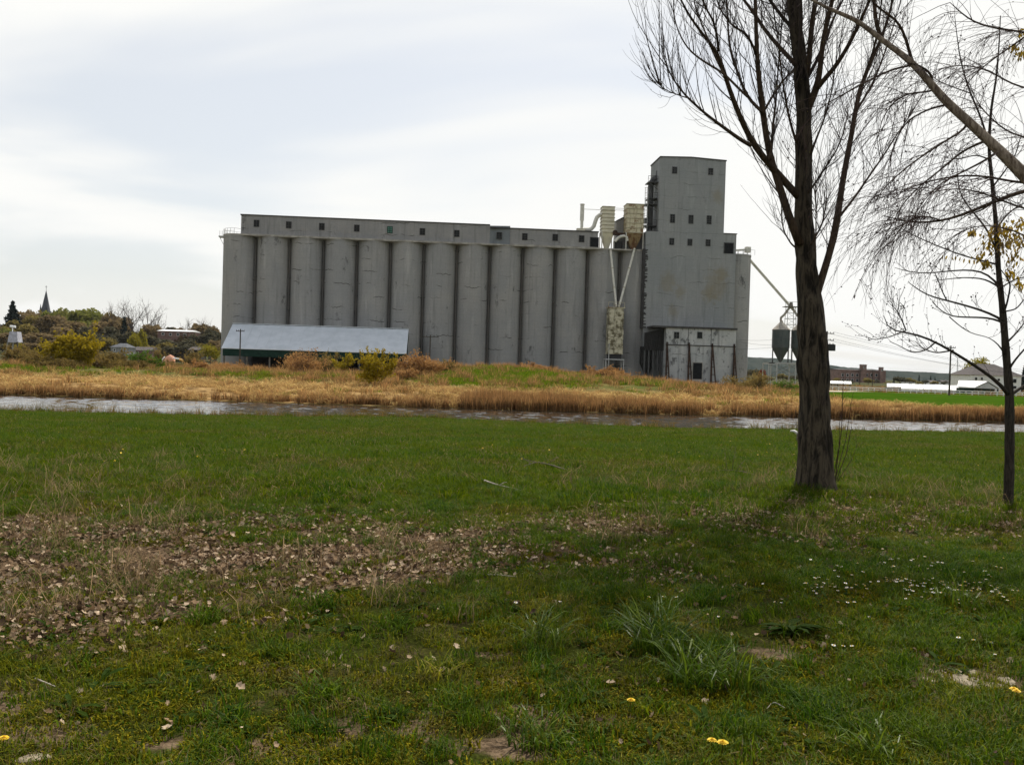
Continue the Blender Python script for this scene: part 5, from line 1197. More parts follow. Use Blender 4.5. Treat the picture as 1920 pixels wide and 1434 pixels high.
# ------------------------------------------------------------------ foliage materials for far trees and shrubs
leafmat('far_green', (0.150, 0.165, 0.035), (0.215, 0.205, 0.050), 0.45, 0.25)
leafmat('far_olive', (0.195, 0.160, 0.048), (0.26, 0.205, 0.065), 0.45, 0.25)
leafmat('far_brown', (0.195, 0.142, 0.072), (0.265, 0.195, 0.095), 0.4, 0.25)
leafmat('far_dark', (0.080, 0.080, 0.050), (0.135, 0.118, 0.070), 0.35, 0.25)
leafmat('far_yellow', (0.24, 0.215, 0.02), (0.32, 0.27, 0.03), 0.45, 0.3)
leafmat('conifer_blue', (0.016, 0.028, 0.022), (0.030, 0.045, 0.036), 0.1, 0.3)
leafmat('red_leaf', (0.16, 0.035, 0.025), (0.22, 0.06, 0.035), 0.3, 0.4)
leafmat('shrub_yellow', (0.27, 0.205, 0.012), (0.38, 0.285, 0.02), 0.5, 1.2)
leafmat('shrub_red', (0.38, 0.205, 0.075), (0.50, 0.285, 0.11), 0.45, 1.2)
leafmat('shrub_olive', (0.205, 0.155, 0.045), (0.29, 0.20, 0.065), 0.45, 1.2)
leafmat('weed_green', (0.085, 0.155, 0.012), (0.13, 0.20, 0.02), 0.45, 1.2)
simple('grey_sheet', (0.55, 0.56, 0.55), 0.5, var=0.15, scale=0.6); simple('far_bark', (0.085, 0.066, 0.052), 0.9); simple('grey_wall', (0.24, 0.24, 0.23), 0.9)

def crown_points(n, rx, ry, rz, lobes, rg):
    """points in several overlapping uneven lobes, denser towards their outside"""
    c = rg.normal(0, 1, (lobes, 3)); c /= np.linalg.norm(c, axis=1)[:, None]; c *= rg.uniform(0.35, 0.72, (lobes, 1)); c[:, 2] = np.abs(c[:, 2]) * 0.95 - 0.25
    rad = rg.uniform(0.28, 0.5, lobes); k = rg.integers(0, lobes, n)
    d = rg.normal(0, 1, (n, 3)); d /= np.linalg.norm(d, axis=1)[:, None]; q = rg.uniform(0, 1, n) ** 0.45
    p = c[k] + d * (q * rad[k])[:, None]
    return p * np.array((rx, ry, rz))
def woody(sticks, h, rg, nb=12, spread=(0.3, 0.9), order=2, r=0.16, top=1.0, bias=0.35, nt=60):
    """trunk-and-limb skeleton used inside far crowns and for the bare trees"""
    t, _ = sticks.grow(np.zeros((1, 3)), np.array([[0, 0, 1.0]]), [h * 0.72], [r], r * 0.35, 8, (0, 0, 0.2), 0.08, rg)
    st, tg_, _, _ = sample_on(t, nb, 0.22, 1.0, rg)
    a, _ = sticks.grow(st, fans(tg_, rg.uniform(*spread, nb), rg), rg.uniform(0.3, 0.55, nb) * h, r * 0.45, r * 0.10, 8, (0, 0, bias), 0.2, rg)
    out = [a]
    n = nt
    for o_ in range(order):
        st, tg_, _, _ = sample_on(out[-1], n, 0.25, 1.0, rg)
        b_, _ = sticks.grow(st, fans(tg_, rg.uniform(0.3, 0.9, n), rg), rg.uniform(0.10, 0.24, n) * h * (0.75 ** o_), r * 0.16 * 0.6 ** o_, r * 0.05, 6, (0, 0, bias), 0.25, rg); out.append(b_); n = int(n * 2.6)
    return out
def leafy_tree_meshes(seed, rx, rz, leaf, n, lobes, mat):
    rg = np.random.default_rng(seed); s = Sticks(); woody(s, rz * 1.45, rg, 9, order=1, r=rz * 0.045, nt=30)
    c = crown_points(n, rx, rx, rz, lobes, rg); c[:, :2] -= (c[:, :2].max(0) + c[:, :2].min(0)) / 2; c[:, 2] += rz * 1.12
    V_, Q_ = quads_at(c, rg.uniform(0.5, 1.2, n) * leaf, rg, 1.4)
    return s, V_, Q_
def make_tree(seed, rx, rz, mat, label, group=None, leaf=0.7, n=1300, lobes=9, name='tree'):
    r = thing(name, label, 'tree', (0, 0, 0), 0, group); s, V_, Q_ = leafy_tree_meshes(seed, rx, rz, leaf, n, lobes, mat)
    s.mesh('trunk', M['far_bark'], r, sides=4); mesh_np('crown', V_, quads=Q_, mats=[M[mat]], parent=r); return r
def make_bare(seed, h, label, group=None, nt=70, mat='far_bark', order=2, r=None):
    rg = np.random.default_rng(seed); t_ = thing('tree', label, 'tree', (0, 0, 0), 0, group); s = Sticks(); L_ = woody(s, h, rg, 14, order=order, r=r or h * 0.02, nt=nt)
    a = Sticks(); a.P = s.P[:2]; a.R = s.R[:2]; a.mesh('trunk', M['far_bark'], t_, sides=5)
    b_ = Sticks(); b_.P = s.P[2:]; b_.R = s.R[2:]; o = b_.mesh('crown', M[mat], t_, sides=3); return t_
def make_conifer(seed, h, w, label, group=None, mat='conifer_blue', n=1100):
    rg = np.random.default_rng(seed); r = thing('conifer', label, 'tree', (0, 0, 0), 0, group)
    mb = MB(); mb.cyl((0, 0, -0.5), (0, 0, h * 0.95), h * 0.018, h * 0.004, n=6); mb.build('trunk', M['far_bark'], r)
    t_ = rg.uniform(0.05, 1, n); lay = np.round(t_ * 13) / 13 + rg.normal(0, 0.012, n); a = rg.uniform(0, 2 * np.pi, n); q = rg.uniform(0.15, 1, n) ** 0.6
    rr_ = w * (1 - np.clip(lay, 0, 1)) ** 0.85 * q * (0.75 + 0.35 * np.sin(a * 3 + lay * 31)); c = np.stack([rr_ * np.cos(a), rr_ * np.sin(a), lay * h - rr_ * 0.28], 1)
    V_, Q_ = quads_at(c, rg.uniform(0.5, 1.1, n) * h * 0.06, rg, 1.7); mesh_np('crown', V_, quads=Q_, mats=[M[mat]], parent=r); return r
def crown_top(o): return max(v[2] for c in o.children for v in c.bound_box)
def put(o, p, s=1.0, rz=0.0, sz=None, ztop=None):
    if ztop is not None: sz = (ztop - p[2]) / crown_top(o)
    o.location = tuple(p); o.scale = (s, s, sz or s); o.rotation_euler = (0, 0, rz); return o

# ---- wooded slope on the left
bg = random.Random(4)
used_labels = set()
MARKS = [(22, 'the tall dark conifer'), (85, 'the church spire'), (131, 'the big yellow shrub'), (180, 'the green crest'), (222, 'the grey hipped house'), (247, 'the tall bare tree'), (268, 'the round yellow tree'), (325, 'the long white roof'), (363, 'the dark little house'), (411, 'the left silo')]
def tree_label(kind, px, row, marks):
    x0_, mk = min(marks, key=lambda m: abs(m[0] - px)); side = 'straight below' if abs(px - x0_) < 6 else ('left of' if px < x0_ else 'right of')
    for extra in ('', 'broad ', 'lower ', 'rounder ', 'smaller ', 'denser ', 'front ', 'rear ', 'partly hidden '):
        lb = '%s%s %s, %s %s' % (extra, kind, row, side, mk)
        if lb not in used_labels: used_labels.add(lb); return lb
    return lb
KINDS_ = {'g': 'green spring-leaf tree', 'b': 'brown budding tree', 'o': 'olive budding tree', 'd': 'dark dense tree'}
G1, G2, G3 = 'green trees on the wooded slope', 'brown budding trees on the wooded slope', 'olive trees on the wooded slope'
L1, L2, L3 = 'rounded green tree in spring leaf on the wooded slope', 'brown budding round tree on the wooded slope', 'olive budding round tree on the wooded slope'
protos = {}
for key, mat, lab, grp in (('g', 'far_green', L1, G1), ('b', 'far_brown', L2, G2), ('o', 'far_olive', L3, G3), ('d', 'far_dark', 'dark dense tree low on the wooded slope', 'dark dense trees on the wooded slope')):
    protos[key] = [make_tree(100 + i * 7 + ord(key), 6.0, 6.4, mat, lab, grp, 0.95, 2300, 9 + i) for i in range(2)]
first = {k: [True, True] for k in protos}
def slope_tree(key, px, depth, ytop, wpx):
    i = bg.randint(0, 1); o = protos[key][i]
    if first[key][i]: first[key][i] = False
    else: o = copy_tree(o)
    p = at(px, depth); top = P(px, ytop, depth)[2]; h = top - p[2]; s = wpx / 2 * depth / FPX / 4.3
    o.location = tuple(p); o.rotation_euler = (0, 0, bg.uniform(0, 6.28)); o.scale = (s, s, h / crown_top(o)); o['label'] = tree_label(KINDS_[key], px, 'on the crest' if depth > 455 else ('halfway down the slope' if depth > 395 else 'at the foot of the slope'), MARKS); return o
for a_ in [('o', 78, 500, 580, 40), ('g', 93, 498, 580, 38), ('b', 84, 490, 584, 36), ('g', 110, 505, 577, 40), ('g', 160, 500, 575, 60), ('g', 190, 500, 579, 40), ('o', 203, 490, 583, 36), ('b', 228, 470, 592, 40), ('d', 310, 440, 612, 40), ('b', 330, 450, 612, 34), ('b', 50, 470, 578, 44), ('b', 62, 455, 584, 50), ('g', 92, 440, 577, 46), ('o', 76, 430, 590, 50), ('b', 98, 425, 588, 60), ('o', 108, 470, 576, 44), ('g', 128, 475, 577, 54), ('o', 126, 430, 592, 52), ('g', 150, 470, 576, 60), ('g', 175, 465, 580, 56), ('g', 165, 440, 590, 50),
           ('b', 140, 415, 600, 46), ('b', 118, 410, 610, 50), ('d', 165, 400, 612, 50), ('b', 190, 430, 600, 46), ('b', 205, 450, 588, 40), ('b', 222, 430, 596, 46), ('d', 215, 400, 612, 46), ('o', 10, 430, 596, 46), ('g', 5, 400, 606, 44), ('b', 20, 380, 622, 60), ('o', 50, 390, 606, 44), ('b', 75, 380, 622, 58),
           ('b', 100, 375, 626, 52), ('d', 185, 380, 622, 50), ('o', 195, 370, 632, 46), ('d', 236, 390, 618, 40), ('d', 262, 390, 620, 46), ('b', 285, 420, 606, 44), ('d', 285, 385, 628, 50), ('o', 300, 370, 640, 50), ('d', 320, 380, 636, 50), ('b', 345, 400, 622, 50), ('d', 350, 375, 634, 50),
           ('b', 372, 420, 604, 40), ('b', 392, 420, 608, 42), ('d', 380, 390, 620, 44), ('d', 402, 395, 614, 40), ('o', 364, 380, 636, 40), ('b', 405, 380, 636, 40), ('o', 240, 360, 644, 44), ('d', 155, 365, 636, 50), ('o', 128, 360, 640, 50), ('d', 25, 365, 640, 50), ('b', 60, 360, 642, 50), ('d', 335, 362, 646, 46), ('o', 270, 362, 646, 44),
]: slope_tree(*a_)
put(make_conifer(7, 21, 8.5, 'dark tall conifer at the far left of the wooded slope', n=2600), at(22, 440), (P(22, 568, 440)[2] - at(22, 440)[2]) / 21)
put(make_conifer(8, 17, 4.5, 'narrow dark conifer below the bare tree on the wooded slope', n=800), at(232, 400), (P(232, 596, 400)[2] - at(232, 400)[2]) / 17)
for sd_, px, dp, yt_, lb in ((31, 247, 420, 578, 'tall bare tree with a fan of branches on the wooded slope'), (32, 272, 430, 587, 'second bare tree right of the tall one on the wooded slope'), (33, 290, 425, 596, 'low bare tree above the long white roof'), (34, 355, 430, 606, 'faint bare tree right of the long white roof'), (35, 212, 450, 584, 'bare grey tree left of the tall bare tree'), (36, 385, 420, 602, 'bare tree close to the left silo')):
    p = at(px, dp); put(make_bare(sd_, 16.0, lb, nt=80), p, (P(px, yt_, dp)[2] - p[2]) / 16.0 * 1.02)
put(make_tree(61, 5.4, 4.8, 'far_yellow', 'bright yellow-green round tree on the wooded slope', None, 0.6, 1500, 9), at(252, 330), 0.62, 0.4, None, P(252, 622, 330)[2])
put(make_tree(62, 4.0, 4.2, 'far_yellow', 'yellow-green tree peeking behind the round yellow one', None, 0.6, 1000, 7), at(262, 350), 0.6, 0.4, None, P(264, 613, 350)[2])
put(make_tree(63, 5.0, 4.4, 'far_yellow', 'low yellow-green tree beside the left silo', None, 0.5, 1300, 9), at(395, 260), 0.72, 1.0, None, P(395, 642, 260)[2])
put(make_tree(64, 4.0, 4.0, 'far_yellow', 'low yellow-green tree below the white tapered tower', None, 0.5, 900, 8), at(38, 300), 0.6, 1.0, None, P(38, 640, 300)[2])
# church
p = at(84, 520); r = thing('church', 'church with slim dark spire rising above the wooded slope', 'church', tuple(p)); zt = P(85, 543, 520)[2]; zs = P(85, 578, 520)[2]
mb = MB(); mb.box(p[0] - 2.2, p[0] + 2.2, p[1] - 2.2, p[1] + 2.2, p[2] - 1, zs - 1.5); mb.build('tower', M['slate'], r, off=p)
mb = MB(); b0 = [(p[0] + 2.4 * math.cos(a), p[1] + 2.4 * math.sin(a), zs - 1.5) for a in np.arange(8) * math.pi / 4 + 0.39]; mb.add(b0 + [(p[0], p[1], zt)], [(k, (k + 1) % 8, 8) for k in range(8)] + [tuple(range(7, -1, -1))]); mb.build('spire', M['slate'], r, off=p)
for sx in (-1.9, 1.9):
    mb = MB(); mb.add([(p[0] + sx - .45, p[1] - 2.4, zs - 1.6), (p[0] + sx + .45, p[1] - 2.4, zs - 1.6), (p[0] + sx + .45, p[1] - 1.5, zs - 1.6), (p[0] + sx - .45, p[1] - 1.5, zs - 1.6), (p[0] + sx, p[1] - 2, zs + 2.6)], [(0, 1, 4), (1, 2, 4), (2, 3, 4), (3, 0, 4)]); mb.build('pinnacle', M['slate'], r, off=p)
mb = MB(); mb.cyl((p[0], p[1], zt - 0.2), (p[0], p[1], zt + 2.2), 0.10, n=6); mb.bar((p[0] - 0.6, p[1], zt + 1.5), (p[0] + 0.6, p[1], zt + 1.5), 0.16); mb.build('cross', M['black_metal'], r, off=p)
mb = MB(); mb.add([(p[0] - 6, p[1] + 2.3, p[2]), (p[0] + 6, p[1] + 2.3, p[2]), (p[0] + 6, p[1] + 24, p[2]), (p[0] - 6, p[1] + 24, p[2]), (p[0] - 6, p[1] + 2.3, p[2] + 7), (p[0] + 6, p[1] + 2.3, p[2] + 7), (p[0] + 6, p[1] + 24, p[2] + 7), (p[0] - 6, p[1] + 24, p[2] + 7), (p[0], p[1] + 2.3, p[2] + 14), (p[0], p[1] + 24, p[2] + 14)],
                  [(0, 1, 5, 8, 4), (2, 3, 7, 9, 6), (1, 2, 6, 5), (3, 0, 4, 7)]); mb.add([(p[0] - 6.3, p[1] + 2.2, p[2] + 6.8), (p[0], p[1] + 2.2, p[2] + 14.2), (p[0] + 6.3, p[1] + 2.2, p[2] + 6.8), (p[0] - 6.3, p[1] + 24, p[2] + 6.8), (p[0], p[1] + 24, p[2] + 14.2), (p[0] + 6.3, p[1] + 24, p[2] + 6.8)], [(0, 1, 4, 3), (1, 2, 5, 4)]); mb.build('nave', M['brick_wall'], r, off=p)
def building(name, label, cat, px0, px1, ytop, yeave, depth, deep, wall, roof, roofname='roof', hip=False, windows=(), ground=None, across=False):
    """small far building: body, roof and the windows that show; ridge along x unless across"""
    a = P(px0, yeave, depth); b_ = P(px1, yeave, depth); cx = (a[0] + b_[0]) / 2; g = np.array((cx, depth, Hs(cx, depth) if ground is None else ground)); w = (b_[0] - a[0]) / 2; ze = (a[2] + b_[2]) / 2; zt = P((px0 + px1) / 2, ytop, depth)[2]
    r = thing(name, label, cat, tuple(g)); d0, d1 = depth, depth + deep; ov = 0.4
    mb = MB(); mb.box(cx - w, cx + w, d0, d1, g[2] - 0.5, ze); mb.build('wall', M[wall], r, off=g)
    mb = MB(); x0, x1, y0, y1 = cx - w - ov, cx + w + ov, d0 - ov, d1 + ov; ym = (y0 + y1) / 2; xi = min(w * 0.75, deep / 2) if hip else 0.0
    if across: rid = [(cx, y0, zt), (cx, y1, zt)]; F_ = [(0, 4, 5, 3), (1, 2, 5, 4), (0, 1, 4), (2, 3, 5), (3, 2, 1, 0)]
    else: rid = [(x0 + xi, ym, zt), (x1 - xi, ym, zt)]; F_ = [(0, 1, 5, 4), (2, 3, 4, 5), (1, 2, 5), (3, 0, 4), (3, 2, 1, 0)]
    mb.add([(x0, y0, ze + 0.01), (x1, y0, ze + 0.01), (x1, y1, ze + 0.01), (x0, y1, ze + 0.01)] + rid, F_); mb.build(roofname, M[roof], r, off=g)
    for (wx, wy, ww, wh) in windows:
        q = P(wx, wy, depth); s_ = depth / FPX; mb = MB(); mb.box(q[0] - ww / 2 * s_ - 0.12, q[0] + ww / 2 * s_ + 0.12, d0 - 0.10, d0 - 0.01, q[2] - wh / 2 * s_ - 0.12, q[2] + wh / 2 * s_ + 0.12); o = mb.build('window', M['white_wall'], r, off=g)
        mb = MB(); mb.box(q[0] - ww / 2 * s_, q[0] + ww / 2 * s_, d0 - 0.14, d0 - 0.105, q[2] - wh / 2 * s_, q[2] + wh / 2 * s_); mb.build('pane', M['window_glass'], o, off=g)
    return r, g
building('long_building', 'long low building with bright white flat roof on the slope', 'building', 296, 355, 617.5, 621, 395, 14, 'brick_wall', 'white_sheet', windows=[(306, 626, 4, 4), (320, 627, 4, 4), (334, 627, 4, 4), (347, 628, 4, 4)])
building('house', 'low house with grey-green hipped roof below the wooded slope', 'house', 208, 236, 643, 651, 300, 8, 'grey_wall', 'slate', hip=True, windows=[(215, 656, 3, 4), (229, 656, 3, 4)])
building('house', 'small dark house half hidden by bushes left of the shed', 'house', 355, 371, 650, 656, 300, 7, 'shadow_cladding', 'dark_roof', windows=[(360, 659, 3, 3)])
building('house', 'tiny brown house among the trees left of the orange tarp', 'house', 250, 282, 650, 657, 310, 8, 'brick_wall', 'dark_roof', windows=[(258, 661, 3, 3), (272, 661, 3, 3)])
# white tapered tower at the far left edge
p = at(28, 280); r = thing('lookout_tower', 'white tapered board tower with a lamp on top at the left edge', 'tower', tuple(p)); s_ = 280 / FPX; simple('lavender_board', (0.42, 0.42, 0.46), 0.8); zt, zb_ = P(28, 622, 280)[2], P(28, 642, 280)[2]; cx = P(29, 630, 280)[0]
mb = MB(); w0, w1_ = 9.5 * s_, 7.2 * s_; mb.add([(cx - w0, p[1] - w0, zb_), (cx + w0, p[1] - w0, zb_), (cx + w0, p[1] + w0, zb_), (cx - w0, p[1] + w0, zb_), (cx - w1_, p[1] - w1_, zt), (cx + w1_, p[1] - w1_, zt), (cx + w1_, p[1] + w1_, zt), (cx - w1_, p[1] + w1_, zt)], [(0, 1, 5, 4), (1, 2, 6, 5), (2, 3, 7, 6), (3, 0, 4, 7), (4, 5, 6, 7), (3, 2, 1, 0)]); mb.build('cabin', M['lavender_board'], r, off=p)
for sx in (-1, 1):
    for sy in (-1, 1): mb = MB(); mb.bar((cx + sx * w0 * 1.25, p[1] + sy * w0 * 1.25, p[2] - 0.3), (cx + sx * w0 * 0.96, p[1] + sy * w0 * 0.96, zb_ + 0.2), 0.3); mb.build('leg', M['grey_wall'] if sx < 0 else M['pole_wood'], r, off=p)
zl_ = P(24, 612, 280)[2]; xl_ = P(24, 612, 280)[0]; mb = MB(); mb.cyl((xl_, p[1], zt), (xl_, p[1], zl_), 0.12, n=6); mb.cyl((xl_ - 0.7, p[1], zl_), (xl_ + 0.9, p[1], zl_ - 0.1), 0.35, n=8); mb.build('lamp', M['white_sheet'], r, off=p)
# orange tarp mound with a pale spout, half hidden in the weeds
p = at(325, 180); q = P(318, 676, 180); p[2] = Hs(q[0], 180); p[0] = q[0]
r = thing('tarp_mound', 'orange tarp bundle with a pale arm ending in a yellow tip', 'tarp', tuple(p)); s_ = 180 / FPX
t_ = MT('orange_tarp', 0.7); t_.color(t_.mix(t_.ramp(t_.noise(t_.coord('object'), 1.4, 4), 0.35, 0.65), (0.62, 0.25, 0.13), (0.75, 0.42, 0.28))); M['orange_tarp'] = t_.m
simple('yellow_paint', (0.62, 0.36, 0.10), 0.6)
zt = P(318, 664.5, 180)[2]; zb_ = p[2]; mb = MB(); V_ = []; rg_ = np.random.default_rng(3); K_, N_ = 9, 18
for k in range(K_):
    f_ = k / (K_ - 1); rr_ = 1.25 * max(0.0, 1 - f_ ** 2.6) ** 0.5 + 0.001
    for j in range(N_):
        a = 2 * math.pi * j / N_; V_.append((p[0] + rr_ * math.cos(a) * (1 + 0.12 * math.sin(a * 3 + k)) + 0.1 * f_, 180 + rr_ * 0.7 * math.sin(a), zb_ + (zt - zb_) * f_))
mb.add(V_, [(k * N_ + j, k * N_ + (j + 1) % N_, (k + 1) * N_ + (j + 1) % N_, (k + 1) * N_ + j) for k in range(K_ - 1) for j in range(N_)]); mb.build('tarp', M['orange_tarp'], r, off=p, smooth=True)
a_, b_, c_ = P(325, 671.5, 179.3), P(336, 673.5, 179.3), P(344, 678, 179.3); mb = MB(); mb.tube([a_, (a_ + b_) / 2 + (0, 0, 0.03), b_], 0.14, 8); mb.build('arm', M['white_sheet'], r, off=p, smooth=True)
mb = MB(); mb.tube([b_, (b_ + c_) / 2 + (0, 0, 0.06), c_], [0.16, 0.24, 0.10], 8); mb.build('tip', M['yellow_paint'], r, off=p, smooth=True)
a_, b_ = P(309, 669, 180), P(303, 680, 180); mb = MB(); mb.tube([a_, (a_ + b_) / 2 + (-0.1, 0, 0.1), b_], 0.13, 7); mb.build('strap', M['white_sheet'], r, off=p, smooth=True)

# ---- town on the right
building('brick_block', 'long dim brick block with two square stair towers far across the field', 'building', 1572, 1661, 692.5, 694, 520, 20, 'brick_wall', 'dark_roof', windows=[(1580 + k * 9, 703 + (k % 2) * 0.2, 4, 5) for k in range(9)] + [(1580 + k * 9, 713, 4, 5) for k in range(9)])
for (pa_, pb_, yt_, lb) in ((1615, 1625, 683, 'wider square brick stair tower over the long brick block'), (1651, 1656.5, 688, 'narrow square brick stair tower at the right end of the brick block')):
    rr_, g_ = building('stair_tower', lb, 'tower', pa_, pb_, yt_, yt_ + 1.2, 517, 2.9, 'brick_wall', 'dark_roof', windows=[((pa_ + pb_) / 2, yt_ + 6, 2.4, 3)])
def lowshed(label, px0, px1, ytl, ytr, ebl, ebr, depth, deep, roof='white_sheet', wall='shadow_cladding', posts=8):
    a = P(px0, ebl, depth); b_ = P(px1, ebr, depth); cx = (a[0] + b_[0]) / 2; g = np.array((cx, depth, Hs(cx, depth))); zr = P((px0 + px1) / 2, (ytl + ytr) / 2, depth + deep)[2]; ze = (a[2] + b_[2]) / 2
    r = thing('low_shed', label, 'shed', tuple(g)); n = 16; x0, x1 = a[0], b_[0]; sk = P(px0, ytl, depth + deep)[0] - x0
    for k in range(n):
        ua, ub = x0 + (x1 - x0) * k / n, x0 + (x1 - x0) * (k + 1) / n - 0.03; mb = MB(); lf = 0.03 * (k % 2)
        mb.add([(ua, depth, ze + lf), (ub, depth, ze + lf), (ub + sk, depth + deep, zr + lf), (ua + sk, depth + deep, zr + lf), (ua, depth, ze - 0.12), (ub, depth, ze - 0.12), (ub + sk, depth + deep, zr - 0.12), (ua + sk, depth + deep, zr - 0.12)], [(0, 1, 2, 3), (7, 6, 5, 4), (0, 4, 5, 1), (1, 5, 6, 2), (2, 6, 7, 3), (3, 7, 4, 0)]); mb.build('roof_sheet', M[roof], r, off=g)
    mb = MB(); mb.box(x0 + 0.5, x1 - 0.4, depth + 2.0, depth + 2.2, g[2] - 0.3, ze - 0.1); mb.build('wall', M[wall], r, off=g)
    for uu in np.linspace(x0 + 0.3, x1 - 0.3, posts): mb = MB(); mb.box(uu - 0.1, uu + 0.1, depth + 0.1, depth + 0.3, g[2] - 0.3, ze - 0.13); mb.build('post', M['grey_timber'], r, off=g)
    return r
lowshed('long low shed with glaring white roof beyond the lawn', 1690, 1802, 718.5, 724, 729.5, 734, 168, 9)
lowshed('short low white-roofed shed at the left end of the row', 1663, 1691, 718, 720, 724, 727, 176, 8)
lowshed('low shed with dull grey-green roof beside the gabled stand', 1795, 1828, 726, 730, 734, 736, 172, 6, 'galvanised')
lowshed('small white-roofed shed right of the transformer pole', 1557, 1597, 714, 715, 718, 720, 200, 6, 'white_sheet', 'white_wall', 4)
# gabled green stand with a white roof
d0 = 166; a = P(1796, 724, d0); b_ = P(1873, 731, d0); g = np.array(((a[0] + b_[0]) / 2, d0, Hs(a[0], d0))); r = thing('market_stand', 'green-fronted stand with white gabled roof before the house', 'stand', tuple(g))
pe, pk, pr = P(1828, 726, d0), P(1852, 715, d0), P(1874, 728, d0); pl_ = P(1795, 724, d0)
mb = MB(); mb.add([tuple(pe), tuple(pk), tuple(pr), (pr[0] + 1, d0 + 9, pr[2]), (pk[0] + 1, d0 + 9, pk[2]), (pe[0] + 1, d0 + 9, pe[2])], [(0, 1, 4, 5), (1, 2, 3, 4)]); mb.add([tuple(pe + (0, 0, -.12)), tuple(pk + (0, 0, -.12)), tuple(pr + (0, 0, -.12)), (pr[0] + 1, d0 + 9, pr[2] - .12), (pk[0] + 1, d0 + 9, pk[2] - .12), (pe[0] + 1, d0 + 9, pe[2] - .12)], [(5, 4, 1, 0), (4, 3, 2, 1)])
mb.build('roof', M['white_sheet'], r, off=g)
kk_ = P(1848, 714.6, d0 + 7); mb = MB(); mb.add([tuple(pl_), tuple(pe + (-.02, 0, 0)), (kk_[0], d0 + 7, kk_[2]), (kk_[0] - 5.0, d0 + 7, kk_[2]), tuple(pl_ + (0, 0, -.14)), tuple(pe + (-.02, 0, -.14)), (kk_[0], d0 + 7, kk_[2] - .14), (kk_[0] - 5.0, d0 + 7, kk_[2] - .14)], [(0, 1, 2, 3), (7, 6, 5, 4), (0, 4, 5, 1), (1, 5, 6, 2), (3, 2, 6, 7), (0, 3, 7, 4)]); mb.build('side_roof', M['white_sheet'], r, off=g)
mb = MB(); mb.add([tuple(pe + (.2, .06, -.15)), tuple(pr + (-.2, .06, -.15)), tuple(pk + (0, .06, -.2))], [(0, 1, 2)]); mb.add([tuple(pe + (.2, .2, -.15)), tuple(pr + (-.2, .2, -.15)), tuple(pk + (0, .2, -.2))], [(2, 1, 0)]); mb.build('gable', M['galvanised'], r, off=g)
mb = MB(); mb.box(pl_[0] + 0.4, pr[0] - 0.3, d0 + 1.0, d0 + 1.2, g[2] - 0.3, pr[2] - 0.1); mb.build('front', M['green_wall'], r, off=g)
for uu in np.linspace(pl_[0] + 0.3, pr[0] - 0.2, 6): mb = MB(); mb.box(uu - 0.09, uu + 0.09, d0 + 0.1, d0 + 0.28, g[2] - 0.3, pr[2] - 0.1); mb.build('post', M['green_wall'], r, off=g)
building('house', 'white two-storey house with dark hipped roof behind the right tree', 'house', 1819, 1915, 682, 704, 205, 9, 'white_wall', 'dark_roof', hip=True, windows=[(1829.5, 710, 4, 5), (1840.5, 710, 3.5, 4.5), (1872, 712, 4, 4), (1902, 714, 6, 7), (1902, 726, 6, 5)])
put(make_tree(77, 5.5, 5.4, 'far_yellow', 'large yellow-green tree behind the white house', None, 0.5, 3000, 14), at(1833, 235), 0.86, 0.4, None, P(1845, 668, 235)[2])
put(make_tree(78, 4.5, 4.4, 'far_yellow', 'smaller yellow-green tree left of the white house', None, 0.45, 900, 8), at(1818, 230), 0.6, 1.4, None, P(1818, 706, 230)[2])
put(make_conifer(14, 14, 3.4, 'dark conifer at the right edge beside the house'), at(1921, 240), (P(1921, 682, 240)[2] - at(1921, 240)[2]) / 14)
tp_ = [make_tree(81 + i, 4.5, 4.2, m_, lb_, gp_, 0.7, 700, 7) for i, (m_, lb_, gp_) in enumerate((('far_dark', 'dark round tree in the far town row', 'dark trees in the far town row'), ('far_olive', 'olive round tree in the far town row', 'olive trees in the far town row')))]
ff = [True, True]
for i, (px, dp, yt_, wp) in enumerate([(1540, 300, 712, 30), (1568, 420, 708, 24), (1590, 330, 712, 26), (1628, 330, 708, 28), (1640, 420, 712, 22), (1665, 420, 716, 18), (1688, 380, 705, 32), (1706, 420, 708, 26), (1735, 420, 712, 22), (1752, 420, 714, 20), (1770, 430, 715, 20), (1790, 420, 716, 20), (1805, 420, 715, 22), (1725, 380, 715, 18), (1410, 300, 690, 36), (1428, 280, 700, 28), (1440, 300, 705, 24), (1468, 330, 700, 30), (1490, 300, 702, 30), (1512, 330, 700, 30), (1395, 280, 702, 30)]):
    k = i % 2; o = tp_[k]
    if ff[k]: ff[k] = False
    else: o = copy_tree(o)
    o['label'] = tree_label(('dark round tree', 'olive round tree')[k], px, 'in the far town row', [(1403, 'the end silo'), (1428, 'the red tree'), (1475, 'the bin stand'), (1530, 'the big trunk'), (1577, 'the small white shed'), (1618, 'the brick stair tower'), (1654, 'the narrow stair tower'), (1740, 'the long white shed'), (1783, 'the plain pole'), (1810, 'the white house')]); p = at(px, dp); s = wp / 2 * dp / FPX / 3.9; put(o, p, s, i * 1.3, None, P(px, yt_, dp)[2])
put(make_tree(90, 2.5, 2.6, 'red_leaf', 'small dark red tree left of the bin stand', None, 0.4, 500, 6), at(1428, 262), 0.75, 0, None, P(1428, 691, 262)[2])
for i, (px, dp, yt_) in enumerate([(1676, 430, 706), (1723, 520, 703), (1745, 560, 704), (1753, 500, 707)]):
    put(make_conifer(40 + i, 12, 3.0, ('dark conifer beside the brick block', 'tall dark conifer in the middle of the far town row', 'slim dark conifer in the middle of the far town row', 'short dark conifer by the plain utility pole')[i], n=500), at(px, dp), (P(px, yt_, dp)[2] - at(px, dp)[2]) / 12)
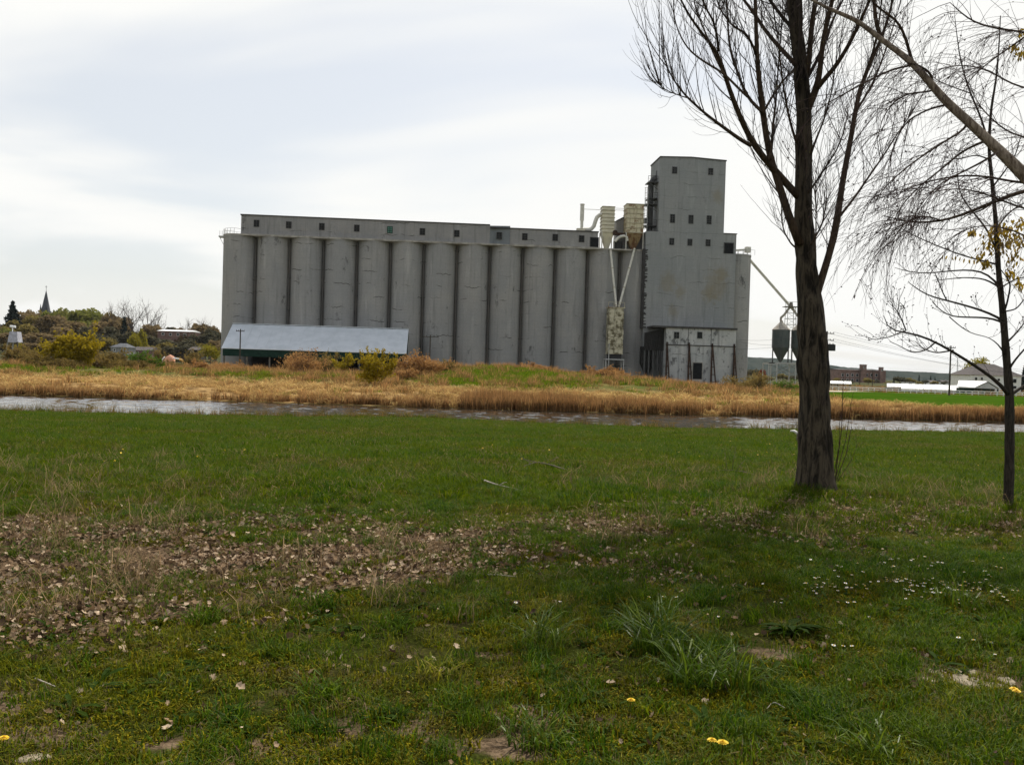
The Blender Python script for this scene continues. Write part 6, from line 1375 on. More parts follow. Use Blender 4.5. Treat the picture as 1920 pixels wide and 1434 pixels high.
for i, (pa_, pb_, yt_, ye_, dp) in enumerate([(1745, 1757, 713, 716, 440), (1768, 1778, 713, 716, 460), (1781, 1792, 714, 717, 450), (1700, 1716, 713, 715.5, 460)]):
    building('house', ('tiny pale house in the far town row', 'second tiny pale house in the far town row', 'tiny pale house right of the plain pole', 'tiny pale house behind the long white shed')[i], 'house', pa_, pb_, yt_, ye_, dp, 7, 'white_wall', 'dark_roof', windows=[((pa_ + pb_) / 2, ye_ + 3, 2, 2)])
for i, px in enumerate((1613, 1636.5)):
    pole(px, 692 + i * 2, 260, ('thin bare pole before the brick block', 'taller thin pole right of the first one before the brick block')[i], 1, False, 0.12, 0.6)
p = at(1794, 330); r = thing('radio_mast', 'thin radio mast behind the plain utility pole', 'mast', tuple(p)); zt = P(1794, 671, 330)[2]; mb = MB(); mb.cyl(p, (p[0], p[1], zt), 0.22, 0.1, n=5); mb.build('mast', M['galvanised'], r, off=p)
for a in (0.3, 2.4, 4.5): mb = MB(); mb.cyl((p[0], p[1], zt * 0.9), (p[0] + 6 * math.cos(a), p[1] + 6 * math.sin(a), p[2]), 0.03, n=3); mb.build('guy_wire', M['wire'], r, off=p)
# long white fence along the far side of the lawn, sandy lot behind its left end
fr_ = thing('fence', 'long low white rail fence along the far side of the lawn', 'fence', tuple(at(1740, 161)))
fo = at(1740, 161); fa, fb = at(1540, 166), at(2050, 158); nf = 44
for k in range(nf + 1):
    q = fa + (fb - fa) * k / nf; z = Hs(q[0], q[1]); mb = MB(); mb.box(q[0] - 0.06, q[0] + 0.06, q[1] - 0.06, q[1] + 0.06, z - 0.2, z + 0.75); mb.build('post', M['white_wall'], fr_, off=fo)
for zz in (0.32, 0.68):
    for k in range(nf):
        q = fa + (fb - fa) * k / nf; q2 = fa + (fb - fa) * (k + 1) / nf; mb = MB(); mb.bar((q[0], q[1] - 0.1, Hs(q[0], q[1]) + zz), (q2[0], q2[1] - 0.1, Hs(q2[0], q2[1]) + zz), 0.05, 0.16); mb.build('rail', M['white_wall'], fr_, off=fo)
simple('sand', (0.42, 0.36, 0.25), 0.95)
la = [at(1530, 150), at(1640, 160), at(1640, 168), at(1530, 168)]
b = MB(); ys = np.linspace(146, 164, 8); 
for k in range(7):
    xa, xb2 = at(1535, ys[k])[0], at(1640 - 75 * (1 - (ys[k] - 146) / 18) ** 1.0, ys[k])[0]; xc, xd = at(1535, ys[k + 1])[0], at(1640 - 75 * (1 - (ys[k + 1] - 146) / 18), ys[k + 1])[0]
    b.poly([(xa, ys[k], Hs(xa, ys[k]) + 0.05), (xb2, ys[k], Hs(xb2, ys[k]) + 0.05), (xd, ys[k + 1], Hs(xd, ys[k + 1]) + 0.05), (xc, ys[k + 1], Hs(xc, ys[k + 1]) + 0.05)])
tag(b.build('sandy_lot', M['sand']), 'bare sandy lot at the left end of the lawn', kind='structure')

# ------------------------------------------------------------------ shrubs on the far bank
def shrub(px, depth, ytop, wpx, mat, label, seed, stems=12, n=1600, leaf=0.13, ybase=None, dense=1.0, group=None, lean=0.0, twiggy='twig_reddish', dome=0.0):
    p = at(px, depth); h = P(px, ytop, depth)[2] - p[2]; w = wpx / 2 * depth / FPX
    n = int(n * 1.35); rg = np.random.default_rng(seed); r = thing('shrub', label, 'shrub', tuple(p), 0, group); s = Sticks()
    d = rg.normal(0, 1, (stems, 3)) * np.array((w / h * 0.9, w / h * 0.7, 0.0)); d[:, 2] = 1.0; d[:, 0] += lean
    st = np.zeros((stems, 3)); st[:, :2] = rg.normal(0, min(0.25, w * 0.1), (stems, 2))
    a, _ = s.grow(st, d, h * rg.uniform(0.55, 0.95, stems), 0.035 if h > 2 else 0.02, 0.010, 8, (0, 0, 0.25), 0.25, rg)
    s1, t1, _, _ = sample_on(a, stems * 9, 0.25, 1.0, rg); b_, _ = s.grow(s1, fans(t1, rg.uniform(0.3, 0.9, len(s1)), rg), rg.uniform(0.12, 0.35, len(s1)) * h, 0.010, 0.006, 6, (0, 0, 0.3), 0.25, rg)
    s2, t2, _, _ = sample_on(b_, stems * 22, 0.2, 1.0, rg); c_, _ = s.grow(s2, fans(t2, rg.uniform(0.3, 0.9, len(s2)), rg), rg.uniform(0.06, 0.2, len(s2)) * h, 0.006, 0.004, 4, (0, 0, 0.3), 0.25, rg)
    s.mesh('branches', M[twiggy], r, sides=3)
    allp = np.concatenate([b_[:, 1:].reshape(-1, 3), c_.reshape(-1, 3), c_[:, -1]]); k = rg.integers(0, len(allp), n); c = allp[k] + rg.normal(0, 0.07, (n, 3)) * h * 0.35
    c[:, 2] = np.clip(c[:, 2], 0.05, None); mx = np.quantile(c[:, 2], 0.985); c[:, 2] *= np.where(c[:, 2] > 0, h / mx, 1); wx = np.quantile(np.abs(c[:, 0]), 0.97); c[:, 0] *= w / wx
    if dome:
        kd = rg.uniform(0, 1, n) < dome; m_ = int(kd.sum()); dp = crown_points(m_, w * 1.02, w * 0.8, h * 0.62, 14, rg); dp[:, 2] += h * 0.45; dp[:, 2] = np.clip(dp[:, 2], 0.1, h); c[kd] = dp
    V_, Q_ = quads_at(c, rg.uniform(0.6, 1.3, n) * leaf * 1.15, rg, 1.7); mesh_np('foliage', V_, quads=Q_, mats=[M[mat]], parent=r); return r
shrub(132, 118, 619, 108, 'shrub_yellow', 'big broad yellow-green shrub on the far bank at left', 201, 18, 9000, 0.19, dome=0.8)
shrub(25, 150, 648, 60, 'shrub_olive', 'olive scrub at the left edge below the tapered tower', 226, 14, 2400, 0.14, dome=0.45)
shrub(68, 122, 662, 60, 'shrub_olive', 'low olive shrub left of the big yellow-green one', 202, 12, 2080, 0.12, dome=0.45)
shrub(120, 116, 668, 120, 'shrub_olive', 'brown undershrub around the foot of the big yellow shrub', 203, 18, 3520, 0.11, dome=0.45)
shrub(195, 120, 668, 90, 'shrub_olive', 'sprawling olive shrub right of the big yellow-green one', 204, 14, 2560, 0.12, dome=0.45)
shrub(215, 190, 655, 60, 'shrub_olive', 'dense olive thicket before the grey hipped house', 230, 14, 2720, 0.17, dome=0.45)
shrub(165, 185, 652, 56, 'shrub_olive', 'dense olive thicket right behind the big yellow shrub', 231, 14, 2560, 0.17, dome=0.45)
shrub(262, 195, 658, 60, 'weed_green', 'green thicket before the small brown house', 232, 14, 1500, 0.17)
shrub(322, 150, 677, 46, 'shrub_olive', 'low olive weeds in front of the orange tarp', 233, 14, 2080, 0.12, dome=0.45)
shrub(362, 190, 656, 40, 'shrub_olive', 'olive thicket before the dark house left of the shed', 234, 12, 1920, 0.16, dome=0.45)
shrub(60, 190, 650, 50, 'shrub_olive', 'olive thicket between the tapered tower and the yellow shrub', 235, 14, 2400, 0.17, dome=0.45)
shrub(300, 200, 655, 34, 'shrub_olive', 'thin olive thicket behind the orange tarp', 236, 12, 1600, 0.16, dome=0.45)
shrub(460, 118, 690, 70, 'shrub_olive', 'low olive scrub on the straw below the shed', 237, 14, 1760, 0.10, dome=0.45)
shrub(395, 108, 700, 60, 'weed_green', 'low green weeds on the straw below the silo corner', 238, 14, 1000, 0.10)
shrub(250, 128, 672, 70, 'shrub_olive', 'low olive shrub left of the orange tarp', 205, 12, 1920, 0.12, dome=0.45)
shrub(290, 130, 668, 40, 'weed_green', 'small green bush just left of the orange tarp', 219, 10, 700, 0.11)
shrub(375, 130, 674, 60, 'shrub_red', 'thin reddish shrub between the orange tarp and the shed', 206, 12, 1600, 0.10, dome=0.45)
shrub(700, 100, 657, 72, 'shrub_yellow', 'small yellow-green tree-like shrub with visible stems on the bank', 207, 6, 3200, 0.13, dome=0.35, twiggy='pole_wood')
shrub(640, 125, 664, 46, 'shrub_yellow', 'yellow-green shrub in front of the shed opening', 208, 9, 1200, 0.11)
shrub(575, 128, 656, 78, 'shrub_red', 'reddish bush in front of the shed opening', 209, 16, 2720, 0.10, dome=0.45)
shrub(548, 130, 662, 40, 'shrub_red', 'smaller reddish bush left of the one by the shed opening', 220, 10, 1280, 0.10, dome=0.45)
shrub(610, 132, 660, 50, 'shrub_olive', 'olive bush between the reddish and yellow ones by the shed', 210, 11, 1600, 0.10, dome=0.45)
shrub(792, 120, 664, 96, 'shrub_red', 'large rusty red bush right of the shed', 211, 20, 4800, 0.11, dome=0.45)
shrub(836, 125, 676, 46, 'shrub_olive', 'olive bush leaning out of the large rusty one', 212, 10, 1600, 0.11, dome=0.45)
shrub(758, 112, 690, 50, 'shrub_red', 'low rusty bush left of the large one', 213, 12, 1440, 0.10, dome=0.45)
shrub(900, 140, 688, 60, 'weed_green', 'bright green weedy mound before the silos', 214, 16, 1900, 0.12)
shrub(1000, 140, 681, 74, 'shrub_red', 'wide rusty bush before the middle silos', 215, 18, 3040, 0.11, dome=0.45)
shrub(1035, 142, 692, 40, 'shrub_red', 'small rusty bush right of the wide one', 216, 10, 1280, 0.10, dome=0.45)
shrub(1096, 135, 697, 50, 'shrub_red', 'rusty bush before the last silos', 217, 12, 1600, 0.10, dome=0.45)
shrub(1142, 130, 688, 84, 'shrub_red', 'tall ragged rusty bush at the foot of the dryer', 218, 18, 3680, 0.11, dome=0.45)
shrub(1190, 132, 704, 50, 'shrub_olive', 'straw-coloured bush right of the dryer', 221, 12, 1280, 0.10, dome=0.45)
shrub(1385, 130, 706, 60, 'shrub_olive', 'olive bush at the corner of the white annex', 222, 14, 1920, 0.11, dome=0.45)
shrub(1420, 140, 698, 50, 'shrub_olive', 'olive bush left of the bin stand', 223, 12, 1600, 0.11, dome=0.45)
shrub(1478, 150, 712, 60, 'weed_green', 'low green bush under the bin stand', 224, 12, 900, 0.11)
shrub(430, 140, 676, 90, 'shrub_red', 'thin rusty weeds before the left end of the shed', 225, 16, 1920, 0.09, dome=0.45)

# ------------------------------------------------------------------ ground cover: clump shapes scattered over points
def blade_mat(name, a, b, dry=None, tr=0.3, big=0.5, instance_var=0.45, rough=0.9, spec=0.04):
    t = MT(name, rough, spec)
    n1 = t.noise(t.coord('world'), big, 4, 0.6); n2 = t.noise(t.coord('world'), big * 9, 3)
    c = t.mix(t.ramp(n1, 0.36, 0.64), a, b)
    if dry: c = t.mix(t.ramp(n2, 0.52, 0.74, 0, 0.75), c, dry); c = t.mix(t.ramp(t.noise(t.coord('world', (big * 0.6, big * 1.5, 1)), 1.0, 5, 0.65), 0.49, 0.62, 0, 0.8), c, dry)
    c = t.mix(t.math('MULTIPLY', t.rand(), instance_var), c, tuple(x * 0.5 for x in a))
    tn = t.attr('tone'); c = t.mix(t.ramp(tn, 0.62, 1.0, 0, 0.75), c, tuple(min(0.9, x * m_) for x, m_ in zip(b, (2.0, 1.75, 1.6)))); c = t.mix(t.ramp(tn, 0.38, 0.05, 0, 0.6), c, tuple(x * 0.35 for x in a))
    t.color(c); t.translucent(c, tr); M[name] = t.m; return t.m
blade_mat('blade_lawn', (0.056, 0.122, 0.002), (0.150, 0.165, 0.004), (0.22, 0.160, 0.040), 0.45, 1.3, 0.6, 0.6, 0.12)
blade_mat('blade_tall', (0.042, 0.108, 0.003), (0.095, 0.145, 0.005), None, 0.45, 1.1, 0.5, 0.6, 0.12)
blade_mat('blade_glossy', (0.055, 0.110, 0.006), (0.095, 0.140, 0.009), None, 0.38, 0.7, 0.4, 0.42, 0.18)
blade_mat('blade_field', (0.036, 0.104, 0.001), (0.105, 0.140, 0.002), (0.150, 0.108, 0.026), 0.42, 0.30, 0.55)
blade_mat('weed_leaf', (0.046, 0.098, 0.004), (0.078, 0.125, 0.007), None, 0.38, 1.1, 0.5, 0.7, 0.06)
blade_mat('moss_leaf', (0.115, 0.120, 0.004), (0.185, 0.165, 0.008), (0.12, 0.09, 0.03), 0.2, 1.0)
blade_mat('dry_blade', (0.23, 0.165, 0.085), (0.34, 0.255, 0.145), (0.12, 0.08, 0.04), 0.25, 0.8)
blade_mat('straw_blade', (0.50, 0.300, 0.110), (0.62, 0.400, 0.165), (0.22, 0.115, 0.042), 0.42, 0.5, 0.6)
blade_mat('reed_blade', (0.34, 0.19, 0.072), (0.45, 0.27, 0.11), (0.20, 0.105, 0.045), 0.35, 0.5, 0.5)
blade_mat('reed_dark', (0.13, 0.070, 0.028), (0.21, 0.12, 0.05), None, 0.2, 0.5, 0.5)
blade_mat('bank_green', (0.10, 0.185, 0.006), (0.15, 0.215, 0.008), (0.20, 0.16, 0.03), 0.45, 0.12)
blade_mat('sedge_blade', (0.145, 0.115, 0.028), (0.27, 0.18, 0.06), (0.075, 0.085, 0.015), 0.4, 0.5)
t = MT('dead_leaf', 0.85, 0.15)
r_ = t.rand(); c1_ = t.mix(t.ramp(r_, 0.15, 0.65, 0, 1, False), (0.060, 0.037, 0.022), (0.30, 0.195, 0.105)); c2_ = t.mix(t.ramp(r_, 0.65, 1.0, 0, 1, False), c1_, (0.68, 0.53, 0.37))
c2_ = t.mix(t.ramp(t.noise(t.coord('object'), 40.0, 3), 0.4, 0.7, 0, 0.4), c2_, (0.10, 0.06, 0.035)); t.color(c2_); t.translucent(c2_, 0.2); M['dead_leaf'] = t.m

def blades(mb_v, mb_f, n, rad, h, w, lean, rg, curl=0.5, seg=2, base=None):
    """n tapered bent blades in a disc; appends to vertex / face lists"""
    for i in range(n):
        a = rg.uniform(0, 2 * np.pi); q = rad * math.sqrt(rg.uniform()); x0, y0 = q * math.cos(a), q * math.sin(a)
        hh = rg.uniform(*h); az = rg.uniform(0, 2 * np.pi) if rad > 0.03 and rg.uniform() < 0.6 else a + rg.normal(0, 0.5); ln = rg.uniform(*lean); ww = rg.uniform(*w)
        tw = az + np.pi / 2 + rg.normal(0, 0.5); dx, dy = math.cos(az), math.sin(az); wx, wy = math.cos(tw) * ww / 2, math.sin(tw) * ww / 2
        o = len(mb_v)
        for k in range(seg):
            f = k / seg; bend = ln * (f + curl * f * f); z = hh * f * math.cos(min(1.3, bend * 0.55)); s_ = hh * f * math.sin(min(1.45, bend)); k_ = 1.0 - 0.35 * f
            mb_v.append((x0 + dx * s_ - wx * k_, y0 + dy * s_ - wy * k_, z - (0.01 if k == 0 else 0))); mb_v.append((x0 + dx * s_ + wx * k_, y0 + dy * s_ + wy * k_, z - (0.01 if k == 0 else 0)))
        bend = ln * (1 + curl); mb_v.append((x0 + dx * hh * math.sin(min(1.5, bend)), y0 + dy * hh * math.sin(min(1.5, bend)), max(0.004, hh * math.cos(min(1.5, bend * 0.7)))))
        for k in range(seg - 1): mb_f.append((o + 2 * k, o + 2 * k + 1, o + 2 * k + 3, o + 2 * k + 2))
        mb_f.append((o + 2 * seg - 2, o + 2 * seg - 1, o + 2 * seg))
def tones(me, v, rg):
    # each blade its own shade: blades start with a root pair below ground level
    t = np.zeros(len(v)); cur = 0.5
    for i, p in enumerate(v):
        if p[2] == -0.01 and (i == 0 or v[i - 1][2] != -0.01): cur = rg.uniform(0, 1)
        t[i] = cur
    a = me.attributes.new('tone', 'FLOAT', 'POINT'); a.data.foreach_set('value', t.astype(np.float32))
def clump(name, mat, specs, seed):
    rg = np.random.default_rng(seed); v = []; f = []; mi = []
    mats = mat if isinstance(mat, (list, tuple)) else [mat]
    for sp in specs:
        n0 = len(f); kw = dict(sp); m_ = kw.pop('m', 0); blades(v, f, rg=rg, **kw); mi += [m_] * (len(f) - n0)
    me = bpy.data.meshes.new(name); me.from_pydata(v, [], f); tones(me, v, rg)
    for m_ in mats: me.materials.append(M[m_])
    if len(mats) > 1: me.polygons.foreach_set('material_index', mi)
    me.update(); return bpy.data.objects.new(name, me)
def dead_leaf(seed):
    rg = np.random.default_rng(seed); n = 5; L_ = 1.0
    prof = [0.05, 0.34, 0.22, 0.40, 0.20, 0.0]; v = []; f = []
    cu, fo = rg.uniform(-0.5, 0.9), rg.uniform(0.1, 0.7)
    for k, w in enumerate(prof):
        x = -0.5 + k / 5; z = cu * x * x; w = w * rg.uniform(0.8, 1.15)
        v += [(x + rg.normal(0, .02), -w, z + fo * w), (x, 0, z), (x + rg.normal(0, .02), w, z + fo * w)]
    for k in range(5):
        for j in (0, 1): a = 3 * k + j; f.append((a, a + 3, a + 4, a + 1))
    me = bpy.data.meshes.new('dead_leaf'); me.from_pydata(v, [], f); me.materials.append(M['dead_leaf']); me.polygons.foreach_set('use_smooth', [True] * len(f)); me.update(); return bpy.data.objects.new('dead_leaf', me)
def rosette(seed, n, L_, W, lift):
    rg = np.random.default_rng(seed); v = []; f = []
    for i in range(n):
        a = rg.uniform(0, 6.28); l = L_ * rg.uniform(0.6, 1.15); up = rg.uniform(*lift); w = W * rg.uniform(0.7, 1.2); dx, dy = math.cos(a), math.sin(a); o = len(v)
        for k, (q, ww) in enumerate(((0.03, 0.15), (0.35, 0.75), (0.7, 1.0), (1.0, 0.05))):
            r_ = l * q; z = 0.004 + l * (up * q - 0.55 * up * q * q * 1.3) + 0.003 * (k % 2); v += [(dx * r_ - dy * w * ww / 2, dy * r_ + dx * w * ww / 2, z + 0.12 * w), (dx * r_, dy * r_, z), (dx * r_ + dy * w * ww / 2, dy * r_ - dx * w * ww / 2, z + 0.12 * w)]
        for k in range(3):
            for j in (0, 1): b_ = o + 3 * k + j; f.append((b_, b_ + 3, b_ + 4, b_ + 1))
    me = bpy.data.meshes.new('rosette'); me.from_pydata(v, [], f); me.materials.append(M['weed_leaf']); me.update(); return bpy.data.objects.new('rosette', me)
def scatter(name, label, protos, pts, rot, scl, idx):
    col = bpy.data.collections.new(name + '_shapes')
    for i, o in enumerate(protos): o.name = '%s_shape_%02d' % (name, i); col.objects.link(o)
    me = bpy.data.meshes.new(name); me.vertices.add(len(pts)); me.vertices.foreach_set('co', np.asarray(pts, np.float32).ravel())
    for nm, ty, val, key in (('rot', 'FLOAT_VECTOR', rot, 'vector'), ('scl', 'FLOAT_VECTOR', scl, 'vector'), ('idx', 'INT', idx, 'value')):
        a = me.attributes.new(nm, ty, 'POINT'); a.data.foreach_set(key, np.asarray(val, np.float32 if ty != 'INT' else np.int32).ravel())
    o = bpy.data.objects.new(name, me); COL.objects.link(o)
    ng = bpy.data.node_groups.new(name, 'GeometryNodeTree'); ng.interface.new_socket('Geometry', in_out='INPUT', socket_type='NodeSocketGeometry'); ng.interface.new_socket('Geometry', in_out='OUTPUT', socket_type='NodeSocketGeometry')
    N = ng.nodes; gi = N.new('NodeGroupInput'); go = N.new('NodeGroupOutput'); ip = N.new('GeometryNodeInstanceOnPoints'); ci = N.new('GeometryNodeCollectionInfo')
    ci.inputs['Collection'].default_value = col; ci.inputs['Separate Children'].default_value = True; ci.inputs['Reset Children'].default_value = True
    def na(n_, ty): q = N.new('GeometryNodeInputNamedAttribute'); q.data_type = ty; q.inputs['Name'].default_value = n_; return [s for s in q.outputs if s.enabled][0]
    er = N.new('FunctionNodeEulerToRotation'); ng.links.new(na('rot', 'FLOAT_VECTOR'), er.inputs[0])
    ng.links.new(gi.outputs[0], ip.inputs['Points']); ng.links.new(ci.outputs[0], ip.inputs['Instance']); ip.inputs['Pick Instance'].default_value = True
    ng.links.new(na('idx', 'INT'), ip.inputs['Instance Index']); ng.links.new(er.outputs[0], ip.inputs['Rotation']); ng.links.new(na('scl', 'FLOAT_VECTOR'), ip.inputs['Scale']); ng.links.new(ip.outputs[0], go.inputs[0])
    md = o.modifiers.new('scatter', 'NODES'); md.node_group = ng
    return tag(o, label, kind='stuff')
def spots(n, y0, y1, dens, rg, margin=2.5, slope=0.60, power=1.0):
    """random ground points in the field of view and some way to its sides; dens(x, y) in 0..1 keeps or drops them"""
    u = rg.uniform(0, 1, n); y = (y0 ** (power) + u * (y1 ** power - y0 ** power)) ** (1 / power) if power else y0 * (y1 / y0) ** u
    x = rg.uniform(-1, 1, n) * (slope * y + margin); w = dens(x, y) * 1.0; k = rg.uniform(0, 1, n) < w
    x, y = x[k], y[k]; return x, y, H(x, y)
def place(x, y, z, rg, s, tilt=0.12, sz=None):
    n = len(x); rot = np.stack([rg.normal(0, tilt, n), rg.normal(0, tilt, n), rg.uniform(0, 6.283, n)], 1)
    s = rg.uniform(s[0], s[1], n); scl = np.stack([s, s, s * (1 if sz is None else rg.uniform(sz[0], sz[1], n))], 1); return np.stack([x, y, z], 1), rot, scl
rs = np.random.default_rng(77)
def big_noise(x, y, f, s): return np.clip((fbm(x * f, y * f, s, 4) - 0.47) * 4 + 0.5, 0, 1)
def road(x, y): return 1 - 0.92 * zone(x, y, SOIL)
def trunk_clear(x, y): return 1 - ((x - tb[0]) ** 2 + (y - tb[1]) ** 2 < 0.24 ** 2)
# -- short lawn grass close to the camera
def d_turf(x, y): return np.clip((0.22 + 1.15 * big_noise(x, y, 0.9, 5) * (0.35 + 0.65 * big_noise(x, y, 2.6, 6))) * (1 - 0.92 * np.clip(zone(x, y, LITTER) * 1.15, 0, 1)) * road(x, y), 0, 1) * trunk_clear(x, y)
x, y, z = spots(38000, 2.5, 15.5, d_turf, rs, 2.5, 0.60, 1.6)
pr = [clump('turf', 'blade_lawn', [dict(n=70, rad=0.09, h=(0.02, 0.055), w=(0.0025, 0.005), lean=(0.2, 1.1))], 1), clump('turf', 'blade_lawn', [dict(n=60, rad=0.10, h=(0.025, 0.08), w=(0.0025, 0.005), lean=(0.2, 1.2))], 2),
      clump('turf', ['blade_lawn', 'dry_blade'], [dict(n=55, rad=0.10, h=(0.02, 0.065), w=(0.0025, 0.0045), lean=(0.2, 1.3)), dict(n=14, rad=0.1, h=(0.03, 0.09), w=(0.002, 0.004), lean=(0.7, 1.5), m=1)], 3), clump('turf', 'blade_tall', [dict(n=60, rad=0.09, h=(0.03, 0.10), w=(0.003, 0.006), lean=(0.2, 0.9))], 4)]
idx = np.where(rs.uniform(0, 1, len(x)) < big_noise(x, y, 0.6, 9) * 0.7, 3, rs.integers(0, 3, len(x)))
p_, r_, s_ = place(x, y, z, rs, (0.8, 1.35)); scatter('lawn_grass', 'short patchy lawn grass close to the camera', pr, p_, r_, s_, idx)
# -- moss and clover mats
def d_moss(x, y): return np.clip(big_noise(x, y, 1.3, 15) * 1.2 - 0.05, 0, 1) * (1 - 0.9 * zone(x, y, LITTER)) * road(x, y)
x, y, z = spots(24000, 2.5, 13, d_moss, rs, 2.5, 0.6, 1.5)
pr = [clump('moss', 'moss_leaf', [dict(n=110, rad=0.08, h=(0.008, 0.026), w=(0.004, 0.008), lean=(0.3, 1.4))], 11), clump('moss', ['moss_leaf', 'weed_leaf'], [dict(n=80, rad=0.08, h=(0.008, 0.03), w=(0.004, 0.009), lean=(0.4, 1.4)), dict(n=30, rad=0.08, h=(0.01, 0.04), w=(0.005, 0.010), lean=(0.4, 1.3), m=1)], 12)]
p_, r_, s_ = place(x, y, z, rs, (0.8, 1.5)); scatter('moss', 'yellow-green moss and clover mats in the lawn', pr, p_, r_, s_, rs.integers(0, 2, len(x)))
# -- broadleaf weeds
def d_weed(x, y): return np.clip(big_noise(x, y, 1.1, 25) * 1.3 - 0.2, 0.03, 1) * (1 - 0.55 * zone(x, y, LITTER)) * road(x, y)
x, y, z = spots(5200, 2.6, 14, d_weed, rs, 2.5, 0.6, 1.4)
pr = [rosette(31, 11, 0.085, 0.020, (0.3, 0.9)), rosette(32, 9, 0.11, 0.022, (0.3, 1.0)), rosette(33, 14, 0.06, 0.024, (0.2, 0.8)), rosette(34, 16, 0.05, 0.014, (0.5, 1.4))]
p_, r_, s_ = place(x, y, z, rs, (0.7, 1.3)); scatter('weeds', 'broad-leaved weeds scattered through the lawn', pr, p_, r_, s_, rs.integers(0, 4, len(x)))
# -- fallen leaves
def d_leaf(x, y): return np.clip(zone(x, y, LITTER) ** 1.7 * (0.25 + 1.0 * big_noise(x, y, 1.6, 35)) + 0.009 * (1 - sstep(8, 11, y)) + 0.002, 0, 1)
x, y, z = spots(380000, 2.6, 15.5, d_leaf, rs, 2.5, 0.6, 1.5)
pr = [dead_leaf(40 + i) for i in range(6)]
p_, r_, s_ = place(x, y, z + rs.uniform(0.004, 0.04, len(x)), rs, (0.014, 0.056), 0.6); scatter('leaf_litter', 'pale curled dead leaves strewn over the grass', pr, p_, r_, s_, rs.integers(0, 6, len(x)))
# -- dry stems
def d_dry(x, y): return np.clip(zone(x, y, DRY) * 0.8 + 0.35 * zone(x, y, LITTER) * big_noise(x, y, 1.4, 45) * sstep(4.0, 6.0, y) + 0.002, 0, 1)
x, y, z = spots(6500, 2.8, 18, d_dry, rs, 2.5, 0.6, 1.4)
pr = [clump('dry', 'dry_blade', [dict(n=26, rad=0.12, h=(0.10, 0.30), w=(0.002, 0.0045), lean=(0.4, 1.5), seg=3)], 51), clump('dry', 'dry_blade', [dict(n=22, rad=0.12, h=(0.12, 0.36), w=(0.002, 0.004), lean=(0.2, 1.0), seg=3)], 52), clump('dry', ['dry_blade', 'blade_tall'], [dict(n=18, rad=0.12, h=(0.08, 0.26), w=(0.002, 0.004), lean=(0.4, 1.5), seg=3), dict(n=22, rad=0.1, h=(0.06, 0.18), w=(0.003, 0.006), lean=(0.2, 0.9), m=1)], 53)]
p_, r_, s_ = place(x, y, z, rs, (0.7, 1.25)); scatter('dry_grass', 'dry bent grass stems at the left and around the trunks', pr, p_, r_, s_, rs.integers(0, 3, len(x)))
# -- the field down to the river
def d_field(x, y):
    ne = near_edge(x); return np.where(y < ne + 0.15, 1.0, 0.0) * sstep(9.5, 14.0, y + 2.0 * (fbm(x / 2.0, y / 2.0, 55) - 0.5)) * (1 - 0.75 * zone(x, y, LITTER)) * trunk_clear(x, y)
x, y, z = spots(52000, 9.5, 71, d_field, rs, 4, 0.60, 0.55)
gf = dict(n=110, rad=0.22, h=(0.04, 0.11), w=(0.005, 0.009), lean=(0.1, 0.8))
pr = [clump('field', 'blade_field', [gf], 61), clump('field', 'blade_field', [dict(gf, h=(0.05, 0.14))], 62), clump('field', ['blade_field', 'dry_blade'], [dict(gf, n=80), dict(n=14, rad=0.22, h=(0.05, 0.15), w=(0.003, 0.006), lean=(0.4, 1.4), m=1)], 63), clump('field', ['blade_tall', 'blade_field'], [dict(gf, n=70, h=(0.05, 0.13)), dict(gf, n=40, m=1)], 64)]
u = fbm(x / 3.0, y / 3.0, 65); idx = np.where(u > 0.53, rs.integers(2, 4, len(x)), np.where(u < 0.42, 2, rs.integers(0, 4, len(x)))); idx = np.where((rs.uniform(0, 1, len(x)) < 0.35), 3, idx)
p_, r_, s_ = place(x, y, z, rs, (0.75, 1.3)); s_ *= (1 + 0.012 * (y - 12))[:, None]; s_[:, 2] *= np.where(y > 45, 0.85, 1.0); scatter('field_grass', 'green meadow grass sloping down to the river', pr, p_, r_, s_, idx)
# -- sedge fringe along the near water edge
def d_sedge(x, y):
    ne = near_edge(x); q = np.exp(-((y - ne + 0.3) / 0.75) ** 2); s_ = np.interp(x, [-45, -24, -16, -6, -3, 4, 14, 45], [0.9, 0.8, 0.9, 0.8, 0.25, 0.5, 0.25, 0.35]); return q * s_
x, y, z = spots(13000, 53, 72, d_sedge, rs, 4, 0.60, 1.0)
pr = [clump('sedge', 'sedge_blade', [dict(n=40, rad=0.3, h=(0.25, 0.75), w=(0.010, 0.02), lean=(0.1, 0.8))], 66), clump('sedge', 'sedge_blade', [dict(n=30, rad=0.3, h=(0.3, 1.0), w=(0.008, 0.016), lean=(0.1, 0.6))], 67), clump('sedge', 'blade_field', [dict(n=50, rad=0.3, h=(0.2, 0.5), w=(0.010, 0.02), lean=(0.1, 0.8))], 68)]
p_, r_, s_ = place(x, y, np.maximum(z, WATER_Z - 0.1), rs, (0.7, 1.2)); idx = np.where(rs.uniform(0, 1, len(x)) < 0.35, 2, rs.integers(0, 2, len(x))); scatter('sedge', 'brownish sedge fringe along the near water edge', pr, p_, r_, s_, idx)
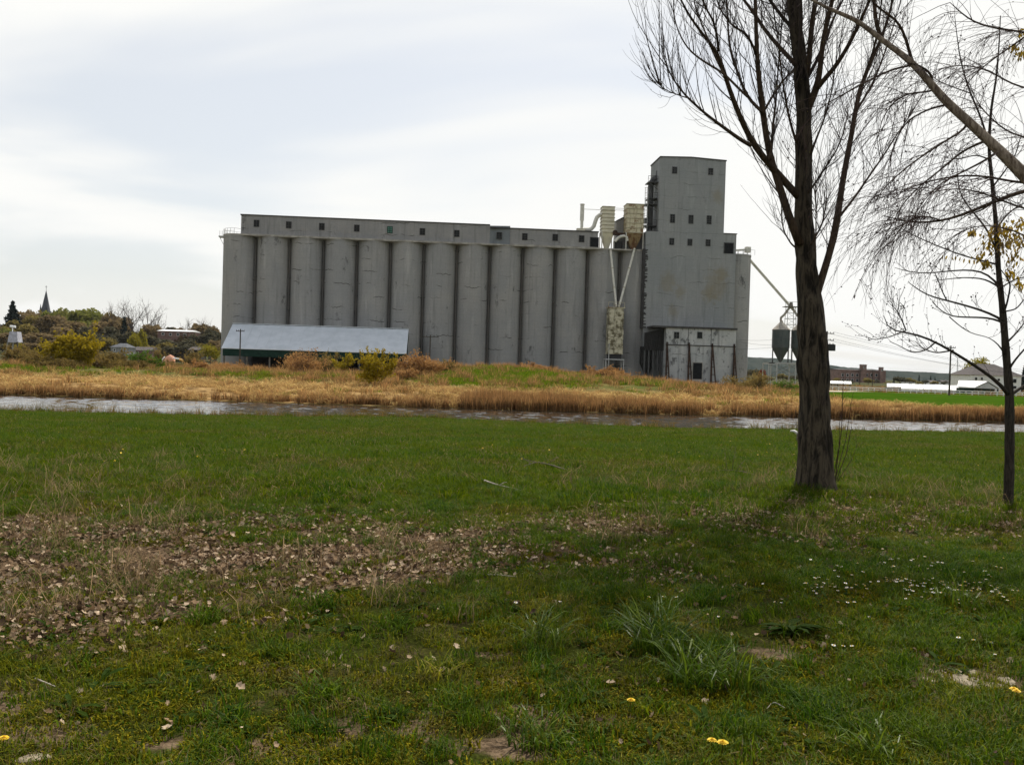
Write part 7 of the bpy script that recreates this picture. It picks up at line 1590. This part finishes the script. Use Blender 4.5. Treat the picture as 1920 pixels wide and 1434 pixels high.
# -- reeds standing and flattened on the far bank
RPX = ([-400, 0, 150, 240, 300, 420, 520, 600, 640, 700, 740, 800, 850, 875, 1085, 1105, 1150, 1180, 1295, 1312, 1355, 1380, 1430, 1450, 1500, 1560, 1620, 1645, 1690, 1720, 1780, 1920, 2400], [0.5, 0.45, 0.5, 0.5, 0.2, 0.12, 0.15, 0.35, 0.3, 0.3, 0.75, 0.5, 0.3, 1, 1, 0.25, 0.5, 0.95, 0.95, 0.2, 0.25, 0.8, 0.75, 0.35, 0.7, 0.75, 0.8, 0.3, 0.45, 0.8, 1, 0.95, 0.9])
def pxat(x, y): return 960 + x / y * FPX
def d_reed(x, y):
    d = y - far_edge(x); depth_ = np.interp(pxat(x, y), [0, 860, 880, 1080, 1300, 1700, 1920], [1.6, 1.6, 4.2, 4.2, 2.4, 2.0, 2.6]); return np.where((d > -0.3) & (d < depth_), 1.0, 0) * np.interp(pxat(x, y), *RPX) * (0.35 + 0.65 * big_noise(x, y, 0.5, 81))
x, y, z = spots(48000, 82, 101, d_reed, rs, 8, 0.62, 1.0)
pr = [clump('reed', ['reed_blade', 'reed_dark'], [dict(n=24, rad=0.3, h=(1.0, 1.75), w=(0.022, 0.035), lean=(0.0, 0.22), curl=0.3), dict(n=26, rad=0.32, h=(0.5, 1.2), w=(0.025, 0.045), lean=(0.1, 0.5), m=1)], 71), clump('reed', ['reed_blade', 'reed_dark'], [dict(n=20, rad=0.3, h=(0.9, 1.6), w=(0.022, 0.035), lean=(0.0, 0.35)), dict(n=22, rad=0.3, h=(0.5, 1.1), w=(0.025, 0.045), lean=(0.1, 0.6), m=1)], 72),
      clump('reed', ['straw_blade', 'reed_dark'], [dict(n=16, rad=0.3, h=(0.7, 1.4), w=(0.025, 0.04), lean=(0.2, 1.0)), dict(n=26, rad=0.3, h=(0.4, 1.0), w=(0.025, 0.045), lean=(0.1, 0.7), m=1)], 73)]
p_, r_, s_ = place(x, y, np.maximum(z, WATER_Z - 0.2), rs, (0.75, 1.12), 0.06); hs_ = np.interp(pxat(x, y), [0, 300, 850, 875, 1300, 1400, 1920], [0.75, 0.6, 0.75, 1.0, 0.92, 0.8, 0.95]); s_[:, 2] *= hs_
idx = np.where(rs.uniform(0, 1, len(x)) < 0.22, 2, rs.integers(0, 2, len(x))); scatter('reeds', 'brown standing reeds along the far water edge', pr, p_, r_, s_, idx)
def d_straw(x, y):
    fe = far_edge(x); return np.clip(straw_mask(x, y, fe) * (0.04 + 0.9 * big_noise(x, y, 0.3, 91) * (0.4 + 0.6 * big_noise(x, y, 1.1, 92))), 0, 1)
x, y, z = spots(17000, 83, 118, d_straw, rs, 8, 0.62, 1.0)
pr = [clump('straw', 'straw_blade', [dict(n=42, rad=0.5, h=(0.5, 1.3), w=(0.02, 0.04), lean=(1.25, 1.9), curl=0.25, seg=3)], 75), clump('straw', ['straw_blade', 'reed_blade'], [dict(n=36, rad=0.5, h=(0.5, 1.2), w=(0.02, 0.04), lean=(1.1, 1.8), seg=3), dict(n=6, rad=0.4, h=(0.4, 1.0), w=(0.02, 0.035), lean=(0.1, 0.8), m=1)], 76), clump('straw', ['straw_blade', 'reed_dark'], [dict(n=30, rad=0.5, h=(0.4, 1.1), w=(0.02, 0.04), lean=(1.2, 1.9), seg=3), dict(n=18, rad=0.5, h=(0.3, 0.8), w=(0.02, 0.035), lean=(0.3, 1.2), m=1)], 77)]
p_, r_, s_ = place(x, y, z, rs, (0.6, 1.2), 0.15); s_[:, 2] *= 0.6; scatter('straw', 'flattened pale straw on the far bank', pr, p_, r_, s_, rs.integers(0, 3, len(x)))
# -- rough weeds and grass between the straw and the buildings
def d_bank(x, y):
    fe = far_edge(np.clip(x, -300, 300)); return np.clip(0.15 + big_noise(x, y, 0.10, 95) + 0.8 * zone(x, y, GREENS), 0, 1) * (1 - 0.8 * straw_mask(x, y, fe)) * np.where(y > fe + 3, 1, 0) * (1 - lawn_mask(x, y))
x, y, z = spots(15000, 88, 210, d_bank, rs, 10, 0.60, 0.6)
dE = (x - EO[0]) * EAV[0] + (y - EO[1]) * EAV[1]; uE_ = (x - EO[0]) * EAX[0] + (y - EO[1]) * EAX[1]
k = ~((dE > -5.5) & (dE < 14) & (uE_ > -4) & (uE_ < uR + 4)) & ~((dE > -24) & (dE < -3) & (uE_ > -4) & (uE_ < 36)); x, y, z = x[k], y[k], z[k]
pr = [clump('bank', 'bank_green', [dict(n=60, rad=0.7, h=(0.15, 0.5), w=(0.03, 0.06), lean=(0.1, 0.8))], 82), clump('bank', ['reed_blade', 'sedge_blade'], [dict(n=34, rad=0.7, h=(0.4, 1.1), w=(0.025, 0.045), lean=(0.05, 0.6)), dict(n=24, rad=0.7, h=(0.2, 0.6), w=(0.03, 0.05), lean=(0.1, 0.9), m=1)], 83), clump('bank', ['straw_blade', 'sedge_blade'], [dict(n=24, rad=0.7, h=(0.3, 0.8), w=(0.025, 0.045), lean=(0.3, 1.2)), dict(n=34, rad=0.7, h=(0.2, 0.6), w=(0.03, 0.05), lean=(0.1, 0.9), m=1)], 84)]
u = fbm(x / 12.0, y / 12.0, 97); pxx = pxat(x, y); grn = np.interp(pxx, [0, 350, 480, 560, 840, 900, 1060, 1120, 1200, 1300, 1900], [0.3, 0.55, 0.4, 0.3, 0.35, 0.85, 0.7, 0.45, 0.6, 0.5, 0.6]); grn = np.maximum(grn * 0.8, zone(x, y, GREENS) * 1.2); idx = np.where(rs.uniform(0, 1, len(x)) < np.clip(grn + (u - 0.47) * 2, 0, 1), 0, rs.integers(1, 3, len(x)))
x2, y2, z2 = spots(40000, 88, 190, lambda a, b: np.clip(zone(a, b, GREENS) * 1.5 - 0.3, 0, 1) * np.where(b > far_edge(a) + 6, 1, 0), rs, 10, 0.60, 0.6)
x = np.concatenate([x, x2]); y = np.concatenate([y, y2]); z = np.concatenate([z, z2]); idx = np.concatenate([idx, np.where(rs.uniform(0, 1, len(x2)) < 0.05 + 0.32 * big_noise(x2, y2, 0.25, 98) * (rs.uniform(0, 1, len(x2)) < 0.6), rs.integers(1, 3, len(x2)), 0)])
p_, r_, s_ = place(x, y, z, rs, (0.6, 1.3), 0.08); scatter('bank_grass', 'rough green and rusty weeds between the bank and the elevator', pr, p_, r_, s_, idx)

# ------------------------------------------------------------------ plants, flowers, sticks and stones one can tell apart
def tuft(px, py, label, spec, mat, seed, s=1.0, name='grass_tuft', cat='grass tuft'):
    p = G(px, py); rg = np.random.default_rng(seed); v = []; f = []; mi = []
    for sp in spec: blades(v, f, rg=rg, **sp)
    me = bpy.data.meshes.new(name); me.from_pydata(v, [], f); tones(me, v, rg); me.materials.append(M[mat]); me.update(); o = bpy.data.objects.new(name, me); COL.objects.link(o); o.location = tuple(p); o.scale = (s, s, s); return tag(o, label, cat)
broad = lambda n, r, h0, h1: [dict(n=n, rad=r, h=(h0, h1), w=(0.006, 0.011), lean=(0.2, 1.2), seg=4)]
tuft(1310, 1290, 'big tuft of long arching glossy grass blades in the lawn', broad(120, 0.15, 0.13, 0.31), 'blade_glossy', 301)
tuft(1235, 1225, 'tall-bladed grass tuft behind the biggest arching one', broad(110, 0.13, 0.16, 0.36), 'blade_glossy', 302)
tuft(1380, 1300, 'arching grass tuft at the right flank of the biggest one', broad(70, 0.10, 0.12, 0.30), 'blade_glossy', 303)
tuft(1015, 1215, 'loose grass tuft left of the tall arching ones', broad(70, 0.14, 0.12, 0.28), 'blade_glossy', 304)
tuft(1640, 1420, 'grass tuft with pale upright blades near the lower right', broad(60, 0.10, 0.08, 0.20), 'blade_glossy', 305)
tuft(1800, 1140, 'grass tuft among the daisies near the right edge', broad(60, 0.16, 0.12, 0.28), 'blade_glossy', 306)
tuft(820, 1275, 'low grass tuft in the middle of the near lawn', broad(80, 0.12, 0.06, 0.16), 'blade_lawn', 307)
tuft(1000, 1400, 'dense short grass tuft beside the bare soil patch', broad(90, 0.13, 0.06, 0.15), 'blade_glossy', 308)
tuft(590, 1140, 'rounded bright green weed tuft at the edge of the dead leaves', broad(130, 0.17, 0.06, 0.15), 'weed_leaf', 309)
tuft(385, 1170, 'dark green weed tuft standing in the dead leaves', broad(90, 0.12, 0.08, 0.17), 'weed_leaf', 310)
tuft(740, 1185, 'dark rounded weed tuft right of the dead leaves', broad(90, 0.12, 0.06, 0.15), 'weed_leaf', 311)
tuft(530, 1230, 'low spreading weed tuft below the dead leaves', broad(90, 0.15, 0.05, 0.12), 'weed_leaf', 312)
tuft(600, 1310, 'grass tuft with flat blades at lower left of the lawn', broad(70, 0.12, 0.06, 0.15), 'blade_tall', 313)
def weed(px, py, label, seed, n, L_, W, s=1.0):
    o = rosette(seed, n, L_, W, (0.3, 1.0)); o.name = 'broadleaf_weed'; o.data.name = 'broadleaf_weed'; COL.objects.link(o); o.location = tuple(G(px, py)); o.scale = (s, s, s); return tag(o, label, 'weed')
weed(1480, 1190, 'dark broad-leaved dock plant alone in the lawn', 401, 34, 0.22, 0.045)
weed(740, 1350, 'flat dandelion rosette in the near lawn', 402, 16, 0.10, 0.026)
weed(1430, 1270, 'small broadleaf rosette right of the arching tuft', 403, 18, 0.09, 0.03)
weed(1400, 1115, 'broad-leaved weed left of the daisies', 404, 24, 0.13, 0.035)
# daisies
simple('petal_white', (0.82, 0.82, 0.78), 0.6, var=0.05); simple('pollen_yellow', (0.70, 0.42, 0.03), 0.7, var=0.1); simple('dandelion_yellow', (0.75, 0.50, 0.012), 0.6, var=0.12, scale=60)
def daisy_mesh(seed):
    rg = np.random.default_rng(seed); mb = MB(); h = 0.05; ax, ay = rg.normal(0, 0.25, 2); N_ = 14; v = [(0, 0, h)]
    for k in range(N_ * 2):
        a = math.pi * k / N_; r_ = 0.0125 if k % 2 else 0.0085; v.append((r_ * math.cos(a), r_ * math.sin(a), h + 0.0015 + ax * r_ * math.cos(a) * 0.6 + ay * r_ * math.sin(a) * 0.6))
    mb.add(v, [(0, 1 + k, 1 + (k + 1) % (2 * N_)) for k in range(2 * N_)], 0)
    mb.cyl((0, 0, h - 0.001), (0, 0, h + 0.0045), 0.0048, 0.003, n=7, mi=1); mb.cyl((ax * 0.01, ay * 0.01, -0.01), (0, 0, h), 0.0012, 0.001, n=4, mi=2); return mb
d0 = daisy_mesh(1).build('daisy', [M['petal_white'], M['pollen_yellow'], M['blade_tall']])
tag(d0, 'small white daisy in the short lawn grass', 'daisy', 'white daisies in the lawn'); me1 = daisy_mesh(2).build('daisy', [M['petal_white'], M['pollen_yellow'], M['blade_tall']]); tag(me1, 'small white daisy in the short lawn grass', 'daisy', 'white daisies in the lawn')
rd_ = np.random.default_rng(8); spots_px = [(1345, 1168), (1628, 1168), (1747, 1189), (1866, 1238), (1825, 1216), (1856, 1216), (1795, 1209), (1562, 1226), (1580, 1230), (1597, 1229), (1245, 1123), (1240, 1131), (1272, 1130), (1432, 1102), (1455, 1137), (1465, 1138), (1588, 1140), (1600, 1141), (1920, 1150), (966, 1140), (1217, 1134), (1050, 1135)]
for cx_, cy_, sx_, sy_, n_ in ((1590, 1103, 60, 10, 22), (1690, 1098, 40, 10, 26), (1740, 1112, 60, 14, 26), (1840, 1103, 40, 10, 22), (1880, 1120, 30, 12, 10), (1560, 1080, 60, 12, 12), (1660, 1062, 60, 12, 14), (1780, 1065, 60, 14, 12), (1870, 1075, 40, 14, 8), (1540, 1115, 30, 8, 10), (1800, 1127, 40, 10, 10)):
    for q in range(n_): spots_px.append((cx_ + rd_.normal(0, sx_ * 0.6), cy_ + rd_.normal(0, sy_ * 0.7)))
for i, (px, py) in enumerate(spots_px):
    if py < 1030 or py > 1420: continue
    src = (d0, me1)[i % 2]; o = src if i < 2 else src.copy()
    if i >= 2: COL.objects.link(o)
    p = G(px, py + 4); s = rd_.uniform(0.75, 1.25); o.location = tuple(p); o.scale = (s, s, s * rd_.uniform(0.8, 1.2)); o.rotation_euler = (rd_.normal(0, 0.12), rd_.normal(0, 0.12), rd_.uniform(0, 6.28))
# dandelions
def dandelion(px, py, label, s=1.0, group=None, seed=0, h=0.075):
    rg = np.random.default_rng(seed); r = thing('dandelion', label, 'dandelion', tuple(G(px, py)), rg.uniform(0, 6), group); r.scale = (s, s, s)
    lx, ly = rg.normal(0, 0.008, 2); mb = MB(); mb.tube([(0, 0, -0.01), (lx * 0.3, ly * 0.3, h * 0.5), (lx, ly, h)], 0.0022, 6); mb.build('stem', M['moss_leaf'], r)
    mb = MB()
    for ring, (n_, rr_, zz) in enumerate(((22, 0.021, 0.001), (18, 0.017, 0.005), (12, 0.011, 0.008), (7, 0.006, 0.010))):
        for k in range(n_):
            a = 2 * math.pi * (k + 0.5 * ring) / n_ + rg.normal(0, 0.06); c_, s_ = math.cos(a), math.sin(a); w = 0.0022; q = rr_ * rg.uniform(0.88, 1.1)
            mb.add([(lx + c_ * 0.002 - s_ * w * .6, ly + s_ * 0.002 + c_ * w * .6, h + zz * 0.5), (lx + c_ * 0.002 + s_ * w * .6, ly + s_ * 0.002 - c_ * w * .6, h + zz * 0.5), (lx + c_ * q + s_ * w, ly + s_ * q - c_ * w, h + zz), (lx + c_ * q - s_ * w, ly + s_ * q + c_ * w, h + zz)], [(0, 1, 2, 3)])
    mb.build('flower_head', M['dandelion_yellow'], r); return r
for i, (px, py, lb) in enumerate([(1180, 1345, 'single yellow dandelion below the big arching tuft'), (1333, 1424, 'left one of two yellow dandelions at the bottom edge'), (1352, 1430, 'right one of two yellow dandelions at the bottom edge'), (1893, 1322, 'left one of two yellow dandelions by the right edge'), (1909, 1326, 'right one of two yellow dandelions by the right edge'), (4, 1425, 'yellow dandelion at the lower left corner')]): dandelion(px, py, lb, 1.0 if i != 2 else 1.15, None, 500 + i)
mb = MB(); mb.cyl((0, 0, 0.10), (0, 0, 0.125), 0.010, 0.02, n=8); mb.cyl((0, 0, -0.02), (0, 0, 0.10), 0.004, n=4, mi=1); fd = mb.build('dandelion', [M['dandelion_yellow'], M['blade_field']]); tag(fd, 'tiny yellow dandelion out in the meadow grass', 'dandelion', 'yellow dandelions in the meadow'); k_ = 0
for cx_, cy_, sx_, sy_, n_ in ((110, 815, 8, 3, 2), (130, 860, 20, 4, 3), (205, 874, 10, 4, 4), (250, 850, 80, 20, 5), (900, 832, 60, 6, 10), (1010, 836, 60, 6, 10), (1180, 850, 50, 6, 8), (1250, 868, 30, 4, 4), (1350, 835, 60, 8, 10), (1450, 850, 40, 10, 6), (1640, 855, 60, 12, 12), (1760, 845, 60, 12, 10), (1840, 870, 30, 12, 5), (420, 850, 100, 25, 5), (1000, 858, 60, 8, 6)):
    for q in range(n_):
        o = fd if k_ == 0 else fd.copy()
        if k_: COL.objects.link(o)
        k_ += 1; p = G(cx_ + rd_.normal(0, sx_), cy_ + rd_.normal(0, sy_)); s = rd_.uniform(0.55, 1.0); o.location = tuple(p); o.scale = (s, s, s); o.rotation_euler = (rd_.normal(0, 0.2), rd_.normal(0, 0.2), rd_.uniform(0, 6))
# sticks
simple('bleached_wood', (0.42, 0.36, 0.29), 0.8, var=0.3, scale=20); simple('fallen_wood', (0.13, 0.10, 0.075), 0.85, var=0.3, scale=20); simple('white_bark', (0.80, 0.77, 0.70), 0.6, var=0.06)
def stick(pxs, w, mat, label, lift=0.03, side=()):
    pts = []
    for i, (px, py, *hh) in enumerate(pxs): g = G(px, py); g[2] += (hh[0] if hh else lift); pts.append(g)
    pts = np.array(pts); base = pts.mean(0); r = thing('fallen_branch', label, 'fallen branch', tuple(base)); q, rad = resample(pts, np.linspace(w, w * 0.45, len(pts)), 14); mb = MB(); mb.tube(q, rad * (1 + 0.1 * np.sin(np.arange(14) * 2.3)), 7); mb.build('stem', M[mat], r, off=base, smooth=True)
    for (k, dx, dy, dz) in side: mb = MB(); mb.tube([q[k], q[k] + np.array((dx, dy, dz)) * 0.55 + np.array((0, 0, 0.01)), q[k] + np.array((dx, dy, dz))], [rad[k] * 0.7, rad[k] * 0.5, rad[k] * 0.25], 5); mb.build('twig', M[mat], r, off=base, smooth=True)
stick([(908, 915, 0.10), (930, 920, 0.08), (960, 924, 0.06), (993, 930, 0.04)], 0.011, 'bleached_wood', 'pale curved fallen branch lying on the meadow grass', side=[(5, 0.10, -0.05, 0.05)])
stick([(1062, 890, 0.08), (1030, 884, 0.12), (1005, 879, 0.13), (978, 884, 0.08)], 0.013, 'fallen_wood', 'forked dark fallen branch farther out in the meadow', side=[(8, -0.35, -0.05, 0.06), (10, -0.2, 0.1, 0.12), (5, 0.2, 0.0, 0.14)])
stick([(1425, 900, 0.06), (1390, 894, 0.10), (1355, 891, 0.10), (1330, 891, 0.06)], 0.010, 'fallen_wood', 'dark fallen branch with upright twigs left of the big trunk', side=[(8, 0.06, 0, 0.42), (9, -0.05, 0, 0.30), (7, 0.15, 0, 0.2), (5, -0.1, 0, 0.12)])
stick([(914, 1086), (935, 1086), (968, 1089)], 0.006, 'bleached_wood', 'thin straight pale twig in the leaf-strewn grass')
stick([(66, 1288), (85, 1292), (104, 1298)], 0.005, 'bleached_wood', 'short pale twig at the lower left of the lawn')
stick([(150, 932, 0.06), (170, 932, 0.06), (185, 934, 0.05)], 0.008, 'fallen_wood', 'short brown stick in the meadow at left')
stick([(1475, 1340, 0.02), (1450, 1330, 0.04), (1432, 1342, 0.02)], 0.0035, 'bleached_wood', 'tiny pale twig in the near lawn')
a_, b_, c_ = P(1482, 807.5, 36), P(1489, 808, 36), P(1502, 816.5, 36); r = thing('driftwood', 'white bleached driftwood limb beside the big trunk near the river', 'driftwood', (c_[0], c_[1], Hs(c_[0], c_[1])))
mb = MB(); mb.tube([a_, b_, (b_ + c_) / 2, c_, c_ + np.array((0.5, 0.1, -0.35))], [0.025, 0.05, 0.06, 0.075, 0.08], 8); mb.build('limb', M['white_bark'], r, off=r.location, smooth=True)
d_ = P(1490, 822, 36); mb = MB(); mb.tube([(b_ + c_) / 2, d_ + np.array((0.1, 0, 0)), np.array((d_[0], d_[1], Hs(d_[0], d_[1]) - 0.05))], [0.03, 0.03, 0.025], 6); mb.build('broken_limb', M['fallen_wood'], r, off=r.location, smooth=True)
# pale flat stones at the lower right
simple('pale_stone', (0.25, 0.205, 0.14), 0.9, var=0.3, scale=14)
stn = [(1715, 1274, 0.05), (1735, 1275, 0.04), (1752, 1258, 0.045), (1768, 1268, 0.055), (1790, 1262, 0.05), (1800, 1272, 0.06), (1808, 1285, 0.07), (1830, 1280, 0.05), (1780, 1280, 0.045), (1866, 1290, 0.07), (1890, 1282, 0.06), (1905, 1296, 0.05), (1725, 1224, 0.04), (60, 1425, 0.05), (958, 1345, 0.03), (1820, 1262, 0.04)]
lbs = ['flat pale stone at the left end of the stone patch', 'small pale stone second from the left in the stone patch', 'pale stone at the top of the stone patch', 'angular pale stone in the middle of the stone patch', 'pale stone at the upper right of the stone patch', 'wide pale stone in the middle of the stone patch', 'largest pale slab at the lower side of the stone patch', 'pale stone at the right end of the stone patch', 'small pale stone at the lower side of the stone patch', 'pale slab left of the two dandelions by the right edge', 'pale stone above the two dandelions by the right edge', 'pale stone at the right edge by the dandelions', 'lone pale stone above the stone patch', 'pale stone at the lower left corner', 'small pale stone in the bare soil patch', 'small pale stone behind the right end of the stone patch']
for i, (px, py, s) in enumerate(stn):
    rg = np.random.default_rng(600 + i); mb = MB(); N_ = 11; v = []
    rad = rg.uniform(0.7, 1.2, N_)
    for z_, q in ((-0.4, 0.9), (0.05, 1.0), (0.17, 0.72), (0.20, 0.02)):
        for k in range(N_): a = 2 * math.pi * k / N_; v.append((s * 1.3 * rad[k] * q * math.cos(a), s * 0.85 * rad[k] * q * math.sin(a), s * (z_ + rg.normal(0, 0.02))))
    mb.add(v, [(k * N_ + j, k * N_ + (j + 1) % N_, (k + 1) * N_ + (j + 1) % N_, (k + 1) * N_ + j) for k in range(3) for j in range(N_)]); o = mb.build('stone', M['pale_stone']); p = G(px, py); o.location = tuple(p); o.rotation_euler = (0, 0, rg.uniform(0, 6)); tag(o, lbs[i], 'stone')

# ------------------------------------------------------------------ the air: pale haze that fades the far ridges
hm = bpy.data.materials.new('haze'); hm.use_nodes = True; hm.node_tree.nodes.clear()
ho = hm.node_tree.nodes.new('ShaderNodeOutputMaterial'); hv = hm.node_tree.nodes.new('ShaderNodeVolumePrincipled')
hv.inputs['Color'].default_value = (0.90, 0.95, 1.0, 1); hv.inputs['Density'].default_value = HAZE; hv.inputs['Anisotropy'].default_value = 0.0
hm.node_tree.links.new(hv.outputs[0], ho.inputs['Volume'])
b = MB(); b.box(-7200, 7200, -600, 9300, -14.0, 95.0); hz_ = b.build('haze', hm); tag(hz_, 'pale haze lying over the river plain', kind='stuff')
